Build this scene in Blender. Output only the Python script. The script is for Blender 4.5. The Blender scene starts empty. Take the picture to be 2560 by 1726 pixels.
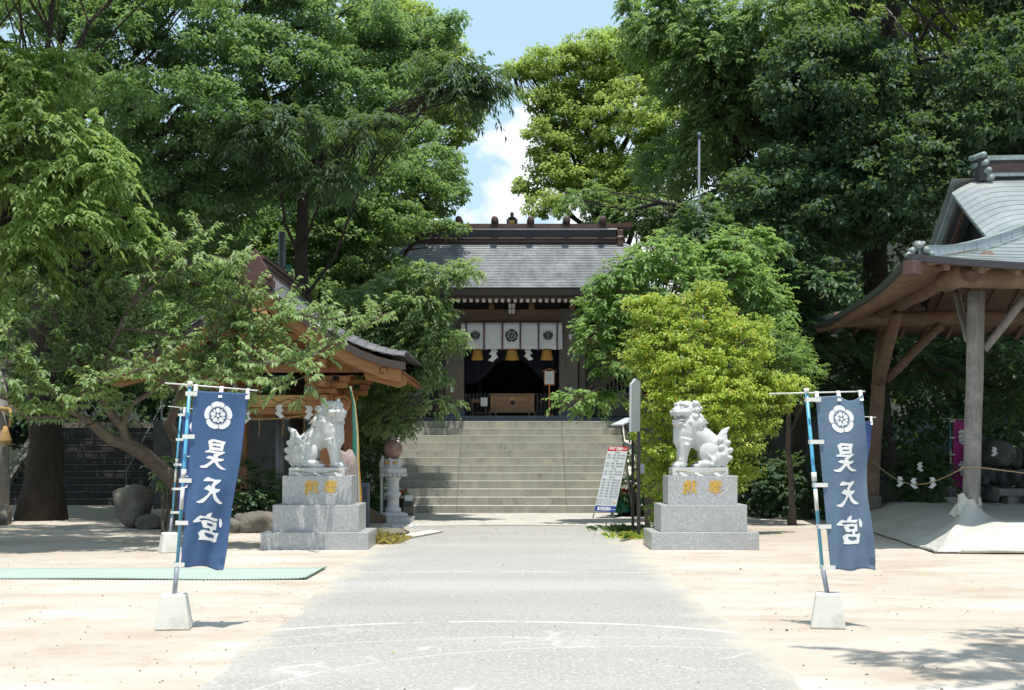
import bpy, bmesh, math, random
import numpy as np
from mathutils import Vector, Matrix
random.seed(11)
rng = np.random.default_rng(11)
sc = bpy.context.scene
COL = sc.collection
R = math.radians
# ------------------------------------------------------------------ camera, world, sun, exposure
F, CX, HY, EH = 3200.0, 1280.0, 1126.0, 1.55        # focal length and horizon of the lens in photo pixels, eye height in metres
cam = bpy.data.objects.new('camera', bpy.data.cameras.new('camera'))
COL.objects.link(cam); sc.camera = cam
cam.location = (0, 0, EH); cam.rotation_euler = (R(90), 0, 0)
cam.data.sensor_width = 36; cam.data.lens = 45.0
cam.data.shift_y = (HY - 863) / 2560
cam.data.clip_start = 0.05; cam.data.clip_end = 3000
SUN = Vector((0.05, -0.23, 0.97)).normalized()
world = bpy.data.worlds.new('World'); sc.world = world; world.use_nodes = True
wt = world.node_tree; wn = wt.nodes; wn.clear()
def WN(t, **k):
    n = wn.new(t)
    for a, b in k.items(): setattr(n, a, b)
    return n
sky = WN('ShaderNodeTexSky', sky_type='NISHITA', sun_disc=False)
sky.sun_elevation = math.asin(SUN.z); sky.sun_rotation = math.atan2(SUN.x, SUN.y)
sky.air_density = 1.0; sky.dust_density = 1.6; sky.ozone_density = 1.0
bg = WN('ShaderNodeBackground'); bg.inputs[1].default_value = 0.145
wo = WN('ShaderNodeOutputWorld')
tc = WN('ShaderNodeTexCoord')
nz = WN('ShaderNodeTexNoise'); nz.inputs['Scale'].default_value = 11.; nz.inputs['Detail'].default_value = 9; nz.inputs['Roughness'].default_value = .56
mp = WN('ShaderNodeMapping'); mp.inputs['Scale'].default_value = (1, 1, 1.5); mp.inputs['Location'].default_value = (0.2, 0.35, 0.12)
wt.links.new(tc.outputs['Generated'], mp.inputs[0]); wt.links.new(mp.outputs[0], nz.inputs['Vector'])
# a cumulus bank stands low behind the shrine; looser clouds follow the noise over the rest of the sky
def cloud_ball(d, r0, r1):
    v = WN('ShaderNodeVectorMath', operation='DISTANCE'); v.inputs[1].default_value = Vector(d).normalized()
    wt.links.new(tc.outputs['Generated'], v.inputs[0])
    m = WN('ShaderNodeMapRange'); m.inputs[1].default_value = r1; m.inputs[2].default_value = r0
    wt.links.new(v.outputs['Value'], m.inputs[0]); return m.outputs[0]
def wmath(op, a, b, clamp=False):
    m = WN('ShaderNodeMath', operation=op); m.use_clamp = clamp
    for i, s in enumerate((a, b)):
        if isinstance(s, (int, float)): m.inputs[i].default_value = s
        else: wt.links.new(s, m.inputs[i])
    return m.outputs[0]
def pdir(px, py): return ((px - CX) / F, 1, (HY - py) / F)
balls = None
for px, py, r0, r1 in ((1280, 500, .01, .10), (1345, 420, .01, .09), (1200, 590, .01, .08), (1130, 640, .01, .09), (1420, 470, .01, .11), (1000, 660, .02, .10), (1520, 520, .03, .12)):
    b = cloud_ball(pdir(px, py), r0, r1)
    balls = b if balls is None else wmath('MAXIMUM', balls, b)
den = wmath('ADD', wmath('MULTIPLY', nz.outputs['Fac'], 1.9), wmath('MULTIPLY', balls, .55))
mr = WN('ShaderNodeMapRange'); mr.inputs[1].default_value = 1.20; mr.inputs[2].default_value = 1.42
wt.links.new(den, mr.inputs[0])
n2 = WN('ShaderNodeTexNoise'); n2.inputs['Scale'].default_value = 11.; n2.inputs['Detail'].default_value = 7; wt.links.new(tc.outputs['Generated'], n2.inputs['Vector'])
cs_ = WN('ShaderNodeMixRGB'); cs_.inputs[1].default_value = (5.9, 6.35, 6.8, 1); cs_.inputs[2].default_value = (7.9, 8.0, 8.1, 1); r2 = WN('ShaderNodeMapRange'); r2.inputs[1].default_value = .38; r2.inputs[2].default_value = .56
wt.links.new(n2.outputs['Fac'], r2.inputs[0]); wt.links.new(r2.outputs[0], cs_.inputs[0])
lp = WN('ShaderNodeMixRGB'); wt.links.new(cs_.outputs[0], lp.inputs[2])
pale = WN('ShaderNodeMixRGB'); pale.inputs[0].default_value = .6; pale.inputs[2].default_value = (4.3, 5.9, 7.1, 1)
wt.links.new(sky.outputs[0], pale.inputs[1])
wt.links.new(mr.outputs[0], lp.inputs[0]); wt.links.new(pale.outputs[0], lp.inputs[1])
wt.links.new(lp.outputs[0], bg.inputs[0]); wt.links.new(bg.outputs[0], wo.inputs[0])
sun = bpy.data.objects.new('sun', bpy.data.lights.new('sun', 'SUN')); COL.objects.link(sun)
sun.data.energy = 5.0; sun.data.angle = R(.53); sun.data.color = (1.0, .965, .90)
sun.rotation_euler = SUN.to_track_quat('Z', 'Y').to_euler()
sc.view_settings.view_transform = 'Standard'; sc.view_settings.look = 'None'
sc.view_settings.gamma = 1; sc.view_settings.exposure = 0.22
sc.render.engine = 'CYCLES'
sc.cycles.max_bounces = 7; sc.cycles.diffuse_bounces = 4; sc.cycles.glossy_bounces = 2; sc.cycles.transmission_bounces = 5
sc.cycles.transparent_max_bounces = 6; sc.cycles.caustics_reflective = False; sc.cycles.caustics_refractive = False
sc.cycles.use_denoising = True; sc.cycles.sample_clamp_indirect = 6

def P(px, py, Y): return Vector(((px - CX) * Y / F, Y, EH + (HY - py) * Y / F))
def GX(px, Y): return (px - CX) * Y / F
def ZZ(py, Y): return EH + (HY - py) * Y / F

# ------------------------------------------------------------------ materials
MATS = {}
class NT:
    def __init__(s, name):
        s.m = bpy.data.materials.new(name); s.m.use_nodes = True; s.t = s.m.node_tree; s.n = s.t.nodes
        s.b = s.n['Principled BSDF']; s.out = s.n['Material Output']
        s.co = s.n.new('ShaderNodeTexCoord').outputs['Object']; MATS[name] = s.m
    def N(s, t, **k):
        n = s.n.new(t)
        for a, b in k.items(): setattr(n, a, b)
        return n
    def L(s, a, b): s.t.links.new(a, b)
    def setin(s, inp, v):
        if isinstance(v, bpy.types.NodeSocket): s.L(v, inp)
        else: inp.default_value = v
    def noise(s, scale, detail=4, rough=.55, stretch=None, vec=None, dist=0):
        v = vec or s.co
        if stretch:
            mp = s.N('ShaderNodeMapping'); mp.inputs['Scale'].default_value = stretch; s.L(v, mp.inputs[0]); v = mp.outputs[0]
        n = s.N('ShaderNodeTexNoise'); n.inputs['Scale'].default_value = scale; n.inputs['Detail'].default_value = detail
        n.inputs['Roughness'].default_value = rough; n.inputs['Distortion'].default_value = dist; s.L(v, n.inputs['Vector']); return n.outputs['Fac']
    def ramp(s, f, a, b, lo=0., hi=1.):
        m = s.N('ShaderNodeMapRange'); m.inputs[1].default_value = a; m.inputs[2].default_value = b; m.inputs[3].default_value = lo; m.inputs[4].default_value = hi
        s.L(f, m.inputs[0]); return m.outputs[0]
    def mix(s, f, a, b, mode='MIX'):
        m = s.N('ShaderNodeMixRGB', blend_type=mode); s.setin(m.inputs[0], f)
        for i, c in ((1, a), (2, b)):
            if isinstance(c, bpy.types.NodeSocket): s.L(c, m.inputs[i])
            else: m.inputs[i].default_value = (*c, 1) if len(c) == 3 else c
        return m.outputs[0]
    def math(s, op, a, b=0., c=None):
        m = s.N('ShaderNodeMath', operation=op); s.setin(m.inputs[0], a); s.setin(m.inputs[1], b)
        if c is not None: s.setin(m.inputs[2], c)
        return m.outputs[0]
    def col(s, c): s.L(c, s.b.inputs['Base Color']) if isinstance(c, bpy.types.NodeSocket) else setattr(s.b.inputs['Base Color'], 'default_value', (*c, 1))
    def bump(s, h, strength=.3, dist=.01):
        b = s.N('ShaderNodeBump'); b.inputs['Strength'].default_value = strength; b.inputs['Distance'].default_value = dist
        s.L(h, b.inputs['Height']); s.L(b.outputs[0], s.b.inputs['Normal'])
def simple(name, c1, c2=None, scale=4., rough=.7, stretch=None, bump=.25, bscale=None, bdist=.008, detail=6, lo=.3, hi=.7, metal=0., dirt=None, dscale=1.3, spec=None):
    t = NT(name); c2 = c2 or tuple(x * .72 for x in c1)
    n = t.noise(scale, detail, .6, stretch); c = t.mix(t.ramp(n, lo, hi), c1, c2)
    if dirt:
        d = t.noise(dscale, 7, .65); c = t.mix(t.ramp(d, .52, .72, 0, .85), c, dirt)
    t.col(c); t.b.inputs['Roughness'].default_value = rough; t.b.inputs['Metallic'].default_value = metal
    if spec is not None: t.b.inputs['Specular IOR Level'].default_value = spec
    if bump: t.bump(t.noise(bscale or scale * 3, 5, .6, stretch), bump, bdist)
    return t.m
def leafmat(name, dark, light, trans=.35, rough=.42, yellow=None):
    t = NT(name); g = t.N('ShaderNodeNewGeometry'); r = g.outputs['Random Per Island']
    c = t.mix(t.ramp(r, 0, 1), dark, light)
    n = t.noise(.55, 3, .5); c = t.mix(t.ramp(n, .38, .64, 0, .55), c, tuple(x * .62 for x in dark))
    if yellow: c = t.mix(t.math('GREATER_THAN', r, .955), c, yellow)
    t.col(c); t.b.inputs['Roughness'].default_value = rough; t.b.inputs['Specular IOR Level'].default_value = .45
    tr = t.N('ShaderNodeBsdfTranslucent'); t.L(t.mix(.45, t.mix(1., c, (1.7, 1.55, 1.3), 'MULTIPLY'), (.40, .58, .12), 'MIX'), tr.inputs[0])
    mx = t.N('ShaderNodeMixShader'); mx.inputs[0].default_value = min(.58, trans + .10)
    t.L(t.b.outputs[0], mx.inputs[1]); t.L(tr.outputs[0], mx.inputs[2]); t.L(mx.outputs[0], t.out.inputs[0]); return t.m
def granite(name, base, dark, light, rough=.35, scale=120, amt=1.):
    t = NT(name); v = t.noise(scale, 2, .7); w = t.noise(scale * .45, 3, .6)
    c = t.mix(t.ramp(v, .40, .47, 1, 0), base, dark); c = t.mix(t.ramp(w, .54, .62, 0, .8), c, light)
    s = t.noise(1.1, 6, .65); c = t.mix(t.ramp(s, .5, .8, 0, .35 * amt), c, tuple(x * .6 for x in base))
    t.col(c); t.b.inputs['Roughness'].default_value = rough; t.bump(v, .06, .002); return t.m

# sand: pale trodden court, redder coarse patches, specks of grit
t = NT('sand'); big = t.noise(.33, 6, .6, (1, 1.3, 1)); mid = t.noise(1.1, 8, .68, (.8, 1.5, 1)); fine = t.noise(60, 3, .7); gr = t.noise(30, 2, .6)
c = t.mix(t.ramp(big, .36, .62), (.41, .358, .288), (.465, .425, .365)); c = t.mix(t.ramp(mid, .50, .66, 0, .6), c, (.35, .265, .185))
c = t.mix(t.ramp(t.noise(.45, 7, .66, (.8, 1.5, 1)), .50, .66, 0, .8), c, (.54, .51, .45))
c = t.mix(t.math('MULTIPLY', t.ramp(t.noise(9, 6, .75), .50, .62, 0, .8), t.ramp(t.noise(.7, 4, .6), .54, .64)), c, (.30, .20, .125))
c = t.mix(t.ramp(fine, .60, .72, 0, .5), c, (.30, .22, .14)); c = t.mix(t.ramp(fine, .40, .30, 0, .35), c, (.72, .67, .6))
c = t.mix(t.ramp(gr, .72, .76, 0, .7), c, (.20, .13, .08))
t.col(c); t.b.inputs['Roughness'].default_value = .95; t.b.inputs['Specular IOR Level'].default_value = .15
t.bump(t.math('ADD', t.math('ADD', t.math('MULTIPLY', mid, .5), t.math('MULTIPLY', t.noise(7, 5, .7), .5)), t.math('MULTIPLY', fine, .3)), .7, .02)
# worn asphalt of the approach: speckled grey, dust drifts, pale sweep arcs, crazed filler lines
t = NT('path_asphalt'); big = t.noise(.5, 6, .6, (.7, 1.5, 1)); fine = t.noise(62, 3, .75); med = t.noise(26, 3, .65)
sep = t.N('ShaderNodeSeparateXYZ'); t.L(t.co, sep.inputs[0]); X, Yc = sep.outputs[0], sep.outputs[1]
c = t.mix(t.ramp(fine, .36, .62), (.225, .218, .20), (.365, .355, .33)); c = t.mix(t.ramp(med, .55, .66, 0, .8), c, (.52, .49, .44))
c = t.mix(t.ramp(big, .42, .72, 0, .35), c, (.44, .43, .40))
warp = t.math('MULTIPLY', t.math('SUBTRACT', t.noise(1.3, 4, .6), .5), .32)
def arc(cx_, cy_, rad, wid, f):
    dx = t.math('SUBTRACT', X, cx_); dy = t.math('SUBTRACT', Yc, cy_)
    d = t.math('SQRT', t.math('ADD', t.math('MULTIPLY', dx, dx), t.math('MULTIPLY', dy, dy)))
    e = t.math('ABSOLUTE', t.math('SUBTRACT', t.math('ADD', d, t.math('MULTIPLY', warp, .3)), rad))
    return t.math('MULTIPLY', t.ramp(e, wid, wid * .3), f)
for a in ((-.15, 8.15, 3.41, .045, .7), (-.2, 4.2, 12.1, .06, .35), (.4, 6.0, 4.6, .03, .25), (.9, 7.4, 2.7, .025, .3)):
    c = t.mix(t.math('MULTIPLY', arc(*a), t.ramp(t.noise(2.2, 4, .6), .36, .5)), c, (.66, .65, .62))
# a broad darker sweep just beyond the first arc
dyy = t.math('ABSOLUTE', t.math('SUBTRACT', t.math('ADD', Yc, warp), 13.0)); c = t.mix(t.ramp(dyy, 1.0, .4, 0, .28), c, (.27, .26, .24))
dyy = t.math('ABSOLUTE', t.math('SUBTRACT', t.math('ADD', Yc, warp), 14.7)); c = t.mix(t.ramp(dyy, .8, .2, 0, .3), c, (.46, .455, .43))
vor = t.N('ShaderNodeTexVoronoi', feature='DISTANCE_TO_EDGE'); vor.inputs['Scale'].default_value = .8
vv = t.N('ShaderNodeVectorMath', operation='ADD'); nn = t.N('ShaderNodeTexNoise'); nn.inputs['Scale'].default_value = 1.7; nn.inputs['Detail'].default_value = 5
t.L(t.co, nn.inputs['Vector']); t.L(t.co, vv.inputs[0]); t.L(nn.outputs['Color'], vv.inputs[1]); t.L(vv.outputs[0], vor.inputs['Vector'])
crz = t.math('MULTIPLY', t.ramp(vor.outputs['Distance'], .035, .01), t.ramp(t.noise(.9, 3, .6), .5, .56)); near = t.ramp(Yc, 11.6, 10.6)
c = t.mix(t.math('MULTIPLY', t.math('MULTIPLY', crz, near), .35), c, (.58, .57, .54))
edge = t.math('ADD', t.math('ABSOLUTE', t.math('SUBTRACT', X, -.12)), t.math('MULTIPLY', t.math('SUBTRACT', t.noise(1.1, 7, .65), .5), 1.5))
c = t.mix(t.ramp(edge, 1.72, 2.15, 0, .9), c, (.455, .41, .33))
t.col(c); t.b.inputs['Roughness'].default_value = .9; t.b.inputs['Specular IOR Level'].default_value = .2; t.bump(fine, .35, .006)
simple('pad_concrete', (.50, .475, .42), (.40, .375, .33), 1.6, .85, None, .3, 60, .004, dirt=(.27, .25, .21))
# stair stone: pale limewashed risers with dark vertical runs
t = NT('stair_stone'); _o = t.N('ShaderNodeObjectInfo'); _c = t.N('ShaderNodeCombineXYZ'); t.L(t.math('MULTIPLY', _o.outputs['Random'], 91.), _c.inputs[0]); t.L(t.math('MULTIPLY', _o.outputs['Random'], 37.), _c.inputs[1]); _a = t.N('ShaderNodeVectorMath', operation='ADD'); t.L(t.co, _a.inputs[0]); t.L(_c.outputs[0], _a.inputs[1]); t.co = _a.outputs[0]
st = t.noise(1.7, 6, .65, (1.6, 1, .35)); st2 = t.noise(5, 5, .6, (2.2, 1, .2)); f = t.noise(70, 3, .6)
oi = t.N('ShaderNodeObjectInfo')
c = t.mix(t.ramp(st, .35, .68), (.315, .31, .255), (.20, .20, .167)); c = t.mix(t.ramp(st2, .58, .74, 0, .55), c, (.17, .165, .15))
c = t.mix(t.ramp(t.noise(1.1, 4, .6), .55, .7, 0, .5), c, (.40, .35, .22)); c = t.mix(t.ramp(f, .4, .7, 0, .3), c, (.55, .53, .47))
c = t.mix(t.math('MULTIPLY', oi.outputs['Random'], .22), c, (.25, .245, .20))
ck = t.N('ShaderNodeTexVoronoi', feature='DISTANCE_TO_EDGE'); ck.inputs['Scale'].default_value = 1.1; vv = t.N('ShaderNodeVectorMath', operation='ADD'); nn = t.N('ShaderNodeTexNoise'); nn.inputs['Scale'].default_value = 2.6; nn.inputs['Detail'].default_value = 6
t.L(t.co, nn.inputs['Vector']); t.L(t.co, vv.inputs[0]); t.L(nn.outputs['Color'], vv.inputs[1]); t.L(vv.outputs[0], ck.inputs['Vector'])
c = t.mix(t.math('MULTIPLY', t.ramp(ck.outputs['Distance'], .012, .003, 0, .7), t.ramp(t.noise(.8, 2), .5, .55)), c, (.09, .085, .07))
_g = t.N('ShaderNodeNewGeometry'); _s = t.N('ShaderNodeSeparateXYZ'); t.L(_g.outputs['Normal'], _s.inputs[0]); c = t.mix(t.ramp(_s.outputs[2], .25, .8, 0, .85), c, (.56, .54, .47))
t.col(c); t.b.inputs['Roughness'].default_value = .85; t.bump(f, .2, .004)
granite('granite', (.40, .40, .395), (.20, .205, .21), (.54, .54, .53), .38, 105, 1.6)
simple('statue_stone', (.56, .565, .55), (.47, .475, .46), 7, .6, None, .45, 26, .008, dirt=(.42, .425, .41), dscale=3.2)
simple('lantern_stone', (.60, .61, .61), (.52, .53, .53), 6, .55, None, .15, 80, .002, dirt=(.42, .42, .41), dscale=2.2)
granite('red_granite', (.30, .17, .14), (.16, .08, .07), (.42, .28, .24), .16, 130)
simple('gold_paint', (.64, .39, .07), (.48, .28, .04), 30, .38, None, .2, 90, .002)
simple('rough_stone', (.20, .18, .145), (.11, .10, .082), 3.5, .92, None, .9, 9, .06, dirt=(.07, .075, .045), dscale=1.7)
simple('pink_stone', (.31, .25, .225), (.19, .155, .14), 14, .9, None, .6, 30, .02)
simple('dark_stone', (.085, .088, .085), (.05, .052, .05), 5, .85, None, .5, 14, .02, dirt=(.16, .16, .14))
simple('grey_wood', (.235, .22, .205), (.14, .128, .118), 3, .85, (9, 9, .55), .6, 10, .01, dirt=(.33, .31, .29), dscale=2.5)
simple('roof_slate', (.15, .145, .155), (.10, .095, .105), 1.5, .5, (1, 3, 1), .2, 20, .003, dirt=(.2, .195, .2), dscale=2)
simple('brown_wood', (.185, .118, .078), (.11, .07, .046), 2.2, .8, (1.2, 7, 7), .5, 8, .01, dirt=(.24, .165, .11), dscale=2.2)
simple('pillar_wood', (.115, .105, .088), (.07, .064, .055), 3, .7, (7, 7, .5), .4, 10, .005, dirt=(.15, .105, .065), dscale=.9)
simple('shrine_brown', (.17, .10, .055), (.105, .06, .034), 2.2, .65, (.6, 5, 5), .3, 8, .005)
simple('orange_wood', (.36, .16, .062), (.24, .10, .038), 2.2, .55, (5, 5, .6), .3, 9, .004)
simple('orange_wood_across', (.40, .185, .07), (.27, .12, .042), 2.2, .55, (.6, 5, 5), .3, 9, .004)
simple('honey_wood', (.56, .33, .13), (.44, .235, .08), 2.4, .6, (.6, 6, 6), .3, 9, .004)
simple('carved_line', (.17, .06, .022), None, 4, .8)
simple('box_wood', (.32, .175, .085), (.20, .105, .05), 2.5, .6, (1, 6, 6), .3, 9, .004)
simple('sign_wood', (.47, .19, .05), (.36, .13, .03), 3, .5, (6, 6, .7), .2, 9, .003)
simple('paper', (.74, .74, .72), (.66, .66, .64), 5, .8, None, .1)
simple('white_cloth', (.62, .63, .64), (.54, .55, .57), 2, .9, None, .2, 30, .004)
simple('tab_cloth', (.74, .73, .68), (.66, .64, .58), 9, .8, None, .15)
simple('navy_cloth', (.007, .009, .026), (.005, .006, .018), 2, .85)
simple('banner_blue', (.062, .118, .235), (.052, .10, .205), 1.4, .75, (1, 1, .45), .7, 5, .03, dirt=(.078, .14, .265), dscale=2.1, spec=.25)
simple('banner_faded', (.125, .185, .26), (.105, .16, .23), 1.4, .75, (1, 1, .45), .7, 5, .03, dirt=(.15, .21, .285), dscale=2.1, spec=.25)
simple('banner_indigo', (.040, .070, .20), (.033, .060, .17), 1.4, .8, (1, 1, .45), .7, 5, .03, spec=.25)
simple('banner_magenta', (.46, .045, .26), (.40, .035, .22), 1.4, .8, None, .2, 14, .004)
simple('print_white', (.80, .80, .79), (.76, .76, .75), 6, .8, None, 0)
simple('print_black', (.025, .027, .035), None, 6, .8, None, 0)
simple('pole_blue', (.10, .38, .56), (.08, .33, .50), 8, .35, None, .05)
simple('pole_grey', (.27, .30, .35), (.23, .26, .31), 8, .45, None, .05)
simple('white_plastic', (.70, .70, .66), (.62, .62, .57), 9, .5, None, .05)
simple('ink', (.20, .215, .24), None, 6, .8, None, 0)
simple('base_concrete', (.66, .645, .58), (.58, .56, .50), 5, .8, None, .3, 40, .004, dirt=(.45, .42, .35), dscale=4)
simple('straw', (.42, .27, .10), (.30, .18, .06), 30, .9, (1, 1, .2), .5, 60, .01)
simple('gold_straw', (.56, .30, .065), (.34, .16, .028), 30, .8, (6, 6, .4), .7, 40, .012)
simple('rope', (.40, .31, .17), (.28, .21, .11), 40, .9, None, .6, 60, .006)
simple('purple_cord', (.16, .065, .085), (.09, .035, .05), 60, .7, None, .3)
simple('roof_grey', (.33, .335, .345), (.19, .197, .21), 1.3, .42, (3.0, .8, .8), .2, 20, .003, dirt=(.44, .445, .44), dscale=1.5)
simple('ridge_brown', (.12, .062, .05), (.075, .040, .034), 3, .4, (1, 4, 4), .15)
simple('ridge_dark', (.045, .042, .045), (.03, .028, .032), 3, .45, None, .1)
simple('roof_edge', (.075, .05, .04), (.045, .033, .028), 6, .6, (1, 1, 8), .3)
simple('copper_roof', (.40, .44, .44), (.28, .315, .32), .9, .30, (2.2, .9, 1), .15, 16, .003, dirt=(.52, .54, .50), dscale=1.1, metal=.3)
simple('copper_trim', (.245, .31, .295), (.16, .20, .195), 4, .5, None, .2, 20, .004, dirt=(.40, .46, .44), dscale=6)
simple('bark', (.050, .038, .028), (.022, .017, .013), 5, .95, (4, 4, .8), 1., 9, .05)
simple('cherry_bark', (.135, .10, .075), (.07, .052, .04), 5, .85, (2, 2, 3), .8, 10, .02, dirt=(.15, .16, .10), dscale=3)
simple('twig_bark', (.16, .125, .10), (.10, .08, .06), 7, .9)
simple('grey_twig', (.27, .23, .215), (.19, .16, .15), 7, .9)
simple('metal_grey', (.22, .24, .255), (.17, .185, .20), 5, .5, None, .1, metal=.3)
simple('dark_post', (.022, .018, .017), (.035, .028, .026), 5, .55, None, .2)
simple('acrylic', (.45, .47, .47), (.34, .36, .37), 30, .25, (1, 1, 2.5), .1)
simple('tarp', (.52, .515, .46), (.42, .415, .365), 1.6, .55, (1, .4, 1), .8, 2.4, .05, dirt=(.36, .36, .31), dscale=.8)
simple('mat_green', (.345, .42, .37), (.31, .385, .34), 1.2, .9, None, .3, 50, .006, dirt=(.36, .39, .33), dscale=1.8)
simple('mat_hem', (.16, .22, .17), None, 40, .9)
simple('red_paint', (.62, .035, .04), None, 5, .4); simple('blue_paint', (.02, .06, .33), None, 5, .4)
simple('board_white', (.60, .64, .66), (.55, .59, .61), 2, .3, None, 0)
simple('flower_red', (.60, .03, .03), (.42, .015, .02), 9, .6); simple('flower_pink', (.62, .10, .20), (.5, .07, .15), 9, .6)
simple('teal_plastic', (.02, .24, .17), (.02, .19, .13), 9, .35)
simple('pot_brown', (.06, .04, .032), None, 9, .7); simple('soil', (.06, .045, .03), (.035, .028, .02), 3, .95, None, .8)
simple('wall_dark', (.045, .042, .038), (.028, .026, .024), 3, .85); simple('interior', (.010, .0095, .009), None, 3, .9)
simple('slate_panel', (.075, .10, .14), (.06, .08, .11), 3, .5)
simple('ribbon_green', (.03, .20, .14), None, 9, .6); simple('ribbon_yellow', (.52, .34, .03), None, 9, .6)
simple('ribbon_red', (.42, .02, .03), None, 9, .6); simple('ribbon_white', (.5, .46, .42), None, 9, .6); simple('ribbon_purple', (.17, .11, .19), None, 9, .6)
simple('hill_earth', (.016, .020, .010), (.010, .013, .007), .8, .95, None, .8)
leafmat('leaf_ginkgo', (.062, .148, .064), (.22, .36, .165), .38, .6)
leafmat('leaf_zelkova', (.12, .215, .06), (.30, .42, .155), .44, .5)
leafmat('leaf_dark', (.030, .074, .036), (.070, .138, .062), .22, .6)
leafmat('leaf_oak', (.065, .138, .05), (.20, .32, .12), .36, .6)
leafmat('leaf_camphor', (.24, .33, .075), (.40, .49, .16), .45, .6)
leafmat('leaf_cherry', (.11, .205, .07), (.36, .48, .24), .38, .42)
leafmat('leaf_bright', (.10, .225, .065), (.30, .46, .16), .42, .5)
leafmat('leaf_holly', (.22, .33, .04), (.58, .67, .15), .42, .42, (.50, .33, .02))
leafmat('leaf_shrub', (.042, .105, .05), (.095, .18, .08), .28, .5)
leafmat('grass_dry', (.35, .27, .09), (.55, .45, .16), .3, .6)
leafmat('leaf_litter', (.14, .09, .04), (.30, .22, .10), .1, .8)
M = MATS
# ------------------------------------------------------------------ object helpers
ORG = {}
def tag(o, label=None, cat=None, group=None, kind=None):
    if label: o['label'] = label
    if cat: o['category'] = cat
    if group: o['group'] = group
    if kind: o['kind'] = kind
    return o
def thing(name, label, cat, loc=(0, 0, 0), group=None):
    o = bpy.data.objects.new(name, None); COL.objects.link(o); o.location = loc; o.empty_display_size = .2
    ORG[o.name] = Vector(loc); return tag(o, label, cat, group)
def org(o): return ORG.get(o.name, Vector((0, 0, 0))) if o else Vector((0, 0, 0))
def link(name, me, mat, parent=None, smooth=None, bevel=0, kind=None):
    o = bpy.data.objects.new(name, me); COL.objects.link(o)
    if mat is not None and not me.materials: me.materials.append(M[mat] if isinstance(mat, str) else mat)
    if parent: o.parent = parent; ORG[o.name] = org(parent)
    else: ORG[o.name] = Vector((0, 0, 0))
    if bevel:
        b = o.modifiers.new('bevel', 'BEVEL'); b.width = bevel; b.segments = 2; b.limit_method = 'ANGLE'; b.angle_limit = R(40)
    if kind: o['kind'] = kind
    return o
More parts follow.
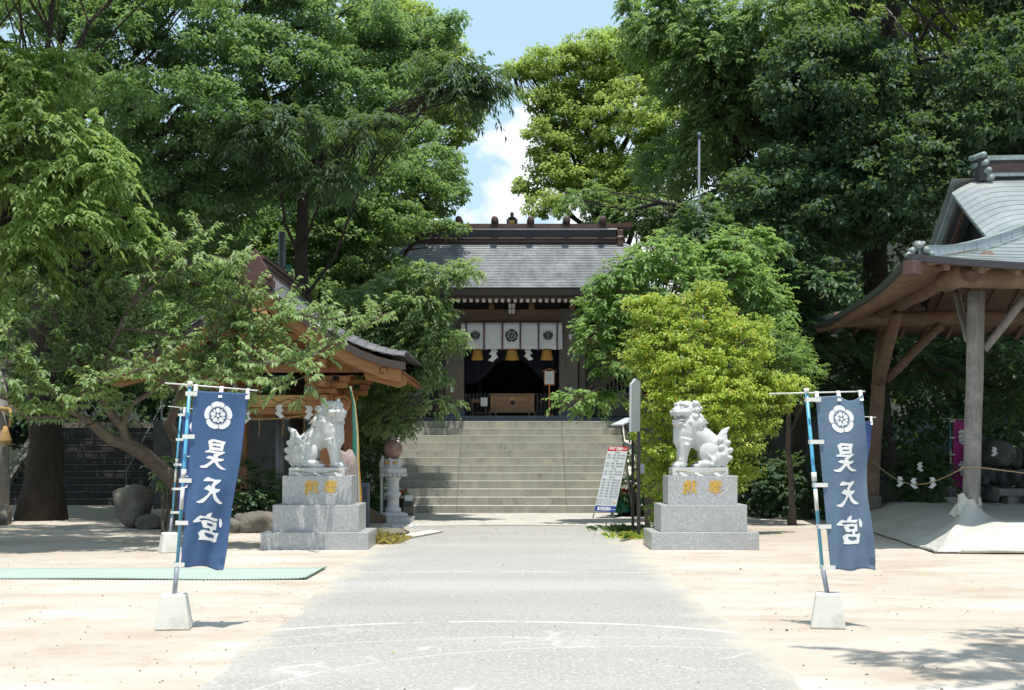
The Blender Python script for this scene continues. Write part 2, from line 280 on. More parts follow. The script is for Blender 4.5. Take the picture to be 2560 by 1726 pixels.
class MB:
    def __init__(s): s.v = []; s.f = []; s.sm = []
    def add(s, vs, fs, smooth=False):
        k = len(s.v); s.v += [Vector(v) for v in vs]; s.f += [tuple(i + k for i in f) for f in fs]; s.sm += [smooth] * len(fs); return s
    def box(s, c, d, m=None, taper=1.):
        c = Vector(c); x, y, z = (a / 2 for a in d); vs = []
        for sz in (-1, 1):
            k = taper if sz > 0 else 1.
            for a, b in ((-1, -1), (1, -1), (1, 1), (-1, 1)): vs.append(Vector((a * x * k, b * y * k, sz * z)))
        if m: vs = [m @ v for v in vs]
        return s.add([v + c for v in vs], [(3, 2, 1, 0), (4, 5, 6, 7), (0, 1, 5, 4), (1, 2, 6, 5), (2, 3, 7, 6), (3, 0, 4, 7)])
    def bx(s, x0, x1, y0, y1, z0, z1): return s.box(((x0 + x1) / 2, (y0 + y1) / 2, (z0 + z1) / 2), (x1 - x0, y1 - y0, z1 - z0))
    def beam(s, a, b, w, h, up=(0, 0, 1)):
        a, b = Vector(a), Vector(b); d = (b - a); L = d.length; d.normalize(); x = d.cross(Vector(up)).normalized(); z = x.cross(d)
        m = Matrix((x, d, z)).transposed(); return s.box((a + b) / 2, (w, L, h), m)
    def tube(s, pts, rad, n=8, cap=True, jit=0):
        pts = [Vector(p) for p in pts]; rad = [rad] * len(pts) if isinstance(rad, (int, float)) else list(rad)
        vs = []; fs = []; ref = Vector((.31, .17, .93))
        for i, p in enumerate(pts):
            d = (pts[min(i + 1, len(pts) - 1)] - pts[max(i - 1, 0)])
            if d.length < 1e-9: d = Vector((0, 0, 1))
            d.normalize(); u = d.cross(ref)
            if u.length < .05: u = d.cross(Vector((1, 0, 0)))
            u.normalize(); w = d.cross(u)
            for k in range(n):
                a = 2 * math.pi * k / n; r = rad[i] * (1 + (random.uniform(-jit, jit) if jit else 0)); vs.append(p + (u * math.cos(a) + w * math.sin(a)) * r)
        for i in range(len(pts) - 1):
            for k in range(n):
                a, b = i * n + k, i * n + (k + 1) % n; fs.append((a, b, b + n, a + n))
        if cap: fs.append(tuple(range(n - 1, -1, -1))); fs.append(tuple(range((len(pts) - 1) * n, len(pts) * n)))
        return s.add(vs, fs, True)
    def lathe(s, prof, c=(0, 0, 0), n=24, smooth=True, squash=(1, 1), rot=0):
        c = Vector(c); vs = []; fs = []
        for r, z in prof:
            for k in range(n):
                a = 2 * math.pi * k / n + rot; vs.append(c + Vector((r * math.cos(a) * squash[0], r * math.sin(a) * squash[1], z)))
        m = len(prof)
        for i in range(m - 1):
            for k in range(n):
                a, b = i * n + k, i * n + (k + 1) % n; fs.append((a, b, b + n, a + n))
        fs.append(tuple(range(n - 1, -1, -1))); fs.append(tuple(range((m - 1) * n, m * n))); return s.add(vs, fs, smooth)
    def ell(s, c, r, m=None, nu=16, nv=10):
        c = Vector(c); vs = [Vector((0, 0, -r[2]))]; fs = []
        for i in range(1, nv):
            th = -math.pi / 2 + math.pi * i / nv
            for k in range(nu):
                a = 2 * math.pi * k / nu; vs.append(Vector((r[0] * math.cos(th) * math.cos(a), r[1] * math.cos(th) * math.sin(a), r[2] * math.sin(th))))
        vs.append(Vector((0, 0, r[2]))); T = len(vs) - 1
        for k in range(nu):
            fs.append((0, 1 + (k + 1) % nu, 1 + k)); b = 1 + (nv - 2) * nu; fs.append((T, b + k, b + (k + 1) % nu))
        for i in range(nv - 2):
            for k in range(nu):
                a, b = 1 + i * nu + k, 1 + i * nu + (k + 1) % nu; fs.append((a, b, b + nu, a + nu))
        if m: vs = [m @ v for v in vs]
        return s.add([v + c for v in vs], fs, True)
    def prism(s, poly, o, ux, uy, depth):
        """poly in a plane (o, ux, uy), given its thickness along ux x uy"""
        o, ux, uy = Vector(o), Vector(ux), Vector(uy); n = ux.cross(uy).normalized() * depth; m = len(poly)
        vs = [o + ux * a + uy * b for a, b in poly]; vs += [v + n for v in vs]
        fs = [tuple(range(m - 1, -1, -1)), tuple(range(m, 2 * m))] + [(i, (i + 1) % m, (i + 1) % m + m, i + m) for i in range(m)]
        return s.add(vs, fs)
    def grid(s, fn, nu, nv, smooth=True):
        vs = [fn(i / nu, j / nv) for j in range(nv + 1) for i in range(nu + 1)]
        return s.add(vs, [(j * (nu + 1) + i, j * (nu + 1) + i + 1, (j + 1) * (nu + 1) + i + 1, (j + 1) * (nu + 1) + i) for j in range(nv) for i in range(nu)], smooth)
    def shell(s, fn, nu, nv, th, smooth=True):
        """grid with thickness th (a vector offset)"""
        th = Vector(th); top = [Vector(fn(i / nu, j / nv)) for j in range(nv + 1) for i in range(nu + 1)]; n = len(top)
        vs = top + [v + th for v in top]; W = nu + 1; fs = []
        for j in range(nv):
            for i in range(nu):
                a = j * W + i; fs.append((a, a + 1, a + 1 + W, a + W)); fs.append((a + n + W, a + 1 + W + n, a + 1 + n, a + n))
        for i in range(nu): fs.append((i + 1, i, i + n, i + 1 + n)); a = nv * W + i; fs.append((a, a + 1, a + 1 + n, a + n))
        for j in range(nv): a = j * W; fs.append((a, a + W, a + W + n, a + n)); a = j * W + nu; fs.append((a + W, a, a + n, a + W + n))
        return s.add(vs, fs, smooth)
    def mesh(s, name, off=Vector((0, 0, 0))):
        me = bpy.data.meshes.new(name); me.from_pydata([v - off for v in s.v], [], s.f)
        me.polygons.foreach_set('use_smooth', s.sm); me.update(); return me
    def build(s, name, mat, parent=None, bevel=0, kind=None, label=None, recalc=True):
        me = s.mesh(name, org(parent))
        if recalc:
            b = bmesh.new(); b.from_mesh(me); bmesh.ops.recalc_face_normals(b, faces=b.faces); b.to_mesh(me); b.free()
        o = link(name, me, mat, parent, bevel=bevel, kind=kind)
        if label: o['label'] = label
        return o
def children(o): return [c for c in o.children]
def copy_tree(o, parent=None):
    c = o.copy(); COL.objects.link(c); c.parent = parent
    ORG[c.name] = ORG.get(o.name, Vector((0, 0, 0)))
    for ch in list(o.children): copy_tree(ch, c)
    return c
def struct(mb, name, mat, **k): o = mb.build(name, mat, None, **k); o['kind'] = 'structure'; return o
def text(body, size, mtx, mat, parent, name='lettering', bold=0., width=None, align='CENTER'):
    c = bpy.data.curves.new('txt', 'FONT'); c.body = body; c.size = size; c.align_x = align; c.align_y = 'CENTER'; c.offset = bold; c.resolution_u = 3; c.extrude = .0008
    o = bpy.data.objects.new('txt', c); COL.objects.link(o); dg = bpy.context.evaluated_depsgraph_get(); dg.update()
    me = bpy.data.meshes.new_from_object(o.evaluated_get(dg)); bpy.data.objects.remove(o)
    me.materials.clear(); sx = 1.
    if width and len(me.vertices):
        xs = [v.co.x for v in me.vertices]; sx = width / max(1e-6, max(xs) - min(xs))
    off = org(parent)
    for v in me.vertices: v.co = (mtx @ Vector((v.co.x * sx, v.co.y, v.co.z))) - off
    return link(name, me, mat, parent)
def facing(o, ux=(1, 0, 0), uz=(0, 0, 1)):
    """matrix of a sheet of lettering: x along ux, y along uz, at o"""
    x = Vector(ux).normalized(); y = Vector(uz).normalized(); z = x.cross(y).normalized()
    m = Matrix((x, y, z)).transposed().to_4x4(); m.translation = Vector(o); return m

# ------------------------------------------------------------------ leaves
def leaf_mesh(name, B, D, Nn, L, W, fold=.18, droop=.25):
    """B base points, D tip directions, Nn face normals, L lengths, W half widths"""
    D = D / np.linalg.norm(D, axis=1, keepdims=True); S = np.cross(D, Nn); S /= np.linalg.norm(S, axis=1, keepdims=True) + 1e-9; U = np.cross(S, D)
    L = L[:, None]; W = W[:, None]; mid = B + D * L * .42
    v = np.empty((len(B), 4, 3)); v[:, 0] = B; v[:, 1] = mid + S * W + U * W * fold * 2; v[:, 2] = B + D * L - np.array([0, 0, 1.]) * L * droop; v[:, 3] = mid - S * W + U * W * fold * 2
    n = len(B); me = bpy.data.meshes.new(name); me.vertices.add(n * 4); me.vertices.foreach_set('co', v.reshape(-1).astype(np.float32))
    idx = (np.arange(n) * 4)[:, None] + np.array([0, 1, 2, 0, 2, 3])[None]
    me.loops.add(n * 6); me.loops.foreach_set('vertex_index', idx.reshape(-1).astype(np.int32))
    me.polygons.add(n * 2); me.polygons.foreach_set('loop_start', (np.arange(n * 2) * 3).astype(np.int32)); me.polygons.foreach_set('loop_total', np.full(n * 2, 3, np.int32))
    me.update(calc_edges=True); return me
def unit(n): v = rng.normal(size=(n, 3)); return v / np.linalg.norm(v, axis=1, keepdims=True)
def clumps_on(blobs, spacing, lo=-.55):
    """clump centres + outward directions on the shells of ellipsoid blobs"""
    C = []; O = []
    for b in blobs:
        c = np.array(b[:3]); r = np.array(b[3:6]); n = int(4 * math.pi * ((r[0] * r[1] + r[1] * r[2] + r[0] * r[2]) / 3) / spacing ** 2) + 3
        d = unit(n * 2); d = d[d[:, 2] > lo][:n]; k = rng.uniform(.72, 1.06, (len(d), 1)); C.append(c + d * r * k); O.append(d)
        m = n // 4; d = unit(m); C.append(c + d * r * rng.uniform(.15, .65, (m, 1))); O.append(d)
    return np.concatenate(C), np.concatenate(O)
def tufts(C, O, per, rc, leaf, asp=.42, flat=.5):
    """rounded tufts of leaves round every clump centre"""
    n = len(C) * per; i = np.repeat(np.arange(len(C)), per); g = unit(n) * (rng.uniform(0, 1, (n, 1)) ** .45)
    rr = rc * rng.uniform(.6, 1.3, len(C))[i][:, None]
    B = C[i] + g * rr * np.array([1, 1, flat]); up = np.array([0, 0, 1.])
    Nn = up * .9 + g * .7 + unit(n) * .45; D = g * np.array([1, 1, .35]) + unit(n) * .6 - up * .25
    L = leaf * rng.uniform(.7, 1.25, n); return B, D, Nn, L, L * asp
def sprays(C, O, twigs, per, tlen, leaf, asp=.26, droop=.35, keep=False):
    """twigs fanned outward from each clump centre, leaves in two ranks along each"""
    nt = len(C) * twigs; i = np.repeat(np.arange(len(C)), twigs)
    h = O[i] * np.array([1, 1, .55]) + unit(nt) * .62; h[:, 2] += rng.uniform(-.15, .3, nt); h /= np.linalg.norm(h, axis=1, keepdims=True)
    TL = tlen * rng.uniform(.55, 1.25, nt); base = C[i] + unit(nt) * tlen * .35 * np.array([1, 1, .6])
    t = (np.arange(per) + .6) / per; k = np.repeat(np.arange(nt), per); tt = np.tile(t, nt) + rng.normal(0, .03, nt * per)
    sag = -(tt ** 2) * droop * TL[k]; B = base[k] + h[k] * (tt * TL[k])[:, None]; B[:, 2] += sag
    side = np.cross(h[k], np.array([0, 0, 1.])); side /= np.linalg.norm(side, axis=1, keepdims=True) + 1e-9
    sg = np.tile(np.where(np.arange(per) % 2 == 0, 1., -1.), nt)[:, None]
    D = h[k] * .65 + side * sg * .75 + unit(nt * per) * .28; D[:, 2] -= droop * 1.1
    Nn = np.array([0, 0, 1.]) + unit(nt * per) * .35 + h[k] * .25
    L = leaf * rng.uniform(.75, 1.2, nt * per); out = (B, D, Nn, L, L * asp)
    return (out, base, h, TL) if keep else out
def trunk_mesh(mb, base, top, r0, r1, n=12, wob=.12, flare=1.5):
    base, top = Vector(base), Vector(top); pts = []; rad = []
    for i in range(9):
        t = i / 8; p = base.lerp(top, t); w = wob * math.sin(t * math.pi)
        pts.append(p + Vector((random.uniform(-w, w), random.uniform(-w, w), 0))); rad.append((r0 + (r1 - r0) * t) * (flare if i == 0 else (1.12 if i == 1 else 1)))
    mb.tube(pts, rad, n, jit=.06); return pts
def limb(mb, a, b, r0, r1, sag=.1, n=6, seg=5):
    a, b = Vector(a), Vector(b); L = (b - a).length; pts = []
    for i in range(seg + 1):
        t = i / seg; p = a.lerp(b, t); p.z += math.sin(t * math.pi) * L * sag
        if 0 < i < seg: p += Vector([random.uniform(-.05, .05) * L for _ in range(3)])
        pts.append(p)
    mb.tube(pts, [r0 + (r1 - r0) * i / seg for i in range(seg + 1)], n, cap=False, jit=.05); return pts
def tree(name, label, cat, base, fork, blobs, mat, style, r0=.3, bark='bark', spacing=.5, leaf=.1, per=40, rc=.32, tw=4, tlen=.45, droop=.35, asp=None, group=None, twigs=2, lo=-.55, lr=.24):
    t = thing(name, label, cat, base, group); mb = MB(); pts = trunk_mesh(mb, base, fork, r0, r0 * .6)
    C, O = clumps_on(blobs, spacing, lo)
    for b in blobs:
        c = Vector(b[:3]); s = pts[random.randint(5, 8)]; L = limb(mb, s, c, r0 * lr, r0 * .07, .06)
        near = [i for i in range(len(C)) if (Vector(C[i]) - c).length < max(b[3:6]) * 1.15]; random.shuffle(near)
        for i in near[:twigs * 4]: limb(mb, L[random.randint(2, 5)], C[i], r0 * .075, .008, .03, 4, 4)
    mb.build('trunk', bark, t, recalc=False)
    if style == 'tuft': A = tufts(C, O, per, rc, leaf, asp or .45)
    else: A = sprays(C, O, tw, per, tlen, leaf, asp or .27, droop)
    me = leaf_mesh('crown', *A); off = np.array(org(t)); co = np.empty(len(me.vertices) * 3, np.float32); me.vertices.foreach_get('co', co)
    co = (co.reshape(-1, 3) - off).astype(np.float32); me.vertices.foreach_set('co', co.reshape(-1)); me.update()
    link('crown', me, mat, t, kind='stuff'); return t
def PB(px, py, Y, rx, rz, ry=None):
    """a crown blob: centre seen at (px, py) at distance Y, half sizes given in photo pixels there"""
    c = P(px, py, Y); k = Y / F; return (c.x, c.y, c.z, rx * k, (ry if ry is not None else (rx + rz) / 2 * k), rz * k)
def rock(mb, c, r, seed, n=14, rough=.28):
    from mathutils import noise
    b = bmesh.new(); bmesh.ops.create_icosphere(b, subdivisions=3, radius=1)
    for v in b.verts:
        p = v.co.copy(); k = noise.noise(p * 1.3 + Vector((seed * 3.1, seed, 0))) * rough * 1.6 + noise.noise(p * 3.7 + Vector((seed, 0, seed))) * rough * .5
        q = Vector([math.copysign(min(abs(x), .8), x) for x in p]); v.co = Vector((q.x * r[0], q.y * r[1], q.z * r[2])) * (1.08 + k)
    b.verts.index_update(); mb.add([v.co + Vector(c) for v in b.verts], [[v.index for v in f.verts] for f in b.faces], True); b.free(); return mb
# ------------------------------------------------------------------ ground, approach, terrace, hill
mb = MB()
def gz(u, v):
    x = -160 + 320 * u; y = -60 + 460 * v; return Vector((x, y, -.0))
struct(mb.grid(gz, 8, 8), 'ground', 'sand')
mb = MB(); nseg = 60; L = []; Rr = []
for i in range(nseg + 1):
    y = -12 + (26.2 + 12) * i / nseg
    wl = -2.05 - max(0, (y - 12)) * .028 + .05 * math.sin(y * 1.7) + .03 * math.sin(y * 4.3); wr = 1.93 + max(0, (y - 15)) * .03 + .05 * math.sin(y * 1.3 + 1) + .03 * math.sin(y * 5.1)
    L.append((wl, y)); Rr.append((wr, y))
vs = [(x, y, .004) for x, y in L] + [(x, y + (0), .004) for x, y in Rr]
mb.add(vs, [(i, i + nseg + 1, i + nseg + 2, i + 1) for i in range(nseg)]); struct(mb, 'path', 'path_asphalt')
mb = MB(); n = 24; a = []
for i in range(n + 1):
    x = -3.2 + 6.6 * i / n; y = 26.3 - .055 * (x - .1) ** 2 * (1.3 if x < 0 else 1); a.append((x, y))
mb.add([(x, y, .009) for x, y in a] + [(x, 31.45, .009) for x, y in a], [(i, i + 1, i + n + 2, i + n + 1) for i in range(n)]); struct(mb, 'landing_pad', 'pad_concrete')
T0, SY, RS, TR, NS = 2.34, 31.4, .195, .306, 12
mb = MB(); mb.bx(-9.5, 9.5, SY + TR * 11 + .35, 62, -.1, T0 - .006); mb.bx(-9.5, -3.02, 33.9, SY + TR * 11 + .34, -.1, T0 - .006); mb.bx(3.02, 9.5, 33.9, SY + TR * 11 + .34, -.1, T0 - .006)
struct(mb, 'terrace', 'dark_stone')
def hill(u, v):
    x = -75 + 150 * u; y = 33 + 90 * v; k = min(1, max(0, (abs(x) - 8.5) / 22)); k = k * k * (3 - 2 * k)
    b = min(1, max(0, (y - 42) / 40)); z = k * (3 + 13 * b) + (1.5 + 4 * b if abs(x) > 9 else -0.3 + 2.6 * b)
    if y < 40: z *= max(0, (y - 36.5) / 3.5) * .6
    return Vector((x, y, z + .5 * math.sin(x * .7 + y * .3) * k - .25))
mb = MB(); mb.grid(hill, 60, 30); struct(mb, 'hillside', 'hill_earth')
# ------------------------------------------------------------------ the wide stone stair
st = thing('stone_staircase', 'wide pale stone staircase of twelve steps rising to the shrine doorway', 'staircase', (0, SY, 0))
xs = [-2.95, -1.36, 1.345, 2.95]; cache = {}
for k in range(NS):
    y0 = SY + TR * k; z0 = RS * k
    for j in range(3):
        w = xs[j + 1] - xs[j] - .004
        if j not in cache:
            m_ = MB(); m_.box((0, 0, 0), (w, TR + .05, RS - .004)); cache[j] = m_.mesh('slab')
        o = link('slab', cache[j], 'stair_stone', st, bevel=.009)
        o.location = ((xs[j] + xs[j + 1]) / 2, y0 - SY + (TR + .05) / 2 + random.uniform(-.003, .003), z0 + RS / 2)
# fill under the steps, so that no light passes between slabs
mb = MB()
for k in range(1, NS): mb.bx(-2.94, 2.94, SY + TR * k + .06, SY + TR * NS + .3, RS * (k - 1), RS * k - .01)
mb.build('core', 'dark_stone', st)
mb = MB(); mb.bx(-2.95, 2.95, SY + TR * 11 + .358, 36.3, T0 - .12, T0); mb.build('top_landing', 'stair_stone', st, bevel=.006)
for sx, lbl in ((-1, 'left'), (1, 'right')):
    mb = MB(); x = 3.08 * sx
    mb.prism([(0, 0), (TR * 11 + 1.2, 0), (TR * 11 + 1.2, T0 + .03), (TR * 11 + .2, T0 + .03), (0, .20)], (x - .11, SY - .15, 0), (0, 1, 0), (0, 0, 1), .22)
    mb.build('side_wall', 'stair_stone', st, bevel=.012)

# ------------------------------------------------------------------ the shrine hall
YP = 37.0
sh = thing('shrine_hall', 'dark timber shrine hall with grey shingled roof at the head of the stairs', 'shrine', (0, 38.5, T0))
FZ = 2.53
mb = MB(); mb.bx(-1.95, 1.95, 36.35, 37.6, T0, FZ); mb.bx(-5.2, -1.955, 36.6, 42, T0, FZ - .04); mb.bx(1.955, 5.2, 36.6, 42, T0, FZ - .04); mb.build('plinth', 'slate_panel', sh, bevel=.01)
mb = MB(); mb.bx(-1.94, 1.94, 37.61, 42, T0, FZ - .01); mb.build('floor', 'wall_dark', sh)
for x in (-1.65, 1.625):
    mb = MB(); mb.box((x, YP, (FZ + 5.62) / 2), (.54, .54, 5.62 - FZ)); mb.build('post', 'pillar_wood', sh, bevel=.015)
    mb = MB(); mb.box((x, YP, FZ + .08), (.60, .60, .155)); mb.build('post_base', 'slate_panel', sh, bevel=.01)
for x0 in (-1.8, 1.74):
    for py in (891, 1242):
        z = ZZ(500 + (py) / 2.613, 36.7); 
        mb = MB(); mb.box((GX(950 + (471 if x0 < 0 else 1244) / 2.613, 36.7), 36.72, ZZ(500 + (893 if py == 891 else 1240) / 2.613, 36.72)), (.085, .018, .14)); mb.build('paper_notice', 'paper', sh)
# beams over the doorway
mb = MB(); mb.bx(-1.38, 1.36, 36.86, 37.14, 5.03, 5.235); mb.build('lintel', 'shrine_brown', sh, bevel=.01)
mb = MB(); mb.bx(-1.93, 1.9, 36.74, 37.2, 5.24, 5.60); mb.build('beam', 'shrine_brown', sh, bevel=.012)
mb = MB(); mb.bx(-4.6, -1.94, 36.9, 37.2, 4.62, 4.84); mb.build('beam', 'shrine_brown', sh, bevel=.012)
mb = MB(); mb.bx(1.91, 4.6, 36.9, 37.2, 4.62, 4.84); mb.build('beam', 'shrine_brown', sh, bevel=.012)
mb = MB(); mb.bx(-1.95, 1.92, 36.95, 37.15, 5.605, 5.86); mb.build('frieze', 'wall_dark', sh)
for px in (1091 + 8, 1229, 1329, 1427 + 3):
    x = GX(px, 36.7)
    mb = MB(); mb.box((x, 36.72, 5.63), (.17, .34, .12)); mb.box((x, 36.68, 5.745), (.12, .46, .11)); mb.box((x, 36.65, 5.84), (.2, .5, .07)); mb.build('bracket', 'shrine_brown', sh, bevel=.008)
mb = MB(); mb.bx(-3.9, 3.9, 36.25, 36.42, 5.80, 5.93); mb.build('purlin', 'shrine_brown', sh, bevel=.008)
for x0 in (-1.9, 1.9):
    mb = MB()
    mb.prism([(0, .22), (.26, .22), (.26, .05), (.12, 0), (.1, -.1), (0, -.16)], (x0 if x0 > 0 else x0 - .0, 36.9, 5.14), (math.copysign(1, x0), 0, 0), (0, 0, 1), .12 * -math.copysign(1, x0)); mb.build('beam_nose', 'shrine_brown', sh, bevel=.01)
# rafters with white painted ends
rm = MB(); rm.beam((0, 0, 0), (0, 2.2, .92), .085, .10); rme = rm.mesh('rafter'); em = MB(); em.box((0, -.012, -.004), (.088, .02, .102)); eme = em.mesh('end_cap')
nraf = 44
for i in range(nraf):
    x = -3.78 + i * .1465 * 1.2
    if x > 3.85: break
    o = link('rafter', rme, 'ridge_brown', sh); o.location = Vector((x, 35.72, 5.73)) - org(sh)
    e = link('end_cap', eme, 'print_white', o)
# board soffit above rafters and the brown fascia strip
mb = MB(); mb.add([(-3.85, 35.6, 5.80), (3.85, 35.6, 5.80), (3.85, 38, 6.90), (-3.85, 38, 6.90), (-3.85, 35.6, 5.83), (3.85, 35.6, 5.83), (3.85, 38, 6.93), (-3.85, 38, 6.93)], [(0, 1, 2, 3), (7, 6, 5, 4), (0, 4, 5, 1), (1, 5, 6, 2), (2, 6, 7, 3), (3, 7, 4, 0)]); mb.build('soffit', 'ridge_brown', sh)
mb = MB(); mb.bx(-3.9, 3.9, 35.42, 35.58, 5.785, 5.845); mb.build('eave_board', 'roof_edge', sh)
mb = MB(); mb.bx(-3.95, 3.95, 35.20, 35.40, 5.83, 5.998); mb.build('eave_edge', 'roof_edge', sh, bevel=.01)
# roof surface: concave slope, rolled down at the two verges
RX0 = 3.22
def roof(x, t, top=True):
    z = 7.77 + (6.02 - 7.77) * (t ** .88); y = 38.25 + (35.16 - 38.25) * t; e = max(0, abs(x) - RX0)
    z -= (1 - math.cos(min(1, e / .62) * math.pi / 2)) * .34 * (1 - .6 * t); y -= 0
    return Vector((x, y, z))
HW = 3.86
NR = 27
mb = MB()
for k in range(NR):
    t0, t1 = k / NR, (k + 1) / NR; xsn = np.linspace(-HW, HW, 41)
    vs = []; fs = []
    for x in xsn:
        a = roof(x, t0); b = roof(x, t1); nrm = Vector((0, -.44, .9)) * .012
        vs += [a, b + nrm * 1.9, b - Vector((0, 0, .012))]
    for i in range(40): q = i * 3; fs += [(q, q + 1, q + 4, q + 3), (q + 1, q + 2, q + 5, q + 4)]
    mb.add(vs, fs, False)
mb.build('shingles', 'roof_grey', sh, kind='stuff', recalc=False)
# lighter seam caps, staggered course by course
mb = MB()
for k in range(NR):
    for j in range(24):
        x = -3.7 + j * .33 + (.165 if k % 2 else 0) + random.uniform(-.012, .012)
        if abs(x) > 3.75: continue
        a = roof(x, (k + .08) / NR); b = roof(x, (k + .96) / NR); o = Vector((0, -.44, .9)) * .026; s_ = Vector((.008, 0, 0))
        mb.add([a - s_ + o * .55, a + s_ + o * .55, b + s_ + o, b - s_ + o], [(0, 1, 2, 3)])
mb.build('seams', 'copper_trim', sh, kind='stuff', recalc=False)
def back(x, t): p = roof(x, t); return Vector((p.x, 76.9 - p.y, p.z))
mb = MB(); mb.grid(lambda u, v: back(-HW + 2 * HW * u, v), 40, 10); mb.build('rear_slope', 'roof_grey', sh)
for s in (-1, 1):
    mb = MB(); pr = [(35.3, 6.05), (38.45, 7.55), (41.6, 6.05), (41.6, 5.9), (38.45, 6.9), (35.3, 5.9)]
    mb.prism([(a, b) for a, b in pr], (s * 3.3, 0, 0), (0, 1, 0), (0, 0, 1), .08); mb.build('gable_board', 'roof_edge', sh)
    mb = MB(); mb.prism([(35.5, 5.95), (38.45, 7.3), (41.4, 5.95), (41.4, 5.6), (35.5, 5.6)], (s * 3.0, 0, 0), (0, 1, 0), (0, 0, 1), .06); mb.build('gable_wall', 'wall_dark', sh)
# ridge: stacked bands, end caps, projecting tip, six logs
mb = MB(); mb.bx(-3.12, 3.12, 38.06, 38.84, 7.730, 7.790); mb.bx(-3.14, 3.14, 38.02, 38.88, 7.820, 7.865); mb.build('ridge_course', 'ridge_brown', sh, bevel=.008)
mb = MB(); mb.bx(-3.1, 3.1, 38.08, 38.82, 7.790, 7.820); mb.build('ridge_course', 'ridge_dark', sh)
mb = MB(); mb.bx(-3.1, 3.1, 38.13, 38.77, 7.865, 8.110); mb.build('ridge_box', 'ridge_dark', sh, bevel=.008)
mb = MB(); mb.bx(-3.13, 3.13, 38.05, 38.85, 8.110, 8.145); mb.build('ridge_trim', 'print_white', sh, bevel=.004, label='thin pale metal strip along the ridge')
mb = MB()
def cap(u, v):
    x = -3.6 + 7.2 * u; e = max(0, abs(x) - 2.7); return Vector((x, 38.02 + .86 * v - (.5 - v) * -.3 * min(1, e), 8.15 + .13 * (e / 1.1) ** 2))
mb.shell(cap, 40, 4, (0, 0, .13), False); mb.build('ridge_cap', 'ridge_brown', sh)
for s in (-1, 1):
    mb = MB(); mb.bx(s * 3.22 - .09, s * 3.22 + .09, 38.0, 38.9, 7.62, 8.11); mb.tube([(s * 3.22 - .1, 38.04, 7.87), (s * 3.22 + .1, 38.04, 7.87)], .06, 10); mb.build('ridge_end', 'ridge_brown', sh, bevel=.02)
for px in (1055.5, 1146.3, 1236.6, 1327, 1417.7, 1508):
    x = GX(px, 37.7)
    mb = MB(); mb.lathe([(.07, -.0), (.10, .06), (.113, .3), (.118, .72), (.113, 1.14), (.10, 1.38), (.07, 1.44)], n=20)
    for v in mb.v: v.x, v.y, v.z = v.x + x, v.z + 37.73, v.y + 8.36
    mb.build('ridge_log', 'ridge_dark', sh)
    mb = MB(); mb.lathe([(.085, 0), (.098, .012)], n=20)
    for v in mb.v: v.x, v.y, v.z = v.x + x, v.z + 37.715, v.y + 8.36
    mb.build('log_end', 'ridge_brown', sh)
# interior of the hall
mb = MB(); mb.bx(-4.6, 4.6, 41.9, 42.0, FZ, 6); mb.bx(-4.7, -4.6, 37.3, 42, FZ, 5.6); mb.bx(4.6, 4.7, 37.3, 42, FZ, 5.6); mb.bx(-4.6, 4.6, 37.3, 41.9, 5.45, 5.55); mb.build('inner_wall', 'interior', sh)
for s in (-1, 1):
    mb = MB(); mb.bx(s * 1.0 - .06, s * 1.0 + .06, 38.9, 39.05, FZ, 5.4); mb.build('inner_post', 'wall_dark', sh)
    # side bay: wall, slimmer post, barred window, small eave with white ends
    x0 = s * 1.93
    a, b = sorted((s * 1.93, s * 2.12)); mb = MB(); mb.bx(a, b, 36.95, 37.2, FZ, 4.61); mb.build('side_post', 'pillar_wood', sh, bevel=.01)
    a, b = sorted((s * 2.62, s * 4.5)); mb = MB(); mb.bx(a, b, 37.22, 37.3, FZ, 3.15); mb.build('side_wall', 'pillar_wood', sh); mb = MB(); mb.bx(a, b, 37.22, 37.3, 4.3, 4.62); mb.build('side_wall', 'pillar_wood', sh)
    a, b = sorted((s * 2.13, s * 2.6)); mb = MB(); mb.bx(a, b, 37.24, 37.3, FZ, 4.6); mb.build('side_panel', 'wall_dark', sh)
    xw = s * 2.62; w0, w1 = sorted((s * 2.66, s * 3.7))
    fr = MB(); fr.bx(w0 - .05, w1 + .05, 37.17, 37.24, 3.15, 3.22); fr.bx(w0 - .05, w1 + .05, 37.17, 37.24, 4.22, 4.3); fr.bx(w0 - .05, w0, 37.17, 37.24, 3.22, 4.22); fr.bx(w1, w1 + .05, 37.17, 37.24, 3.22, 4.22); fo = fr.build('window', 'grey_wood', sh)
    b_ = MB(); b_.box((0, 0, 0), (.035, .04, .998)); bm_ = b_.mesh('bar')
    for i in range(9):
        o = link('bar', bm_, 'grey_wood', fo); o.location = Vector((w0 + .06 + i * .115, 37.2, 3.72)) - org(sh)
    mb = MB(); mb.bx(*sorted((s * 1.93, s * 4.6)), 36.3, 37.2, 4.86, 4.9); mb.build('pent_roof', 'roof_edge', sh)
    for i in range(5):
        mb = MB(); mb.box((s * (2.1 + i * .42), 36.33, 4.815), (.07, .08, .08)); mb.build('rafter_end', 'print_white', sh)
# small lattice lamp box hung on the beam
lb = thing('lattice_lamp_box', 'small white paned lamp box fixed to the beam above the doorway curtain', 'lamp', (GX(1279.5, 36.6), 36.66, ZZ(786, 36.6)))
mb = MB(); o = org(lb); mb.box(o + Vector((0, 0, .155)), (.19, .10, .31)); mb.build('pane', 'paper', lb)
mb = MB()
for dx in (-.098, 0, .098): mb.box(o + Vector((dx, -.055, .155)), (.014, .02, .33))
for dz in (0, .155, .31): mb.box(o + Vector((0, -.057, dz)), (.205, .018, .014))
mb.build('lattice', 'print_black', lb)

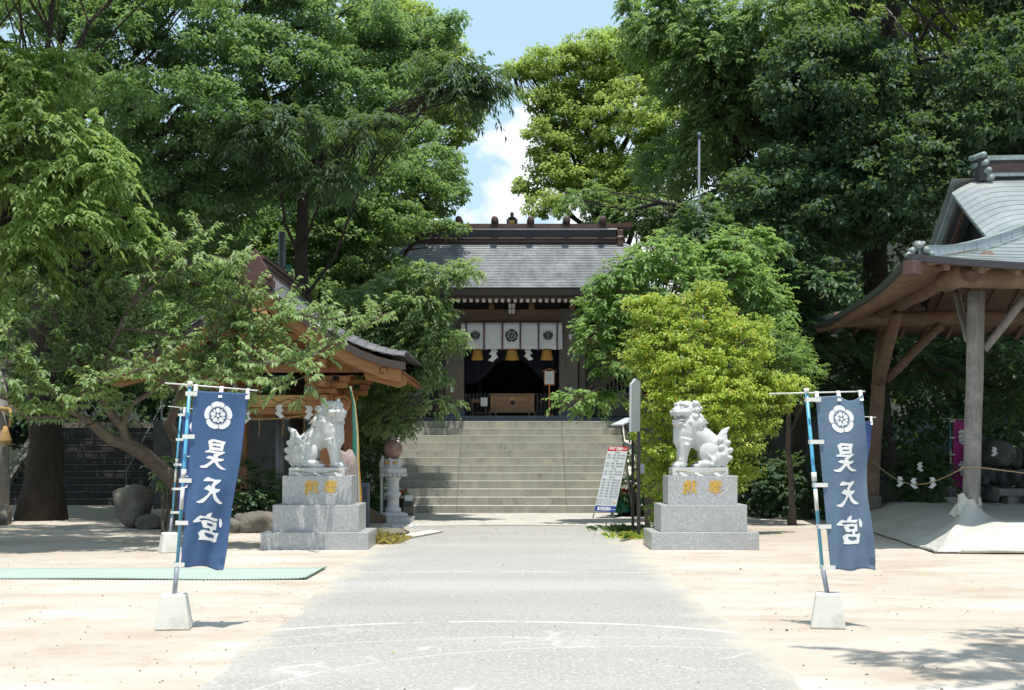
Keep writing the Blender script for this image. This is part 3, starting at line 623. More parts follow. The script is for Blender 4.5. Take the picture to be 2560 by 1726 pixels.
# ------------------------------------------------------------------ curtain, emblems, cords, tassels, paper streamers
def emblem(mb, c, r, ux=Vector((1, 0, 0)), uz=Vector((0, 0, 1)), off=Vector((0, -.006, 0))):
    for s in emblem_shapes():
        mb.add([Vector(c) + ux * (a * r) + uz * (b * r) + off for a, b in s], [tuple(range(len(s)))])
def emblem_shapes():
    out = []
    for k in range(5):
        c = math.pi / 2 + k * 2 * math.pi / 5; h = math.pi / 5 - .028; p = []; n = 9
        for i in range(n + 1):
            a = -h + 2 * h * i / n; q = i / n; rr = 1.0 - .11 * abs(2 * q - 1) ** 3.5; p.append((rr * math.cos(c + a), rr * math.sin(c + a)))
        for i in range(n, -1, -1):
            a = -h + 2 * h * i / n; p.append((.665 * math.cos(c + a), .665 * math.sin(c + a)))
        out += [[p[i], p[i + 1], p[2 * n - i], p[2 * n + 1 - i]] for i in range(n)]
        for i in range(8):       # thin ring
            a0 = c - h + 2 * h * i / 8; a1 = c - h + 2 * h * (i + 1) / 8; out.append([(.635 * math.cos(a0), .635 * math.sin(a0)), (.635 * math.cos(a1), .635 * math.sin(a1)), (.61 * math.cos(a1), .61 * math.sin(a1)), (.61 * math.cos(a0), .61 * math.sin(a0))])
        pet = [(.14, 0), (.2, .06), (.34, .145), (.45, .15), (.50, .09), (.545, .0), (.50, -.09), (.45, -.15), (.34, -.145), (.2, -.06)]
        out.append([(x * math.cos(c) - y * math.sin(c), x * math.sin(c) + y * math.cos(c)) for x, y in pet])
        d = c + math.pi / 5; sep = [(.2, 0), (.36, .055), (.47, .08), (.53, 0), (.47, -.08), (.36, -.055)]
        out.append([(x * math.cos(d) - y * math.sin(d), x * math.sin(d) + y * math.cos(d)) for x, y in sep])
    out.append([(.11 * math.cos(i * math.pi / 5), .11 * math.sin(i * math.pi / 5)) for i in range(10)]); return out
YC = 36.55
cu = thing('entrance_curtain', 'white shrine curtain with black crests and plaited cords hung across the doorway', 'curtain', (0, YC, 4.45))
seams = [950 + x / 2.613 for x in (530, 562, 680, 800, 917, 1036, 1158, 1192)]
zt, zb = ZZ(807.5, YC), ZZ(872, YC)
def curt(x, v):
    u = (x + 1.4) / 2.9; cell = math.sin((x - GX(1165, YC)) / .515 * math.pi) ** 2
    return Vector((x + (.02 * (v - .5) if abs(x) > 1.3 else 0), YC + .045 * cell * v + .01 * math.sin(x * 23) * v, zt + (zb - zt) * v - .035 * (1 - cell) * v * (.4 + abs(u - .5))))
for i in range(len(seams) - 1):
    x0, x1 = GX(seams[i], YC), GX(seams[i + 1], YC)
    mb = MB(); mb.shell(lambda a, b: curt(x0 + .004 + (x1 - x0 - .008) * a, b), 8, 8, (0, .004, 0)); mb.build('curtain_panel', 'white_cloth', cu)
mb = MB(); emblem(mb, (GX(1279, YC), YC + .03, ZZ(839.5, YC)), .185, off=Vector((0, -.03, 0))); mb.build('crest', 'print_black', cu)
leaf = [(0, 1), (.14, .66), (.42, .84), (.40, .52), (.86, .52), (.72, .2), (1, -.02), (.66, -.2), (.74, -.5), (.44, -.5), (.36, -.82), (.12, -.52), (.05, -.56), (.04, -1.0), (-.04, -1.0), (-.05, -.56), (-.12, -.52), (-.36, -.82), (-.44, -.5), (-.74, -.5), (-.66, -.2), (-1, -.02), (-.72, .2), (-.86, .52), (-.40, .52), (-.42, .84), (-.14, .66)]
for px in (1188, 1370.2):
    mb = MB(); c = Vector((GX(px, YC), YC - .005, ZZ(840, YC))); mb.add([c] + [c + Vector((a * .165, 0, b * .165)) for a, b in leaf], [(0, 1 + i, 1 + (i + 1) % len(leaf)) for i in range(len(leaf))])
    mb.build('crest', 'print_black', cu)
    mb = MB()
    for a, b in (((0, -.8), (0, .75)), ((0, -.35), (.6, -.25)), ((0, -.35), (-.6, -.25)), ((0, -.1), (.55, .3)), ((0, -.1), (-.55, .3)), ((0, .2), (.3, .6)), ((0, .2), (-.3, .6))):
        mb.beam(c + Vector((a[0] * .165, -.004, a[1] * .165)), c + Vector((b[0] * .165, -.004, b[1] * .165)), .004, .010, (0, 1, 0))
    mb.build('crest_veins', 'white_cloth', cu)
for px in seams[1:-1]:
    mb = MB(); x = GX(px, YC); mb.tube([(x, YC - .02, zt + .05), (x + .003, YC - .03, zt - .2), (x - .003, YC - .03, zb + .1), (x, YC - .03, zb - .01)], .021, 8); mb.tube([(x, YC - .03, zb), (x, YC - .03, zb - .04)], [.024, .03], 8); mb.build('cord', 'purple_cord', cu)
mb = MB(); mb.tube([(-1.42, YC + .01, zt + .01), (1.45, YC + .01, zt + .01)], .016, 8); mb.build('rod', 'shrine_brown', cu)
nc = thing('navy_curtain', 'dark navy swagged curtain hanging inside the doorway behind the straw tassels', 'curtain', (0, 37.5, 4.2))
def swag(u, v):
    x = -1.38 + 2.76 * u; s = abs(x) / 1.38; low = 4.12 - .75 * (s ** 1.6) + .12 * math.sin(s * 7); low = min(low, 4.3)
    return Vector((x, 37.5 + .04 * math.sin(x * 19) * v, 5.02 + (low - 5.02) * v))
mb = MB(); mb.shell(swag, 40, 10, (0, .01, 0)); mb.build('cloth', 'navy_cloth', nc)
for i, (px, w) in enumerate(((950 + 636 / 2.613, 80), (950 + 862 / 2.613, 90), (950 + 1090 / 2.613, 84))):
    x = GX(px, 36.8); z1 = ZZ(872, 36.8) + .05; z0 = ZZ(901, 36.8); r = w / 2.613 / 2 * 36.8 / F
    g = ('leftmost of the three golden straw tassels under the entrance curtain', 'middle golden straw tassel under the entrance curtain, below the round crest', 'rightmost golden straw tassel, above the small roofed notice in the doorway')[i]
    tt = thing('straw_tassel', g, 'tassel', (x, 36.8, z0), 'straw tassels under the curtain')
    mb = MB(); mb.lathe([(r * .97, z0), (r, z0 + .03), (r * .9, z0 + .12), (r * .74, z0 + .27), (r * .55, z1 - .03), (r * .3, z1 + .02)], (x, 36.8, 0), 28)
    for q, v in enumerate(mb.v): 
        if q % 2: v.x = x + (v.x - x) * .965; v.y = 36.8 + (v.y - 36.8) * .965
    mb.build('straw', 'gold_straw', tt)
    mb = MB(); mb.tube([(x, 36.8, z1), (x, 36.8, z1 + .5)], .03, 8); mb.build('hanging_rope', 'rope', tt)
def shide(name, label, c, h, lean=1, group=None, seed=0):
    """zigzag paper streamer: folded parallelograms"""
    rr = random.Random(seed); t = thing(name, label, 'paper streamer', c, group); x, y, z = c; w = h * .33; mb = MB()
    pts = [((-.2, 0), (.35, 0), (.55, -.26), (-.02, -.22)), ((-.02, -.22), (.55, -.26), (.28, -.55), (-.25, -.48)), ((-.1, -.42), (.45, -.48), (.62, -.72), (.05, -.7)), ((.05, -.62), (.5, -.7), (.1, -1.0), (-.35, -.88))]
    for i, q in enumerate(pts):
        off = i * .004; vs = [Vector((x + a * lean * h * .75, y - off + (.02 * h if k in (1, 2) else 0), z + b * h)) for k, (a, b) in enumerate(q)]
        vs2 = [v + Vector((0, .003, 0)) for v in vs]; mb.add(vs + vs2, [(0, 1, 2, 3), (7, 6, 5, 4), (0, 4, 5, 1), (1, 5, 6, 2), (2, 6, 7, 3), (3, 7, 4, 0)])
    mb.build('folded_paper', 'paper', t); return t
shide('paper_streamer', 'white zigzag paper between the left and middle straw tassels of the doorway', (GX(1229, 36.75), 36.75, ZZ(869, 36.75)), .42, 1)
shide('paper_streamer', 'white zigzag paper between the middle and right straw tassels of the doorway', (GX(1325, 36.75), 36.75, ZZ(869, 36.75)), .38, -1)
mb = MB(); mb.tube([(-1.36, 36.78, 4.62), (-.7, 36.78, 4.52), (0, 36.78, 4.55), (.7, 36.78, 4.52), (1.36, 36.78, 4.62)], .03, 8); tag(mb.build('doorway_rope', 'rope'), 'thick straw rope stretched across the doorway above the golden tassels', 'rope')
# ------------------------------------------------------------------ in the doorway: offertory box, table, notice, fences
def dx(x): return GX(1140 + x / 5.6, 37.2)
def dz(y): return ZZ(780 + y / 5.6, 37.2)
ob = thing('offertory_box', 'long brown wooden offertory box with a dark round crest in the doorway', 'offertory box', ((dx(475) + dx(1105)) / 2, 37.35, FZ))
YB = 37.05
mb = MB(); mb.bx(dx(482), dx(1098), YB, YB + .55, dz(1405), dz(1172)); mb.build('body', 'box_wood', ob, bevel=.006)
mb = MB(); mb.bx(dx(473), dx(1105), YB - .03, YB + .6, dz(1170), dz(1148)); mb.build('top_rim', 'box_wood', ob, bevel=.006)
mb = MB(); mb.bx(dx(465), dx(1112), YB - .03, YB + .58, dz(1418), dz(1400)); mb.build('bottom_rail', 'box_wood', ob, bevel=.006)
for a in (545, 1008):
    mb = MB(); mb.bx(dx(a), dx(a + 26), YB - .045, YB - .002, dz(1452), dz(1176)); mb.build('leg', 'box_wood', ob, bevel=.004)
for a in (462, 1090):
    mb = MB(); mb.bx(dx(a), dx(a + 24), YB + .05, YB + .1, dz(1452), dz(1419)); mb.build('foot', 'box_wood', ob)
for a in (700, 868):
    mb = MB(); mb.bx(dx(a), dx(a + 20), YB - .02, YB - .002, dz(1398), dz(1176)); mb.build('stile', 'box_wood', ob)
mb = MB(); mb.lathe([(.065, 0), (.065, .012)], n=20)
for v in mb.v: v.x, v.y, v.z = v.x + dx(793), YB - .016 + v.z, v.y + dz(1275)
mb.build('crest', 'print_black', ob)
mb = MB(); mb.bx(dx(755), dx(815), YB - .01, YB - .002, dz(1228), dz(1212)); mb.build('gold_plate', 'honey_wood', ob)
tb = thing('side_table', 'small brown wooden side table standing left of the offertory box', 'table', (dx(320), 37.2, FZ))
mb = MB(); mb.bx(dx(216), dx(425), 37.1, 37.45, dz(1275), dz(1220)); mb.build('tabletop', 'brown_wood', tb)
for a in (220, 408):
    for yy in (37.12, 37.4): mb = MB(); mb.bx(dx(a), dx(a + 16), yy, yy + .04, FZ, dz(1276)); mb.build('leg', 'brown_wood', tb)
mb = MB(); mb.bx(dx(236), dx(408), 37.13, 37.15, dz(1428), dz(1414)); mb.build('stretcher', 'brown_wood', tb)
mb = MB(); mb.bx(dx(348), dx(441), 37.07, 37.075, dz(1325), dz(1203)); tag(mb.build('paper_sheet', 'paper'), 'white paper sheet hung on the front right corner of the side table', 'notice')
nb = thing('roofed_notice', 'orange wooden notice with a little gabled roof, right of the offertory box', 'notice', (dx(1305), 36.9, FZ))
def dx2(x): return GX(1140 + x / 5.6, 36.9)
def dz2(y): return ZZ(780 + y / 5.6, 36.9)
mb = MB(); mb.bx(dx2(1234), dx2(1380), 36.88, 36.92, dz2(1028), dz2(828)); mb.build('frame', 'sign_wood', nb)
mb = MB(); mb.bx(dx2(1246), dx2(1367), 36.868, 36.878, dz2(1008), dz2(834)); sheet = mb.build('sheet', 'paper', nb)
mb = MB()
for k in range(5):
    for j in range(9):
        if random.random() < .8: mb.bx(dx2(1262 + k * 20), dx2(1268 + k * 20), 36.862, 36.866, dz2(856 + j * 15 + 9), dz2(856 + j * 15))
mb.build('writing', 'ink', nb, kind='stuff')
mb = MB()
for s in (-1, 1): mb.beam((dx2(1304 + s * 96), 36.9, dz2(838)), (dx2(1304 - s * 4), 36.9, dz2(793)), .14, .02)
mb.build('roof', 'sign_wood', nb)
mb = MB(); mb.bx(dx2(1297), dx2(1315), 36.885, 36.925, FZ, dz2(1029)); mb.build('post', 'sign_wood', nb)
mb = MB(); mb.bx(dx2(1238), dx2(1362), 36.8, 37.0, FZ, dz2(1438)); mb.build('base', 'sign_wood', nb)
for s, a, b, n_ in ((-1, 122, 470, 7), (1, 1120, 1432, 6)):
    f_ = thing('slatted_fence', 'dark round topped paling fence ' + ('left of' if s < 0 else 'right of') + ' the offertory box inside the doorway', 'fence', (dx((a + b) / 2), 37.75, FZ), 'paling fences in the doorway')
    Y_ = 37.75; pm = MB(); pm.prism([(-.036, 0), (.036, 0), (.036, .66), (.02, .70), (-.02, .70), (-.036, .66)], (0, 0, 0), (1, 0, 0), (0, 0, 1), .03); pme = pm.mesh('paling')
    for i in range(n_):
        o = link('paling', pme, 'pillar_wood', f_); o.location = Vector((GX(1140 + (a + 20 + i * 52) / 5.6, Y_), Y_, FZ)) - org(f_)
    for z in (.14, .42): mb = MB(); mb.bx(GX(1140 + a / 5.6, Y_), GX(1140 + b / 5.6, Y_), Y_ + .005, Y_ + .045, FZ + z, FZ + z + .05); mb.build('rail', 'pillar_wood', f_)
# ridge of the hall standing behind, seen just above the roof
rb = thing('rear_ridge_ornament', 'small dark ridge ornament of the hall behind, above the middle of the shrine roof', 'ornament', (.0, 47, 9.2))
def ez(py): return ZZ(500 + py / 2.613, 47)
mb = MB(); mb.bx(-.2, .2, 47, 47.5, ez(165), ez(122)); mb.bx(-.14, .14, 46.98, 47.5, ez(122), ez(112)); mb.build('ridge_end_tile', 'ridge_dark', rb, bevel=.04)
mb = MB(); mb.bx(-.065, .065, 46.9, 47.2, ez(120), ez(84)); mb.build('upright_tile', 'ridge_dark', rb, bevel=.02)
mb = MB(); mb.tube([(0, 46.96, ez(148)), (0, 46.99, ez(148))], .09, 12); mb.build('crest', 'gold_paint', rb)
rh = thing('rear_hall', 'grey roofed hall standing close behind the shrine hall', 'shrine', (0, 50, T0))
mb = MB(); mb.prism([(-3.4, 5.6), (3.4, 5.6), (.15, ez(160)), (-.15, ez(160))], (0, 47.05, 0), (1, 0, 0), (0, 0, 1), -8); mb.build('roof', 'roof_grey', rh)
mb = MB(); mb.bx(-2.8, 2.8, 47.5, 55, T0, 5.59); mb.build('wall', 'wall_dark', rh)
# ------------------------------------------------------------------ granite pedestals and the two guardian lion dogs
def pedestal(side, px0, px1, label):
    Yf = 19.9; x0, x1 = GX(px0, Yf), GX(px1, Yf); cx = (x0 + x1) / 2
    t = thing('stone_pedestal', label, 'pedestal', (cx, Yf + .6, 0), 'granite pedestals')
    zs = [0, ZZ(1332, Yf), ZZ(1263, Yf + .13), ZZ(1190, Yf + .28)]; hw = [(x1 - x0) / 2, 1.35 / 2, 1.095 / 2]; d = [1.24, .98, .70]
    for i in range(3):
        mb = MB(); mb.box((cx, Yf + .62, (zs[i] + zs[i + 1]) / 2), (hw[i] * 2, d[i], zs[i + 1] - zs[i] - (.0 if i == 0 else .001))); mb.build('granite_block', 'granite', t, bevel=.006)
    yb = Yf + .62 - .35
    for ch, px in (('獻', 779.5 if side < 0 else 1725), ('奉', 827 if side < 0 else 1789)):
        text(ch, .235, facing((GX(px, yb), yb - .003, (zs[2] + zs[3]) / 2 + .03)), 'gold_paint', t, bold=.0055)
    return t, cx, Yf + .62, zs[3]
pl, lcx, lcy, lz = pedestal(-1, 651, 921, 'left stepped granite pedestal with two gold characters under the closed mouthed lion dog')
pr_, rcx, rcy, rz = pedestal(1, 1628.7, 1898, 'right stepped granite pedestal with two gold characters under the open mouthed lion dog')

def sculpt(name, parts, mat, parent, mtx, voxel=.009, smooth=2):
    me = bpy.data.meshes.new(name); me.from_pydata([mtx @ v for v in parts.v], [], parts.f)
    b = bmesh.new(); b.from_mesh(me); bmesh.ops.recalc_face_normals(b, faces=b.faces); b.to_mesh(me); b.free()
    o = bpy.data.objects.new('tmp', me); COL.objects.link(o)
    r = o.modifiers.new('r', 'REMESH'); r.mode = 'VOXEL'; r.voxel_size = voxel; r.use_smooth_shade = True
    if smooth: s = o.modifiers.new('s', 'SMOOTH'); s.factor = .5; s.iterations = smooth
    dg = bpy.context.evaluated_depsgraph_get(); dg.update(); m2 = bpy.data.meshes.new_from_object(o.evaluated_get(dg)); bpy.data.objects.remove(o)
    off = org(parent); m2.transform(Matrix.Translation(-off)); m2.name = name; m2.materials.clear()
    return link(name, m2, mat, parent)
def curl(mb, c, r, axis=(0, -1, 0), turns=1.6, hand=1):
    """a carved ball of hair with a spiral groove ridge facing the viewer"""
    c = Vector(c); mb.ell(c, (r, r, r), nu=14, nv=9); ax = Vector(axis).normalized(); q = ax.to_track_quat('Z', 'Y'); pts = []; n = int(14 * turns)
    for i in range(n + 1):
        a = hand * i / n * turns * 2 * math.pi; k = r * (.82 - .72 * i / n); z = math.sqrt(max(0, (r * 1.03) ** 2 - k * k)); pts.append(c + q @ Vector((k * math.cos(a), k * math.sin(a), z)))
    mb.tube(pts, [r * .17] * (n) + [r * .2], 6)
def lock(mb, a, b, r, bend=(0, 0, 0)):
    a, b = Vector(a), Vector(b); m = (a + b) / 2 + Vector(bend); mb.tube([a, a.lerp(m, .6), m, m.lerp(b, .6), b], [r * .8, r, r * .8, r * .5, r * .12], 7)
def liondog(side):
    """u forward, v towards the viewer, w up; built facing +u and mirrored by the caller"""
    B = MB(); E = lambda c, r, m=None: B.ell(c, r, m, 18, 12)
    def T(p, r, n=14): B.tube(p, r, n)
    rot = lambda a, ax='Y': Matrix.Rotation(R(a), 3, ax)
    # trunk of the body: chest, back, loin
    T([(.20, 0, .30), (.22, 0, .42), (.20, 0, .56), (.14, 0, .70), (.09, 0, .80)], [.12, .185, .21, .205, .19], 20)
    T([(.16, 0, .60), (.04, 0, .55), (-.08, 0, .48), (-.2, 0, .37), (-.26, 0, .27)], [.17, .175, .17, .175, .155], 20)
    E((.24, 0, .47), (.15, .17, .19)); E((.26, 0, .36), (.10, .14, .10)); E((-.24, 0, .16), (.16, .17, .16))
    E((-.06, 0, .38), (.16, .14, .13))
    for s in (-1, 1):
        T([(.21, .12 * s, .46), (.235, .135 * s, .33), (.255, .135 * s, .19), (.265, .135 * s, .08)], [.115, .095, .075, .068], 16)       # foreleg
        E((.295, .135 * s, .055), (.105, .078, .058))
        for k in range(4): E((.375 - abs(k - 1.5) * .012, (.135 + (k - 1.5) * .042) * s, .035), (.045, .024, .036))
        curl(B, (.29, (.135 + .02) * s, .125), .042, (.6, s * 1., .2), 1.3); curl(B, (.21, .23 * s, .36), .038, (.2, s, 0), 1.3)
        E((-.15, .125 * s, .255), (.155, .085, .17), rot(-14)); E((-.22, .12 * s, .16), (.15, .08, .14))                                   # haunch
        T([(-.24, .13 * s, .09), (-.12, .16 * s, .065), (.02, .165 * s, .052)], [.085, .068, .06], 12)                                  # hind foot
        for k in range(4): E((.065 - abs(k - 1.5) * .012, (.165 + (k - 1.5) * .035) * s, .032), (.042, .021, .033))
        curl(B, (-.19, .225 * s, .05), .035, (0, s, 0), 1.2); lock(B, (-.2, .215 * s, .08), (-.12, .215 * s, .22), .03, (-.03, 0, 0)); lock(B, (-.23, .21 * s, .08), (-.2, .2 * s, .2), .026, (-.03, 0, 0))
    # tail: upright flame over a fan of curls
    T([(-.33, 0, .04), (-.40, 0, .16), (-.42, 0, .28), (-.39, 0, .40), (-.385, 0, .50), (-.415, 0, .58), (-.50, 0, .655)], [.11, .115, .10, .095, .082, .055, .012], 16)
    E((-.37, 0, .2), (.12, .16, .19))
    for s in (-1, 1):
        for (u, w, r) in ((-.33, .44, .052), (-.35, .325, .058), (-.355, .195, .062)): curl(B, (u, .115 * s, w), r, (.1, s, .1), 1.6)
        for (u, w, r) in ((-.47, .40, .045), (-.50, .28, .05), (-.49, .16, .05)): curl(B, (u, .055 * s, w), r, (-.7, s, 0), 1.4)
        for k in range(3): lock(B, (-.36, .05 * s, .40 + k * .05), (-.47 + k * .01, .03 * s, .60), .022, (.02, .02 * s, 0))
        for k in range(3): lock(B, (-.40, .10 * s, .13 - k * .02), (-.32 + k * .03, .14 * s, .01), .03)
    # spine ridge
    for k in range(8): q = k / 7; B.ell((.03 - .30 * q, 0, .765 - .265 * q - .03 * q), (.045, .022, .028), rot(38), 8, 6)
    # chest hair and mane locks, falling from under the curls
    for s in (-1, 1):
        for (u, v, w, u2, v2, w2, r) in ((.31, .05, .74, .37, .04, .48, .040), (.27, .12, .74, .31, .13, .45, .042), (.19, .175, .74, .21, .19, .44, .044), (.10, .185, .75, .07, .19, .50, .044), (.03, .165, .77, -.05, .165, .56, .042), (-.02, .11, .80, -.13, .10, .62, .036)):
            lock(B, (u, v * s, w), (u2, (v2 - .022) * s, w2 + .02), r * .9, (.01, .008 * s, 0)); lock(B, (u - .03, v * s * .98, w), (u2 - .04, (v2 - .03) * s, w2 + .07), r * .6, (.0, .008 * s, 0))
    # head in its own frame: f forward, l left(+)/right, h up; turned towards the viewer
    yaw = (38 if side > 0 else 44); H = Matrix.Translation((.19, 0, .885)) @ Matrix.Rotation(R(yaw), 4, 'Z') @ Matrix.Scale(1.16, 4); Hd = MB(); k0 = Hd
    def HE(c, r, m=None, nu=14, nv=10): Hd.ell(c, r, m, nu, nv)
    open_ = side > 0
    HE((0, 0, .02), (.165, .155, .145)); HE((.06, 0, .08), (.10, .12, .075)); HE((-.06, 0, -.03), (.14, .15, .15))
    for s in (-1, 1):
        HE((.115, .062 * s, .108), (.055, .052, .026), rot(-12)); HE((.135, .04 * s, .118), (.03, .026, .022)); HE((.10, .10 * s, .10), (.04, .03, .022))   # brows
        HE((.145, .064 * s, .068), (.024, .030, .021)); HE((.158, .066 * s, .068), (.014, .013, .012))                                               # eyes
        Hd.tube([(.155, .035 * s, .055), (.165, .065 * s, .045), (.14, .1 * s, .055)], .009, 6)
        HE((.11, .10 * s, .0), (.075, .055, .055))                                                                                                  # cheeks
        HE((.20, .052 * s, .002), (.06, .055, .036)); HE((.225, .03 * s, .032), (.022, .022, .02))                                                      # muzzle, nostril
        if open_:   # flopped ear
            Hd.tube([(-.0, .12 * s, .125), (-.04, .17 * s, .12), (-.08, .19 * s, .075)], [.045, .042, .012], 8)
        else:       # pricked ear
            Hd.tube([(-.01, .095 * s, .10), (.0, .125 * s, .155), (.015, .14 * s, .205)], [.058, .040, .008], 10); 
    HE((.225, 0, .035), (.035, .042, .03)); HE((.17, 0, .05), (.05, .04, .035)); HE((.20, 0, .005), (.065, .07, .035))
    # lips
    def lip(z, zc, r, reach=.245, wide=.105):
        n = 12; pts = []
        for i in range(n + 1):
            a = -math.pi / 2 * 1.08 + math.pi * 1.08 * i / n; pts.append((.05 + (reach - .05) * math.cos(a) ** 1 if math.cos(a) > 0 else .05, wide * math.sin(a) * 1.12, z + zc * abs(math.sin(a))))
        Hd.tube(pts, r, 7)
    lip(-.030, .012, .014); lip(-.036, .0, .010, .25)
    jz = -.145 if open_ else -.092
    HE((.13, 0, jz), (.115, .10, .036), rot(6 if open_ else 0)); lip(jz + .028, .02, .013, .235, .10); HE((.21, 0, jz - .004), (.03, .06, .028))
    HE((.02, 0, -.10), (.09, .12, .07))
    if open_:
        HE((.10, 0, jz + .032), (.09, .055, .018))
        for s in (-1, 1):
            Hd.tube([(.215, .075 * s, -.035), (.215, .078 * s, -.068)], [.014, .005], 7); Hd.tube([(.205, .062 * s, jz + .02), (.205, .064 * s, jz + .056)], [.013, .005], 7)
        for i in range(7): a = (i - 3) * .022; HE((.225 - abs(i - 3) * .004, a, -.042), (.008, .009, .014), None, 8, 6)
    else:
        HE((.10, 0, -.06), (.125, .095, .03))
        for i in range(9): a = (i - 4) * .019; HE((.228 - abs(i - 4) ** 1.5 * .0035, a, -.056), (.012, .0085, .014), None, 8, 6)
        for s in (-1, 1): Hd.tube([(.215, .078 * s, -.03), (.218, .08 * s, -.078)], [.014, .006], 7)
    for s in (-1, 1):
        for (f, l, h, r) in ((-.03, .165, .03, .05), (.0, .165, -.06, .05), (.055, .135, -.135, .046), (-.10, .15, -.06, .05), (-.12, .12, .05, .05), (.12, .085, -.185, .034)):
            curl(Hd, (f, l * s, h), r, (.45, s, .05), 1.6, s)
    HE((.16, 0, -.185), (.03, .03, .03)); HE((-.10, 0, -.02), (.11, .13, .13))
    B.add([H @ Vector(v) for v in Hd.v], Hd.f, True)
    for k in range(5): lock(B, H @ Vector((.15, -.04 + k * .02, -.18)), H @ Vector((.16, -.05 + k * .025, -.30)), .02)
    return B
def statue(side, cx, cy, z, label):
    t = thing('lion_dog_statue', label, 'statue', (cx, cy, z), 'guardian lion dog statues'); pz = .125
    mb = MB(); x0 = cx + (.0 if side > 0 else -.02)
    mb.box((x0, cy, z + pz / 2 + .001), (.885, .50, pz)); mb.build('plinth', 'statue_stone', t, bevel=.006)
    B = liondog(side); s = 1.0
    m = Matrix.Translation((x0 + (-.0 if side > 0 else 0), cy, z + pz - .004)) @ Matrix.Diagonal(((-1 if side > 0 else 1) * s, -1 * .92, s, 1)) @ Matrix.Translation((-.0, 0, 0))
    o = sculpt('body', B, 'statue_stone', t, m, .0098, 1); return t
statue(-1, lcx, lcy, lz, 'white stone lion dog with pricked ears and closed mouth, facing right')
statue(1, rcx - .02, rcy, rz, 'white stone lion dog with flopped ears and open mouth, facing left')
# straw cord with knotted paper round each plinth
for (cx, cy, z, n, lbl) in ((lcx - .02, lcy, lz, 3, 'straw cord with folded papers round the plinth of the left lion dog'), (rcx - .02, rcy, rz, 3, 'straw cord with folded papers round the plinth of the right lion dog')):
    t = thing('plinth_rope', lbl, 'rope', (cx, cy, z)); mb = MB(); pts = []
    for k in range(33):
        a = 2 * math.pi * k / 32; ux = max(-1, min(1, 1.3 * math.cos(a))); uy = max(-1, min(1, 1.3 * math.sin(a))); pts.append((cx + .455 * ux, cy + .262 * uy, z + .055 + .022 * math.sin(a * 5)))
    mb.tube(pts, .0065, 6); mb.build('cord', 'rope', t)
    for i in range(n):
        x = cx - .3 + i * .3 + random.uniform(-.05, .05); y = cy - .275; mb = MB()
        for q in range(3):
            a = random.uniform(-.5, .5); mb.box((x + q * .035 - .03, y - .01 - q * .006, z + .035 - q * .018), (.06, .008, .035), Matrix.Rotation(a, 3, 'Y'))
        mb.build('folded_paper', 'paper', t)

# ------------------------------------------------------------------ banners: lettering and crest are cut from the cloth's own surface
def px1(pts, ox=440, oy=960, k=7.127): return [(ox + x / k, oy + y / k) for x, y in pts]
def px2(pts): return px1(pts, 440, 1170, 6.03)
G1 = [[px1([(600,1025),(670,990),(750,1003),(850,1022),(907,1035),(888,1070),(868,1110),(852,1198),(750,1197),(660,1183),(622,1178),(615,1110)]),
       px1([(678,1042),(730,1045),(815,1060),(812,1075),(740,1062),(678,1070)]), px1([(678,1103),(735,1115),(812,1120),(812,1145),(740,1140),(678,1130)])],
      [px1([(545,1220),(555,1200),(630,1178),(660,1192),(760,1212),(890,1208),(885,1230),(840,1255),(800,1275),(770,1290),(765,1315),(775,1330),(868,1332),(865,1355),(820,1380),(775,1385),(770,1400),(790,1440),(840,1480),(910,1520),(880,1527),(820,1518),(770,1490),(735,1450),(715,1405),(690,1410),(640,1455),(590,1495),(545,1503),(490,1495),(450,1470),(465,1460),(540,1450),(600,1420),(650,1375),(668,1352),(620,1345),(565,1325),(570,1312),(620,1290),(660,1290),(672,1303),(690,1310),(688,1280),(700,1262),(735,1250),(640,1232),(575,1228)])],
      [px2([(447,190),(475,165),(515,142),(545,160),(620,180),(700,170),(705,182),(680,215),(650,240),(620,265),(612,290),(620,315),(690,312),(692,325),(665,360),(630,372),(632,400),(655,450),(690,490),(725,522),(700,537),(665,530),(625,500),(600,460),(580,385),(560,400),(530,440),(490,490),(445,530),(400,532),(350,515),(352,500),(400,488),(450,460),(500,420),(540,365),(510,345),(458,322),(470,305),(520,268),(545,270),(550,285),(568,290),(565,265),(580,240),(600,215),(570,205),(510,210),(455,205)])],
      [px2([(298,795),(310,780),(360,740),(405,720),(450,735),(485,735),(495,710),(530,690),(575,675),(572,690),(550,745),(600,752),(655,765),(625,800),(590,798),(520,772),(450,762),(385,770),(400,790),(430,810),(410,815),(350,812),(305,812)])],
      [px2([(680,748),(692,760),(705,810),(705,840),(680,892),(660,880),(655,860),(660,800),(668,765)])],
      [px2([(430,800),(460,790),(520,795),(560,810),(628,820),(622,860),(605,935),(570,930),(560,965),(600,975),(640,970),(632,1000),(610,1050),(600,1100),(572,1122),(520,1105),(440,1095),(365,1090),(362,1075),(378,1050),(370,1010),(358,985),(400,950),(450,938),(510,955),(525,960),(530,925),(520,912),(480,915),(435,905),(425,860),(412,830)]),
       px2([(490,838),(530,835),(570,845),(572,880),(530,885),(495,865)]), px2([(445,985),(490,985),(570,1010),(570,1055),(500,1055),(465,1035)])]]
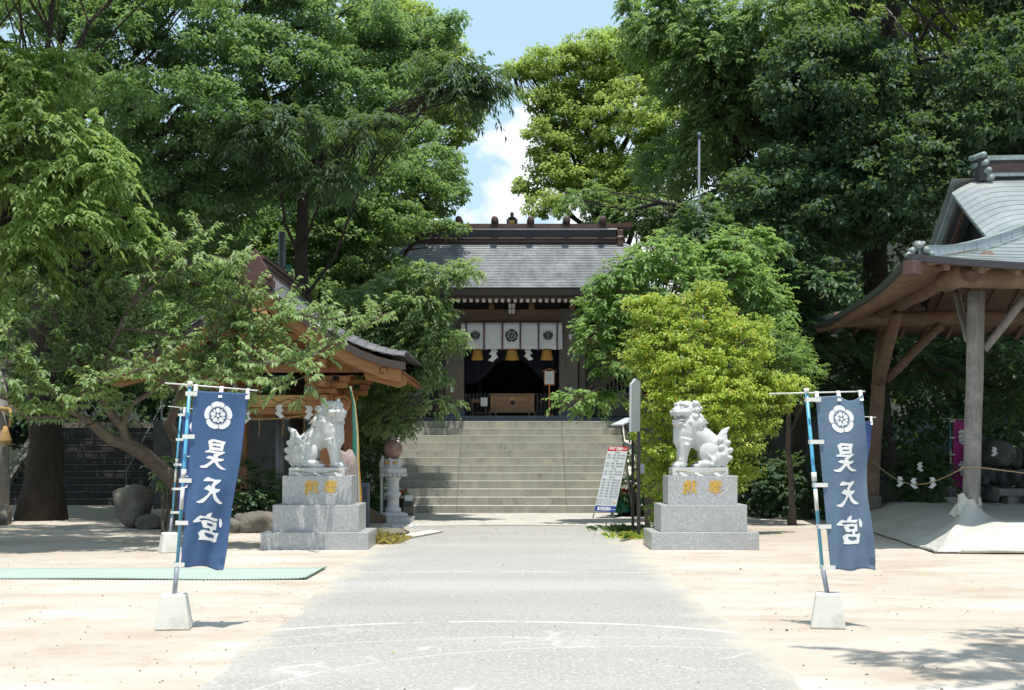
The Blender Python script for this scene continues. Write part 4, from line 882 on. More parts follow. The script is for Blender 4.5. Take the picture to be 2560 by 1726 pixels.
def inv_bil(q, TL, TR_, BR, BL):
    u = v = .5
    for _ in range(12):
        x = (1 - v) * ((1 - u) * TL[0] + u * TR_[0]) + v * ((1 - u) * BL[0] + u * BR[0]) - q[0]; y = (1 - v) * ((1 - u) * TL[1] + u * TR_[1]) + v * ((1 - u) * BL[1] + u * BR[1]) - q[1]
        xu = (1 - v) * (TR_[0] - TL[0]) + v * (BR[0] - BL[0]); xv = (1 - u) * (BL[0] - TL[0]) + u * (BR[0] - TR_[0]); yu = (1 - v) * (TR_[1] - TL[1]) + v * (BR[1] - BL[1]); yv = (1 - u) * (BL[1] - TL[1]) + u * (BR[1] - TR_[1])
        D = xu * yv - xv * yu; u -= (x * yv - xv * y) / D; v -= (xu * y - x * yu) / D
    return (u, v)
QL = ((487, 978), (626, 985), (561, 1424), (459, 1413))
UVG = [[[inv_bil(p, *QL) for p in poly] for poly in g] for g in G1]
ec = (440 + 785 / 7.127, 960 + 572 / 7.127); er = 252 / 7.127
UVE = [[[inv_bil((ec[0] + a * er, ec[1] - b * er * (1.0)), *QL) for a, b in s]] for s in emblem_shapes()]
def spans(group, v):
    xs = []
    for poly in group:
        for i in range(len(poly)):
            (x0, y0), (x1, y1) = poly[i], poly[(i + 1) % len(poly)]
            if (y0 <= v) != (y1 <= v): xs.append(x0 + (v - y0) / (y1 - y0) * (x1 - x0))
    xs.sort(); return [(xs[i], xs[i + 1]) for i in range(0, len(xs) - 1, 2)]
def print_mesh(S, groups, nrow=420, step=.05):
    mb = MB(); h = 1 / nrow
    for r in range(nrow):
        v0, v1 = r * h, (r + 1) * h; sp = []
        for g in groups: sp += spans(g, (v0 + v1) / 2)
        sp.sort(); mg = []
        for a, b in sp:
            if mg and a <= mg[-1][1] + 1e-4: mg[-1][1] = max(mg[-1][1], b)
            else: mg.append([a, b])
        for a, b in mg:
            n = max(1, int((b - a) / step + 1))
            for i in range(n):
                p, q = a + (b - a) * i / n, a + (b - a) * (i + 1) / n
                mb.add([S(p, v1), S(q, v1), S(q, v0), S(p, v0)], [(0, 1, 2, 3)], True)
    return mb
def banner(name, label, cloth_px, Y, pole_top, pole_bot, bar, base_px, cmat, seed, group, groups_uv=True, amp=.034, tabs=(0, .31, .62), yaw=0., twist=0., drape=0., base_rot=0, sc_=1.):
    """cloth_px: corners TL TR BR BL, pole, bar: as photographed at distance Y; base standing on the ground"""
    zb = 0.; bx_, by_ = GX(base_px[0], Y), Y
    t = thing(name, label, 'banner', (bx_, by_, 0), group); rr = random.Random(seed); ph = [rr.uniform(0, 6.28) for _ in range(6)]
    TL, TR_, BR, BL = [P(x, y, Y) for x, y in cloth_px]
    def S0(u, v, o=0.):
        p = (TL * (1 - u) + TR_ * u) * (1 - v) + (BL * (1 - u) + BR * u) * v
        w = amp * (math.sin(u * 5.2 + ph[0] + v * 3.1) * (.25 + v) + .55 * math.sin(v * 9 + ph[1] + u * 4) * u + .35 * math.sin((u + v * .6) * 15 + ph[2]) * v * v)
        d = yaw * u + twist * u * v; sag = drape * (math.sin(math.pi * max(0, (u - tabs[1] / tabs[2]) / (1 - tabs[1] / tabs[2]))) if u > tabs[1] / tabs[2] else .0) * max(0, 1 - v * 9)
        cr = amp * .5 * math.exp(-((u - .93) / .07) ** 2) * math.sin(v * 60) * max(0, (v - .9) * 10)
        return Vector((p.x + .008 * math.sin(v * 11 + ph[3]) * u, p.y + w + d - .05 + cr + o, p.z - sag + (.010 * math.sin(u * 9 + ph[4]) * v)))
    mb = MB(); mb.shell(lambda a, b: S0(a, b), 44, 110, (0, .003, 0)); cl = mb.build('cloth', cmat, t, recalc=False)
    if groups_uv: pm = print_mesh(lambda a, b: S0(a, b, -.0035), UVG + UVE); pm.build('crest_and_lettering', 'print_white', cl, recalc=False)
    # pole: thick grey foot, blue shaft in two lengths with white joints
    k = Y / F; a, b = P(*pole_bot, Y), P(*pole_top, Y); foot = Vector((bx_, by_, .30 * sc_))
    q = a.lerp(b, 0.0); s1 = a.lerp(b, .52); mb = MB(); mb.tube([foot - Vector((0, 0, .03)), a + (b - a) * .02], .021, 12); mb.build('pole_sleeve', 'pole_grey', t)
    mb = MB(); mb.tube([a, b], .0155, 12); mb.build('pole', 'pole_blue', t)
    mb = MB(); mb.tube([s1 - (b - a) * .025, s1 + (b - a) * .025], .023, 12); mb.build('pole_joint', 'white_plastic', t)
    mb = MB(); mb.tube([a.lerp(b, .33), a.lerp(b, .45)], .0175, 12); mb.build('pole_label', 'tab_cloth', t)
    mb = MB(); mb.tube([b - (b - a) * .012, b + (b - a) * .016], .022, 12); mb.build('pole_cap', 'white_plastic', t)
    mb = MB(); mb.tube([P(*bar[0], Y), P(*bar[1], Y) + Vector((0, yaw, 0))], .0065, 8); 
    mb.build('crossbar', 'white_plastic', t)
    # tabs over the bar and round the pole
    A, Bq = P(*bar[0], Y), P(*bar[1], Y) + Vector((0, yaw, 0))
    for u in (.03, .5, .975):
        c = S0(u, .012); tt_ = (c.x - A.x) / (Bq.x - A.x); w = A.lerp(Bq, tt_); mb = MB()
        for s in (-.012, .010): mb.add([c + Vector((-.017, s, -.03)), c + Vector((.017, s, -.03)), w + Vector((.015, s, .012)), w + Vector((-.015, s, .012))], [(0, 1, 2, 3)])
        mb.add([w + Vector((-.015, -.012, .012)), w + Vector((.015, -.012, .012)), w + Vector((.015, .010, .012)), w + Vector((-.015, .010, .012))], [(0, 1, 2, 3)])
        mb.build('hanging_tab', 'tab_cloth', t)
    for v in (.015, .26, .51, .75, .985):
        c = S0(.0, v); s = (c.z - a.z) / (b.z - a.z); s = max(-.02, min(1, s)); w = a + (b - a) * s; mb = MB(); x0 = w.x - .019; x1 = c.x + .038
        mb.bx(x0, x1, min(w.y, c.y) - .022, min(w.y, c.y) - .016, c.z - .02, c.z + .016); mb.bx(x0, x0 + .004, min(w.y, c.y) - .016, w.y + .02, c.z - .02, c.z + .016); mb.build('pole_tab', 'tab_cloth', t)
    # cast concrete foot, tapered
    m = Matrix.Rotation(base_rot, 3, 'Z'); mb = MB(); mb.box((bx_, by_, .152 * sc_), (.30 * sc_, .27 * sc_, .304 * sc_), m, .70); mb.build('concrete_foot', 'base_concrete', t, bevel=.015)
    return t
gB = 'blue shrine banners on concrete feet'
banner('nobori_banner', 'front left blue banner with white crest and three characters, overlapping the rear one', QL, 11.12, (475, 961), (442, 1428), ((412, 958), (644, 977)), (435, 1540), 'banner_blue', 3, gB, base_rot=.12)
dx_ = 2003 - 475
QR = ((2037, 993), (2154, 987), (2183, 1424), (2070, 1424))
banner('nobori_banner', 'front right faded blue banner with white crest and three characters, sagging top edge', QR, 11.2, (2016, 978), (2056, 1424), ((1922, 985), (2162, 979)), (2070, 1540), 'banner_faded', 8, gB, base_rot=-.22, drape=.05)
def shiftq(q, ox, oy, k, ref): return tuple((ox + (x - ref[0]) * k, oy + (y - ref[1]) * k) for x, y in q)
k = 11.12 / 19.4
banner('nobori_banner', 'rear left blue banner mostly hidden behind the front left one', shiftq(QL, 453, 1024, k, (475, 961)), 19.4, (453, 1022), (430, 1296), ((420, 1016), (552, 1030)), (424, 1360), 'banner_indigo', 5, gB, base_rot=.5)
banner('nobori_banner', 'rear right dark blue banner peeping out behind the front right one', ((2112, 1050), (2180, 1055), (2148, 1300), (2098, 1298)), 19.4, (2102, 1042), (2113, 1298), ((2050, 1036), (2190, 1044)), (2117, 1360), 'banner_indigo', 9, gB)
mg = banner('nobori_banner', 'magenta banner with white characters behind the weathered pavilion pillar', ((2382, 1051), (2446, 1056), (2440, 1221), (2378, 1220)), 31., (2375, 1047), (2378, 1222), ((2345, 1046), (2452, 1052)), (2378, 1250), 'banner_magenta', 12, None, groups_uv=False, sc_=1.35)
for ch, py in (('敬', 1096), ('神', 1174)):
    text(ch, .36, facing(P(2409, py, 31) + Vector((0, -.13, 0))), 'print_white', mg, bold=.012)

# ------------------------------------------------------------------ stone column with the polished ball
YL = 27.6; lx = GX(983, YL); kk = YL / F
def lz_(y): return ZZ(1080 + y / 6.03, YL)
t = thing('ball_column', 'pale carved stone column topped by a polished red granite ball beside the stairs', 'stone column', (lx, YL, 0))
mb = MB(); mb.box((lx, YL, lz_(1280) / 2), (.86, .86, lz_(1280))); mb.build('base_slab', 'lantern_stone', t, bevel=.01)
u6 = kk / 6.03
def lat(prof, name, n=32, mat='lantern_stone', **k): m_ = MB(); m_.lathe([(r * u6, lz_(y)) for r, y in prof], (lx, YL, 0), n, **k); return m_.build(name, mat, t)
lat([(205, 1285), (215, 1262), (200, 1232), (150, 1212), (128, 1208)], 'lotus_base')
for i in range(12):
    a = i * math.pi / 6 + .1; mb = MB(); mb.ell((lx + math.cos(a) * 178 * u6, YL + math.sin(a) * 178 * u6, lz_(1252)), (46 * u6, 46 * u6, 30 * u6), None, 10, 7); mb.build('lotus_petal', 'lantern_stone', t)
lat([(120, 1215), (122, 1160), (112, 1145), (88, 1135), (88, 990), (98, 985), (112, 960), (120, 940), (112, 912), (98, 900), (90, 895), (86, 740), (98, 730), (116, 700), (118, 670)], 'shaft')
lat([(120, 672), (185, 640), (202, 612), (206, 560), (190, 545), (160, 540), (130, 520)], 'capital', 6, smooth=False, rot=.25)
mb = MB()
for i in range(18):
    a = i * math.pi / 9; mb.ell((lx + math.cos(a) * 186 * u6, YL + math.sin(a) * 186 * u6, lz_(648)), (26 * u6, 26 * u6, 26 * u6), None, 8, 6)
mb.build('capital_beads', 'lantern_stone', t, kind='stuff')
lat([(128, 528), (130, 412), (60, 408)], 'neck', 6, smooth=False, rot=.25)
for (x0, ang) in ((540, -.45), (660, .35)):
    c = Vector((lx + (x0 - 621) * u6, YL - 118 * u6, lz_(465)))
    text('雲', .15, facing(c + Vector((0, -.012, 0)), (math.cos(ang * .6), -abs(math.sin(ang)) * .0, 0)), 'gold_paint', t, name='gold_cloud_motif', bold=.008) if False else None
    mb = MB()
    for q in range(5): a = q * 1.3; mb.ell(c + Vector(((q - 2) * 13 * u6, -.008 - .01 * (x0 > 600), math.sin(a) * 14 * u6)), (13 * u6, .008, 12 * u6), None, 8, 6)
    for q in range(3): mb.tube([c + Vector(((q - 1) * 24 * u6 - .02, -.014, -22 * u6)), c + Vector(((q - 1) * 24 * u6, -.016, 6 * u6)), c + Vector(((q - 1) * 24 * u6 + .03, -.014, 26 * u6))], 5 * u6, 6)
    mb.build('gold_cloud', 'gold_paint', t)
mb = MB(); mb.ell((lx - 1 * u6, YL, lz_(265)), (141 * u6,) * 3, None, 40, 24); tag(mb.build('stone_ball', 'red_granite'), 'polished red granite ball resting on top of the stone column', 'stone ball')
# small stone shrine box with the blank plate
xb, Yb = GX(1021, 28.6), 28.6
def bz(y): return ZZ(1080 + y / 6.03, Yb)
ub = Yb / F / 6.03
t = thing('stone_box', 'small grey stone box with a pale plate on its front, right of the ball column', 'stone marker', (xb, Yb, 0))
mb = MB(); mb.box((xb, Yb, bz(1240) / 2), (150 * ub, .4, bz(1240))); mb.build('foot_slab', 'dark_stone', t, bevel=.008)
mb = MB(); mb.box((xb - 5 * ub, Yb, (bz(1240) + bz(1110)) / 2), (140 * ub, .34, bz(1110) - bz(1240))); mb.build('body', 'rough_stone', t, bevel=.01)
mb = MB(); mb.box((xb - 5 * ub, Yb, (bz(1110) + bz(1050)) / 2), (150 * ub, .38, bz(1050) - bz(1110) - .002)); mb.build('shelf', 'dark_stone', t, bevel=.008)
mb = MB(); mb.box((xb, Yb + .02, (bz(1049) + bz(950)) / 2), (115 * ub, .26, bz(950) - bz(1049))); mb.build('head', 'lantern_stone', t, bevel=.02)
mb = MB(); mb.box((xb - 4 * ub, Yb - .118, (bz(1040) + bz(972)) / 2), (86 * ub, .02, bz(972) - bz(1040))); mb.build('plate', 'paper', t)
# white roofed post behind the column, dark tablet, timber offcut, leaning slab
xw = GX(880 + 447 / 6.03, 28.3)
def wz(y): return ZZ(1080 + y / 6.03, 28.3)
t = thing('white_post', 'thin white post with a small pointed signboard, just left of the ball column', 'sign post', (xw, 28.3, 0))
mb = MB(); mb.bx(xw - .028, xw + .028, 28.28, 28.33, 0, wz(500)); mb.build('post', 'white_plastic', t)
mb = MB(); mb.prism([(-.045, wz(530)), (.05, wz(530)), (.06, wz(380)), (.02, wz(350)), (-.04, wz(470))], (xw, 28.26, 0), (1, 0, 0), (0, 0, 1), .02); mb.build('pointed_board', 'paper', t)
xt = GX(880 + 200 / 6.03, 25.2)
t = thing('stone_tablet', 'dark upright stone tablet with carved characters behind the left granite pedestal', 'stone tablet', (xt, 25.2, 0))
mb = MB(); mb.bx(xt - .078, xt + .078, 25.12, 25.28, 0, ZZ(1207, 25.2)); tb_ = mb.build('slab', 'slate_panel', t, bevel=.012)
for i, ch in enumerate('昊天宮'): text(ch, .085, facing((xt, 25.116, ZZ(1080 + (865 + i * 62) / 6.03, 25.12))), 'print_black', t)
t = thing('blue_panel', 'tall slate blue board standing behind the white post left of the stairs', 'board', (GX(946, 31), 31, 0))
mb = MB(); mb.bx(GX(939, 31), GX(951, 31), 30.95, 31.0, 0, ZZ(1135, 31)); mb.build('board', 'slate_panel', t); mb = MB(); mb.bx(GX(937, 31), GX(939, 31) - .001, 30.93, 31.02, 0, ZZ(1132, 31)); mb.build('edge_post', 'metal_grey', t)
mb = MB(); mb.bx(GX(925, 29.5), GX(970, 29.5), 29.5, 30.3, ZZ(1250, 29.5), ZZ(1242, 29.5)); 
t = thing('stone_bench', 'low grey stone ledge in the shade behind the ball column', 'stone bench', (GX(948, 29.5), 29.8, 0)); mb.build('top', 'lantern_stone', t)
mb = MB(); mb.bx(GX(930, 29.6), GX(966, 29.6), 29.6, 30.2, 0, ZZ(1250, 29.5) - .001); mb.build('support', 'dark_stone', t)
t = MB(); t.prism([(0, 0), (.36, 0), (.36, .10), (0, .30)], (GX(922, 27), 27, .02), (1, 0, 0), (0, 0, 1), -.3); tag(t.build('timber_block', 'brown_wood', bevel=.01), 'brown wedge shaped timber block lying behind the dark stone tablet', 'timber')
mb = MB(); rock(mb, (GX(975, 23.3), 23.4, .04), (.33, .55, .10), 4); tag(mb.build('flat_rock', 'rough_stone'), 'low flat grey rock bordering the path in front of the ball column', 'rock')
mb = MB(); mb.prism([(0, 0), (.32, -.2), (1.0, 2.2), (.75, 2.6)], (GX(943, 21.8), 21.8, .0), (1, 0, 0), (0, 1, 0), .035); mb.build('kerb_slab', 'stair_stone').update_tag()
tag(bpy.data.objects['kerb_slab'], 'pale slanting kerb slab between the dry grass and the path', 'kerb')
mb = MB()
for i in range(70): 
    x, y = random.uniform(-2.6, -1.9), random.uniform(25.2, 26.3); mb.ell((x, y, .018), (random.uniform(.015, .035),) * 3, None, 6, 4)
tag(mb.build('white_pebbles', 'lantern_stone'), kind='stuff')
# pinkish standing stone behind the left statue
mb = MB(); rock(mb, (GX(868, 23), 23, .78), (.21, .2, .84), 7, rough=.10); tag(mb.build('standing_stone', 'pink_stone'), 'tall rounded pinkish stone standing behind the left lion dog', 'standing stone')
# five colour streamer hanging from the eave
t = thing('colour_streamer', 'long streamer of coloured cloth strips hanging from the eave of the orange pavilion', 'streamer', (GX(888, 23.2), 23.2, 0))
for i, (m_, dx0) in enumerate((('ribbon_green', 0), ('ribbon_white', .03), ('ribbon_yellow', .055), ('ribbon_purple', .10), ('ribbon_red', .12))):
    path = [(875, 966), (884, 1010), (888, 1080), (889, 1160), (892, 1230), (895, 1312)]
    pts = [P(x + [-3, 1.5, 3.5, 5, 6][i] * (.1 + q * .22), y, 23.2) + Vector((0, i * .012, 0)) for q, (x, y) in enumerate(path)]
    if m_ == 'ribbon_red': pts = pts[2:]
    w = .028 if m_ != 'ribbon_yellow' else .036; mb = MB(); mb.shell(lambda u, v, pts=pts, w=w: pts[min(len(pts) - 1, int(v * (len(pts) - 1) + 1e-6))].lerp(pts[min(len(pts) - 1, int(v * (len(pts) - 1) + 1e-6) + 1)], v * (len(pts) - 1) - int(v * (len(pts) - 1) + 1e-6)) + Vector(((u - .5) * 2 * w * (.4 + min(1, v * 2)), .012 * math.sin(v * 14 + u * 3), 0)), 3, 20, (0, .003, 0)); mb.build('strip', m_, t)
# ------------------------------------------------------------------ leaning notice board with the red header
Yn = 29.0
t = thing('a_frame_sign', 'leaning white table sign with red header and blue footer before the stairs', 'sign', (GX(1515, Yn), Yn, 0))
c0 = [P(*p, Yn) for p in ((1486, 1278), (1537.5, 1281), (1574.5, 1117.5), (1524, 1117))]; c0[2].y += .35; c0[3].y += .35
for q in (2, 3): c0[q] = Vector((c0[q].x * 1.0, c0[q].y, c0[q].z))
BLc, BRc, TRc, TLc = c0
def SG(u, v, o=0.): n = (BRc - BLc).cross(TLc - BLc).normalized(); p = (BLc * (1 - u) + BRc * u) * (1 - v) + (TLc * (1 - u) + TRc * u) * v; return p + n * o
mb = MB(); n_ = (BRc - BLc).cross(TLc - BLc).normalized(); vs = [BLc, BRc, TRc, TLc]; vs = [v for v in vs] + [v - n_ * .02 for v in vs]; mb.add(vs, [(0, 1, 2, 3), (7, 6, 5, 4), (0, 4, 5, 1), (1, 5, 6, 2), (2, 6, 7, 3), (3, 7, 4, 0)]); brd = mb.build('board', 'board_white', t)
def patch(u0, u1, v0, v1, mat, name, o=.002): m_ = MB(); m_.add([SG(u0, v0, o), SG(u1, v0, o), SG(u1, v1, o), SG(u0, v1, o)], [(0, 1, 2, 3)]); return m_.build(name, mat, brd, recalc=False)
patch(0, 1, .932, 1, 'red_paint', 'red_header'); patch(0, 1, 0, .088, 'blue_paint', 'blue_footer')
ux = (BRc - BLc).normalized(); uy = (TLc - BLc).normalized()
def stext(s, u, v, size, mat, width=None, o=.004, bold=0., align='CENTER'):
    m = Matrix((ux, uy, n_)).transposed().to_4x4(); m.translation = SG(u, v, o); return text(s, size, m, mat, brd, width=width, bold=bold, align=align)
stext('令和8年厄歳表', .38, .966, .085, 'print_white', .31, bold=.002); stext('（数え年）', .84, .966, .05, 'print_white', .10)
stext('昊天宮社務所', .43, .038, .085, 'print_white', .30, bold=.003); stext('お申し込みは', .46, .074, .028, 'print_white'); stext('（境内西側）', .85, .036, .03, 'print_white')
rows = ['還 暦', '男性｜61歳｜昭和41年生', '女性｜62歳｜昭和40年生', '厄 歳', '男性｜42歳｜昭和60年生', '女性｜33歳｜平成6年生', '厄 歳', '男性｜25歳｜平成14年生', '女性｜19歳｜平成20年生', '歳 祝', '還暦｜61歳｜昭和41年生', '古稀｜70歳｜昭和32年生', '喜寿｜77歳｜昭和25年生', '傘寿｜80歳｜昭和22年生', '米寿｜88歳｜昭和14年生', '卒寿｜90歳｜昭和12年生', '白寿｜99歳｜昭和3年生']
for i, s in enumerate(rows):
    v = .91 - i * .0425; stext(s, .5, v, .038, 'ink', .10 if len(s) < 4 else .40)
    patch(.03, .97, v - .0225, v - .0212, 'ink', 'rule')
for i in range(4): stext('数え年の一月一日からの', .40, .185 - i * .022, .018, 'ink', .33)
mb = MB(); mb.add([SG(.86 + .055 * math.cos(a * .628), .135 + .024 * math.sin(a * .628) * (1 if a % 2 else .6), .003) for a in range(10)], [tuple(range(10))]); mb.build('printed_flower', 'honey_wood', brd, recalc=False)
for (u, lean) in ((.02, .0), (.97, .0)):
    a = SG(u, 0, -.012); mb = MB(); mb.tube([SG(u, .02, -.012), Vector((a.x - .05, a.y - .02, .0))], .014, 8); mb.build('front_leg', 'metal_grey', t)
    tp = SG(u, .80, -.03); mb = MB(); mb.tube([tp, Vector((tp.x + .23 - (.06 if u < .5 else 0), tp.y + .45, 0))], .013, 8); mb.build('back_leg', 'metal_grey', t)
# flower pots
def flowerpot(label, x, y, r, h, colour, nfl, spread, top, seed):
    t = thing('flower_pot', label, 'flower pot', (x, y, 0)); mb = MB(); mb.lathe([(r * .75, 0), (r, h), (r * 1.06, h), (r * 1.06, h - .03), (r * .9, h - .03)], (x, y, 0), 20); mb.build('pot', 'pot_brown', t)
    n = 340; c = np.array([x, y, h + .03]); g = unit(n); g[:, 2] = np.abs(g[:, 2]); B_ = c + g * np.array([spread, spread, top]) * rng.uniform(.2, 1, (n, 1)); L_ = rng.uniform(.03, .06, n)
    me = leaf_mesh('foliage', B_ - np.array(org(t)), g + unit(n) * .4, unit(n) + np.array([0, 0, 1.]), L_, L_ * .35); link('foliage', me, 'leaf_shrub', t, kind='stuff')
    for i in range(nfl):
        a = random.uniform(0, 6.28); q = random.uniform(.2, 1); m_ = MB(); cc = Vector((x + math.cos(a) * spread * q, y + math.sin(a) * spread * q - .03, h + top * random.uniform(.65, 1.1)))
        for k in range(5): b = k * 1.257; m_.ell(cc + Vector((.022 * math.cos(b), -.005, .022 * math.sin(b))), (.02, .012, .02), None, 7, 5)
        m_.build('blossom', colour, t)
    return t
flowerpot('dark pot of red flowers between the ball column and the stairs', GX(1004, 30), 30.0, .13, .42, 'flower_red', 9, .20, .18, 1)
flowerpot('brown pot of red flowers behind the leaning table sign', GX(1563, 30.2), 30.2, .22, .40, 'flower_red', 13, .24, .22, 2)
flowerpot('small pot of dark leaved flowers right of the larger pot behind the sign', GX(1583, 30.6), 30.6, .14, .3, 'flower_red', 4, .15, .14, 3)
mb = MB(); mb.lathe([(.21, .10), (.225, .16), (.20, .32), (.15, .40), (.05, .42)], (GX(1546, 30.0), 29.9, .0), 20, squash=(1.15, .8)); tag(mb.build('plastic_tub', 'teal_plastic'), 'green plastic tub upturned behind the leaning table sign', 'tub')
# ------------------------------------------------------------------ tall dark posts with the acrylic text board, slanted little roof
Yt = 21.2
t = thing('notice_board', 'tall pointed grey text board seen edge on between two dark posts by the right pedestal', 'notice board', (GX(1592, Yt), Yt, 0))
a = P(1573, 1000, Yt); b = P(1597, 1000, Yt)
x0, x1 = GX(1573, Yt), GX(1595.5, Yt)
def bq(px, py, dy=0.): return Vector((GX(px, Yt), Yt + dy, ZZ(py, Yt)))
n3 = [(1573, 1080), (1595, 1078.5), (1596, 956), (1585, 947), (1574, 961)]
dyy = [(.0), (.5), (.5), (.26), (0)]
front = [bq(x, y) + Vector((0, d, 0)) for (x, y), d in zip(n3, dyy)]; front = [Vector((v.x * (v.y / Yt), v.y, EH + (v.z - EH) * v.y / Yt)) for v in front]
bk = [v + Vector((.035, .0, 0)) for v in front]; mb = MB(); mb.add(front + bk, [(0, 1, 2, 3, 4), (9, 8, 7, 6, 5)] + [(i, (i + 1) % 5, (i + 1) % 5 + 5, i + 5) for i in range(5)]); bd = mb.build('text_board', 'acrylic', t)
mb = MB(); e0, e1 = front[1], front[2]; mb.beam(e0 + Vector((.01, -.01, 0)), e1 + Vector((.01, -.01, 0)), .03, .03); mb.build('board_edge', 'white_plastic', t)
mb = MB()
fu = (front[1] - front[0]); fv = (front[4] - front[0])
for i in range(7):
    for j in range(22):
        if random.random() < .85:
            p = front[0] + fu * (.1 + i * .12) + fv * (.22 + j * .032) + Vector((-.006, -.006, 0)); mb.add([p, p + fu * .07, p + fu * .07 + fv * .018, p + fv * .018], [(0, 1, 2, 3)])
mb.build('writing', 'ink', bd, kind='stuff')
for (p0, p1, yb, Yq, top) in ((1579, 1586, 1336, 22.3, 1082), (1593, 1601.5, 1347, 21.6, 985), (1612, 1626, 1320, 23.6, 1180)):
    Yq = EH * F / (yb - HY); mb = MB(); mb.bx(GX(p0, Yq), GX(p1, Yq), Yq, Yq + .07, 0, ZZ(top, Yq)); mb.build('post', 'dark_post', t, bevel=.004)
mb = MB(); mb.bx(GX(1601, 22.4), GX(1611, 22.4), 22.4, 22.45, ZZ(1185, 22.4), ZZ(1160, 22.4)); mb.build('small_plate', 'metal_grey', t)
t = thing('slanted_sign', 'small slanting grey board on a bracket at the right end of the stairs', 'sign', (GX(1562, 33), 33, 0))
mb = MB(); mb.beam(P(1542, 1063, 33), P(1578, 1046, 33.6), .35, .03); mb.build('board', 'board_white', t); mb = MB(); mb.beam(P(1560, 1062, 33.2), P(1573, 1082, 33.2), .06, .06); mb.bx(GX(1572, 33.2), GX(1576, 33.2), 33.2, 33.26, T0 - .6, ZZ(1050, 33.2)); mb.build('bracket', 'dark_post', t)
# ------------------------------------------------------------------ left: orange timber purification pavilion, gable to the viewer
GXc, YF, YBk = GX(640, 23.5), 23.5, 29.0
pv = thing('water_pavilion', 'orange timber pavilion with curved grey gable roof behind the left lion dog', 'pavilion', (GXc, 25.5, 0))
prof = [(0, 4.72), (.22, 4.44), (.55, 4.14), (.92, 3.89), (1.25, 3.66), (1.58, 3.46), (1.92, 3.29), (2.24, 3.17), (2.5, 3.10), (2.72, 3.07)]
def pz(d):
    d = abs(d)
    for i in range(len(prof) - 1):
        if d <= prof[i + 1][0] or i == len(prof) - 2:
            (a, b), (c_, e) = prof[i], prof[i + 1]; return b + (e - b) * (d - a) / (c_ - a)
def rz_(d, y):
    """roof surface: rolled over towards both gable verges, eaves lifting at the ends"""
    e = min((y - YF), (YBk - y)); roll = .20 * min(1, max(0, e) / .75) ** .6; q = abs((y - (YF + YBk) / 2) / ((YBk - YF) / 2)); lift = .10 * q ** 4 * (abs(d) / 2.7) ** 2
    return pz(d) + roll + lift + .12
NRr = 15
for s in (-1, 1):
    for r in range(NRr):
        d0, d1 = 2.72 * r / NRr, 2.72 * (r + 1) / NRr; ys = [YF + (YBk - YF) * k / 24 for k in range(25)]; ys[1] = YF + .08
        mb = MB(); vs = []; fs = []
        for y in ys:
            vs += [(GXc + s * d0, y, rz_(d0, y)), (GXc + s * (d1 + .01), y, rz_(d1, y) + .014), (GXc + s * (d1 + .01), y, rz_(d1, y) - .02)]
        for k in range(24): q = k * 3; fs += [(q, q + 3, q + 4, q + 1), (q + 1, q + 4, q + 5, q + 2)]
        fs.append((0, 1, 2)); mb.add(vs, fs); mb.build('roof_course', 'roof_slate', pv)
    # thick verge edge and bargeboard
    for (name, mat, y0, dz0, dz1, dep) in (('verge', 'roof_edge', YF - .02, .10, -.04, .16), ('bargeboard', 'orange_wood_across', YF + .06, -.045, -.30, .08)):
        top = [(d, pz(d) + dz0) for d in np.linspace(0.0, 2.74 if name == 'verge' else 2.66, 18)]; bot = [(d, pz(d) + dz1 * (1 if name == 'verge' else (1.15 - .25 * d / 2.7))) for d in np.linspace(2.74 if name == 'verge' else 2.66, 0.0, 18)]
        poly = [(s * a, b) for a, b in top + bot]
        mb = MB(); m = len(top)
        for i in range(m - 1):
            q = [poly[i], poly[i + 1], poly[2 * m - 2 - i], poly[2 * m - 1 - i]]; vs = [(GXc + a, y0, b) for a, b in q] + [(GXc + a, y0 + dep, b) for a, b in q]
            mb.add(vs, [(0, 1, 2, 3), (7, 6, 5, 4), (0, 4, 5, 1), (3, 2, 6, 7)] + ([(1, 5, 6, 2)] if i == m - 2 else []))
        o = mb.build(name, mat, pv)
        if name == 'bargeboard':
            mb = MB(); mb.tube([(GXc + s * d, y0 - .006, pz(d) - .275) for d in np.linspace(.25, 2.2, 14)], .008, 6); mb.build('groove', 'carved_line', o)
            mb = MB(); c = Vector((GXc + s * 2.32, y0 - .006, pz(2.32) - .15)); mb.tube([c + Vector((s * .10 * (1 - k / 16) * math.cos(k * .42), 0, .10 * (1 - k / 16) * math.sin(k * .42))) for k in range(15)], .010, 6); mb.build('scroll', 'carved_line', o)
    mb = MB(); mb.prism([(1.95, pz(1.95) - .30), (2.72, pz(2.72) - .13), (2.74, pz(2.72) - .30), (2.60, pz(2.6) - .38), (2.0, pz(1.95) - .42)], (GXc, YF + .18, 0), (s, 0, 0), (0, 0, 1), -s * .07); mb.build('eave_board', 'orange_wood_across', pv)
    # side eave: boards and rafters seen from below
    mb = MB(); mb.add([(GXc + s * .2, YF + .15, 4.25), (GXc + s * 2.7, YF + .15, 2.98), (GXc + s * 2.7, YBk - .15, 2.98), (GXc + s * .2, YBk - .15, 4.25)] + [(GXc + s * .2, YF + .15, 4.28), (GXc + s * 2.7, YF + .15, 3.01), (GXc + s * 2.7, YBk - .15, 3.01), (GXc + s * .2, YBk - .15, 4.28)], [(0, 1, 2, 3), (7, 6, 5, 4), (0, 4, 5, 1), (1, 5, 6, 2), (2, 6, 7, 3)]); mb.build('soffit', 'orange_wood', pv)
    for k in range(17):
        y = YF + .3 + k * .3; mb = MB(); mb.beam((GXc + s * 1.1, y, 3.66), (GXc + s * 2.66, y, 2.93), .06, .075); mb.build('rafter', 'orange_wood', pv)
    mb = MB(); mb.bx(*sorted((GXc + s * 2.58, GXc + s * 2.66)), YF + .35, YF + .95, 2.86, 2.90)
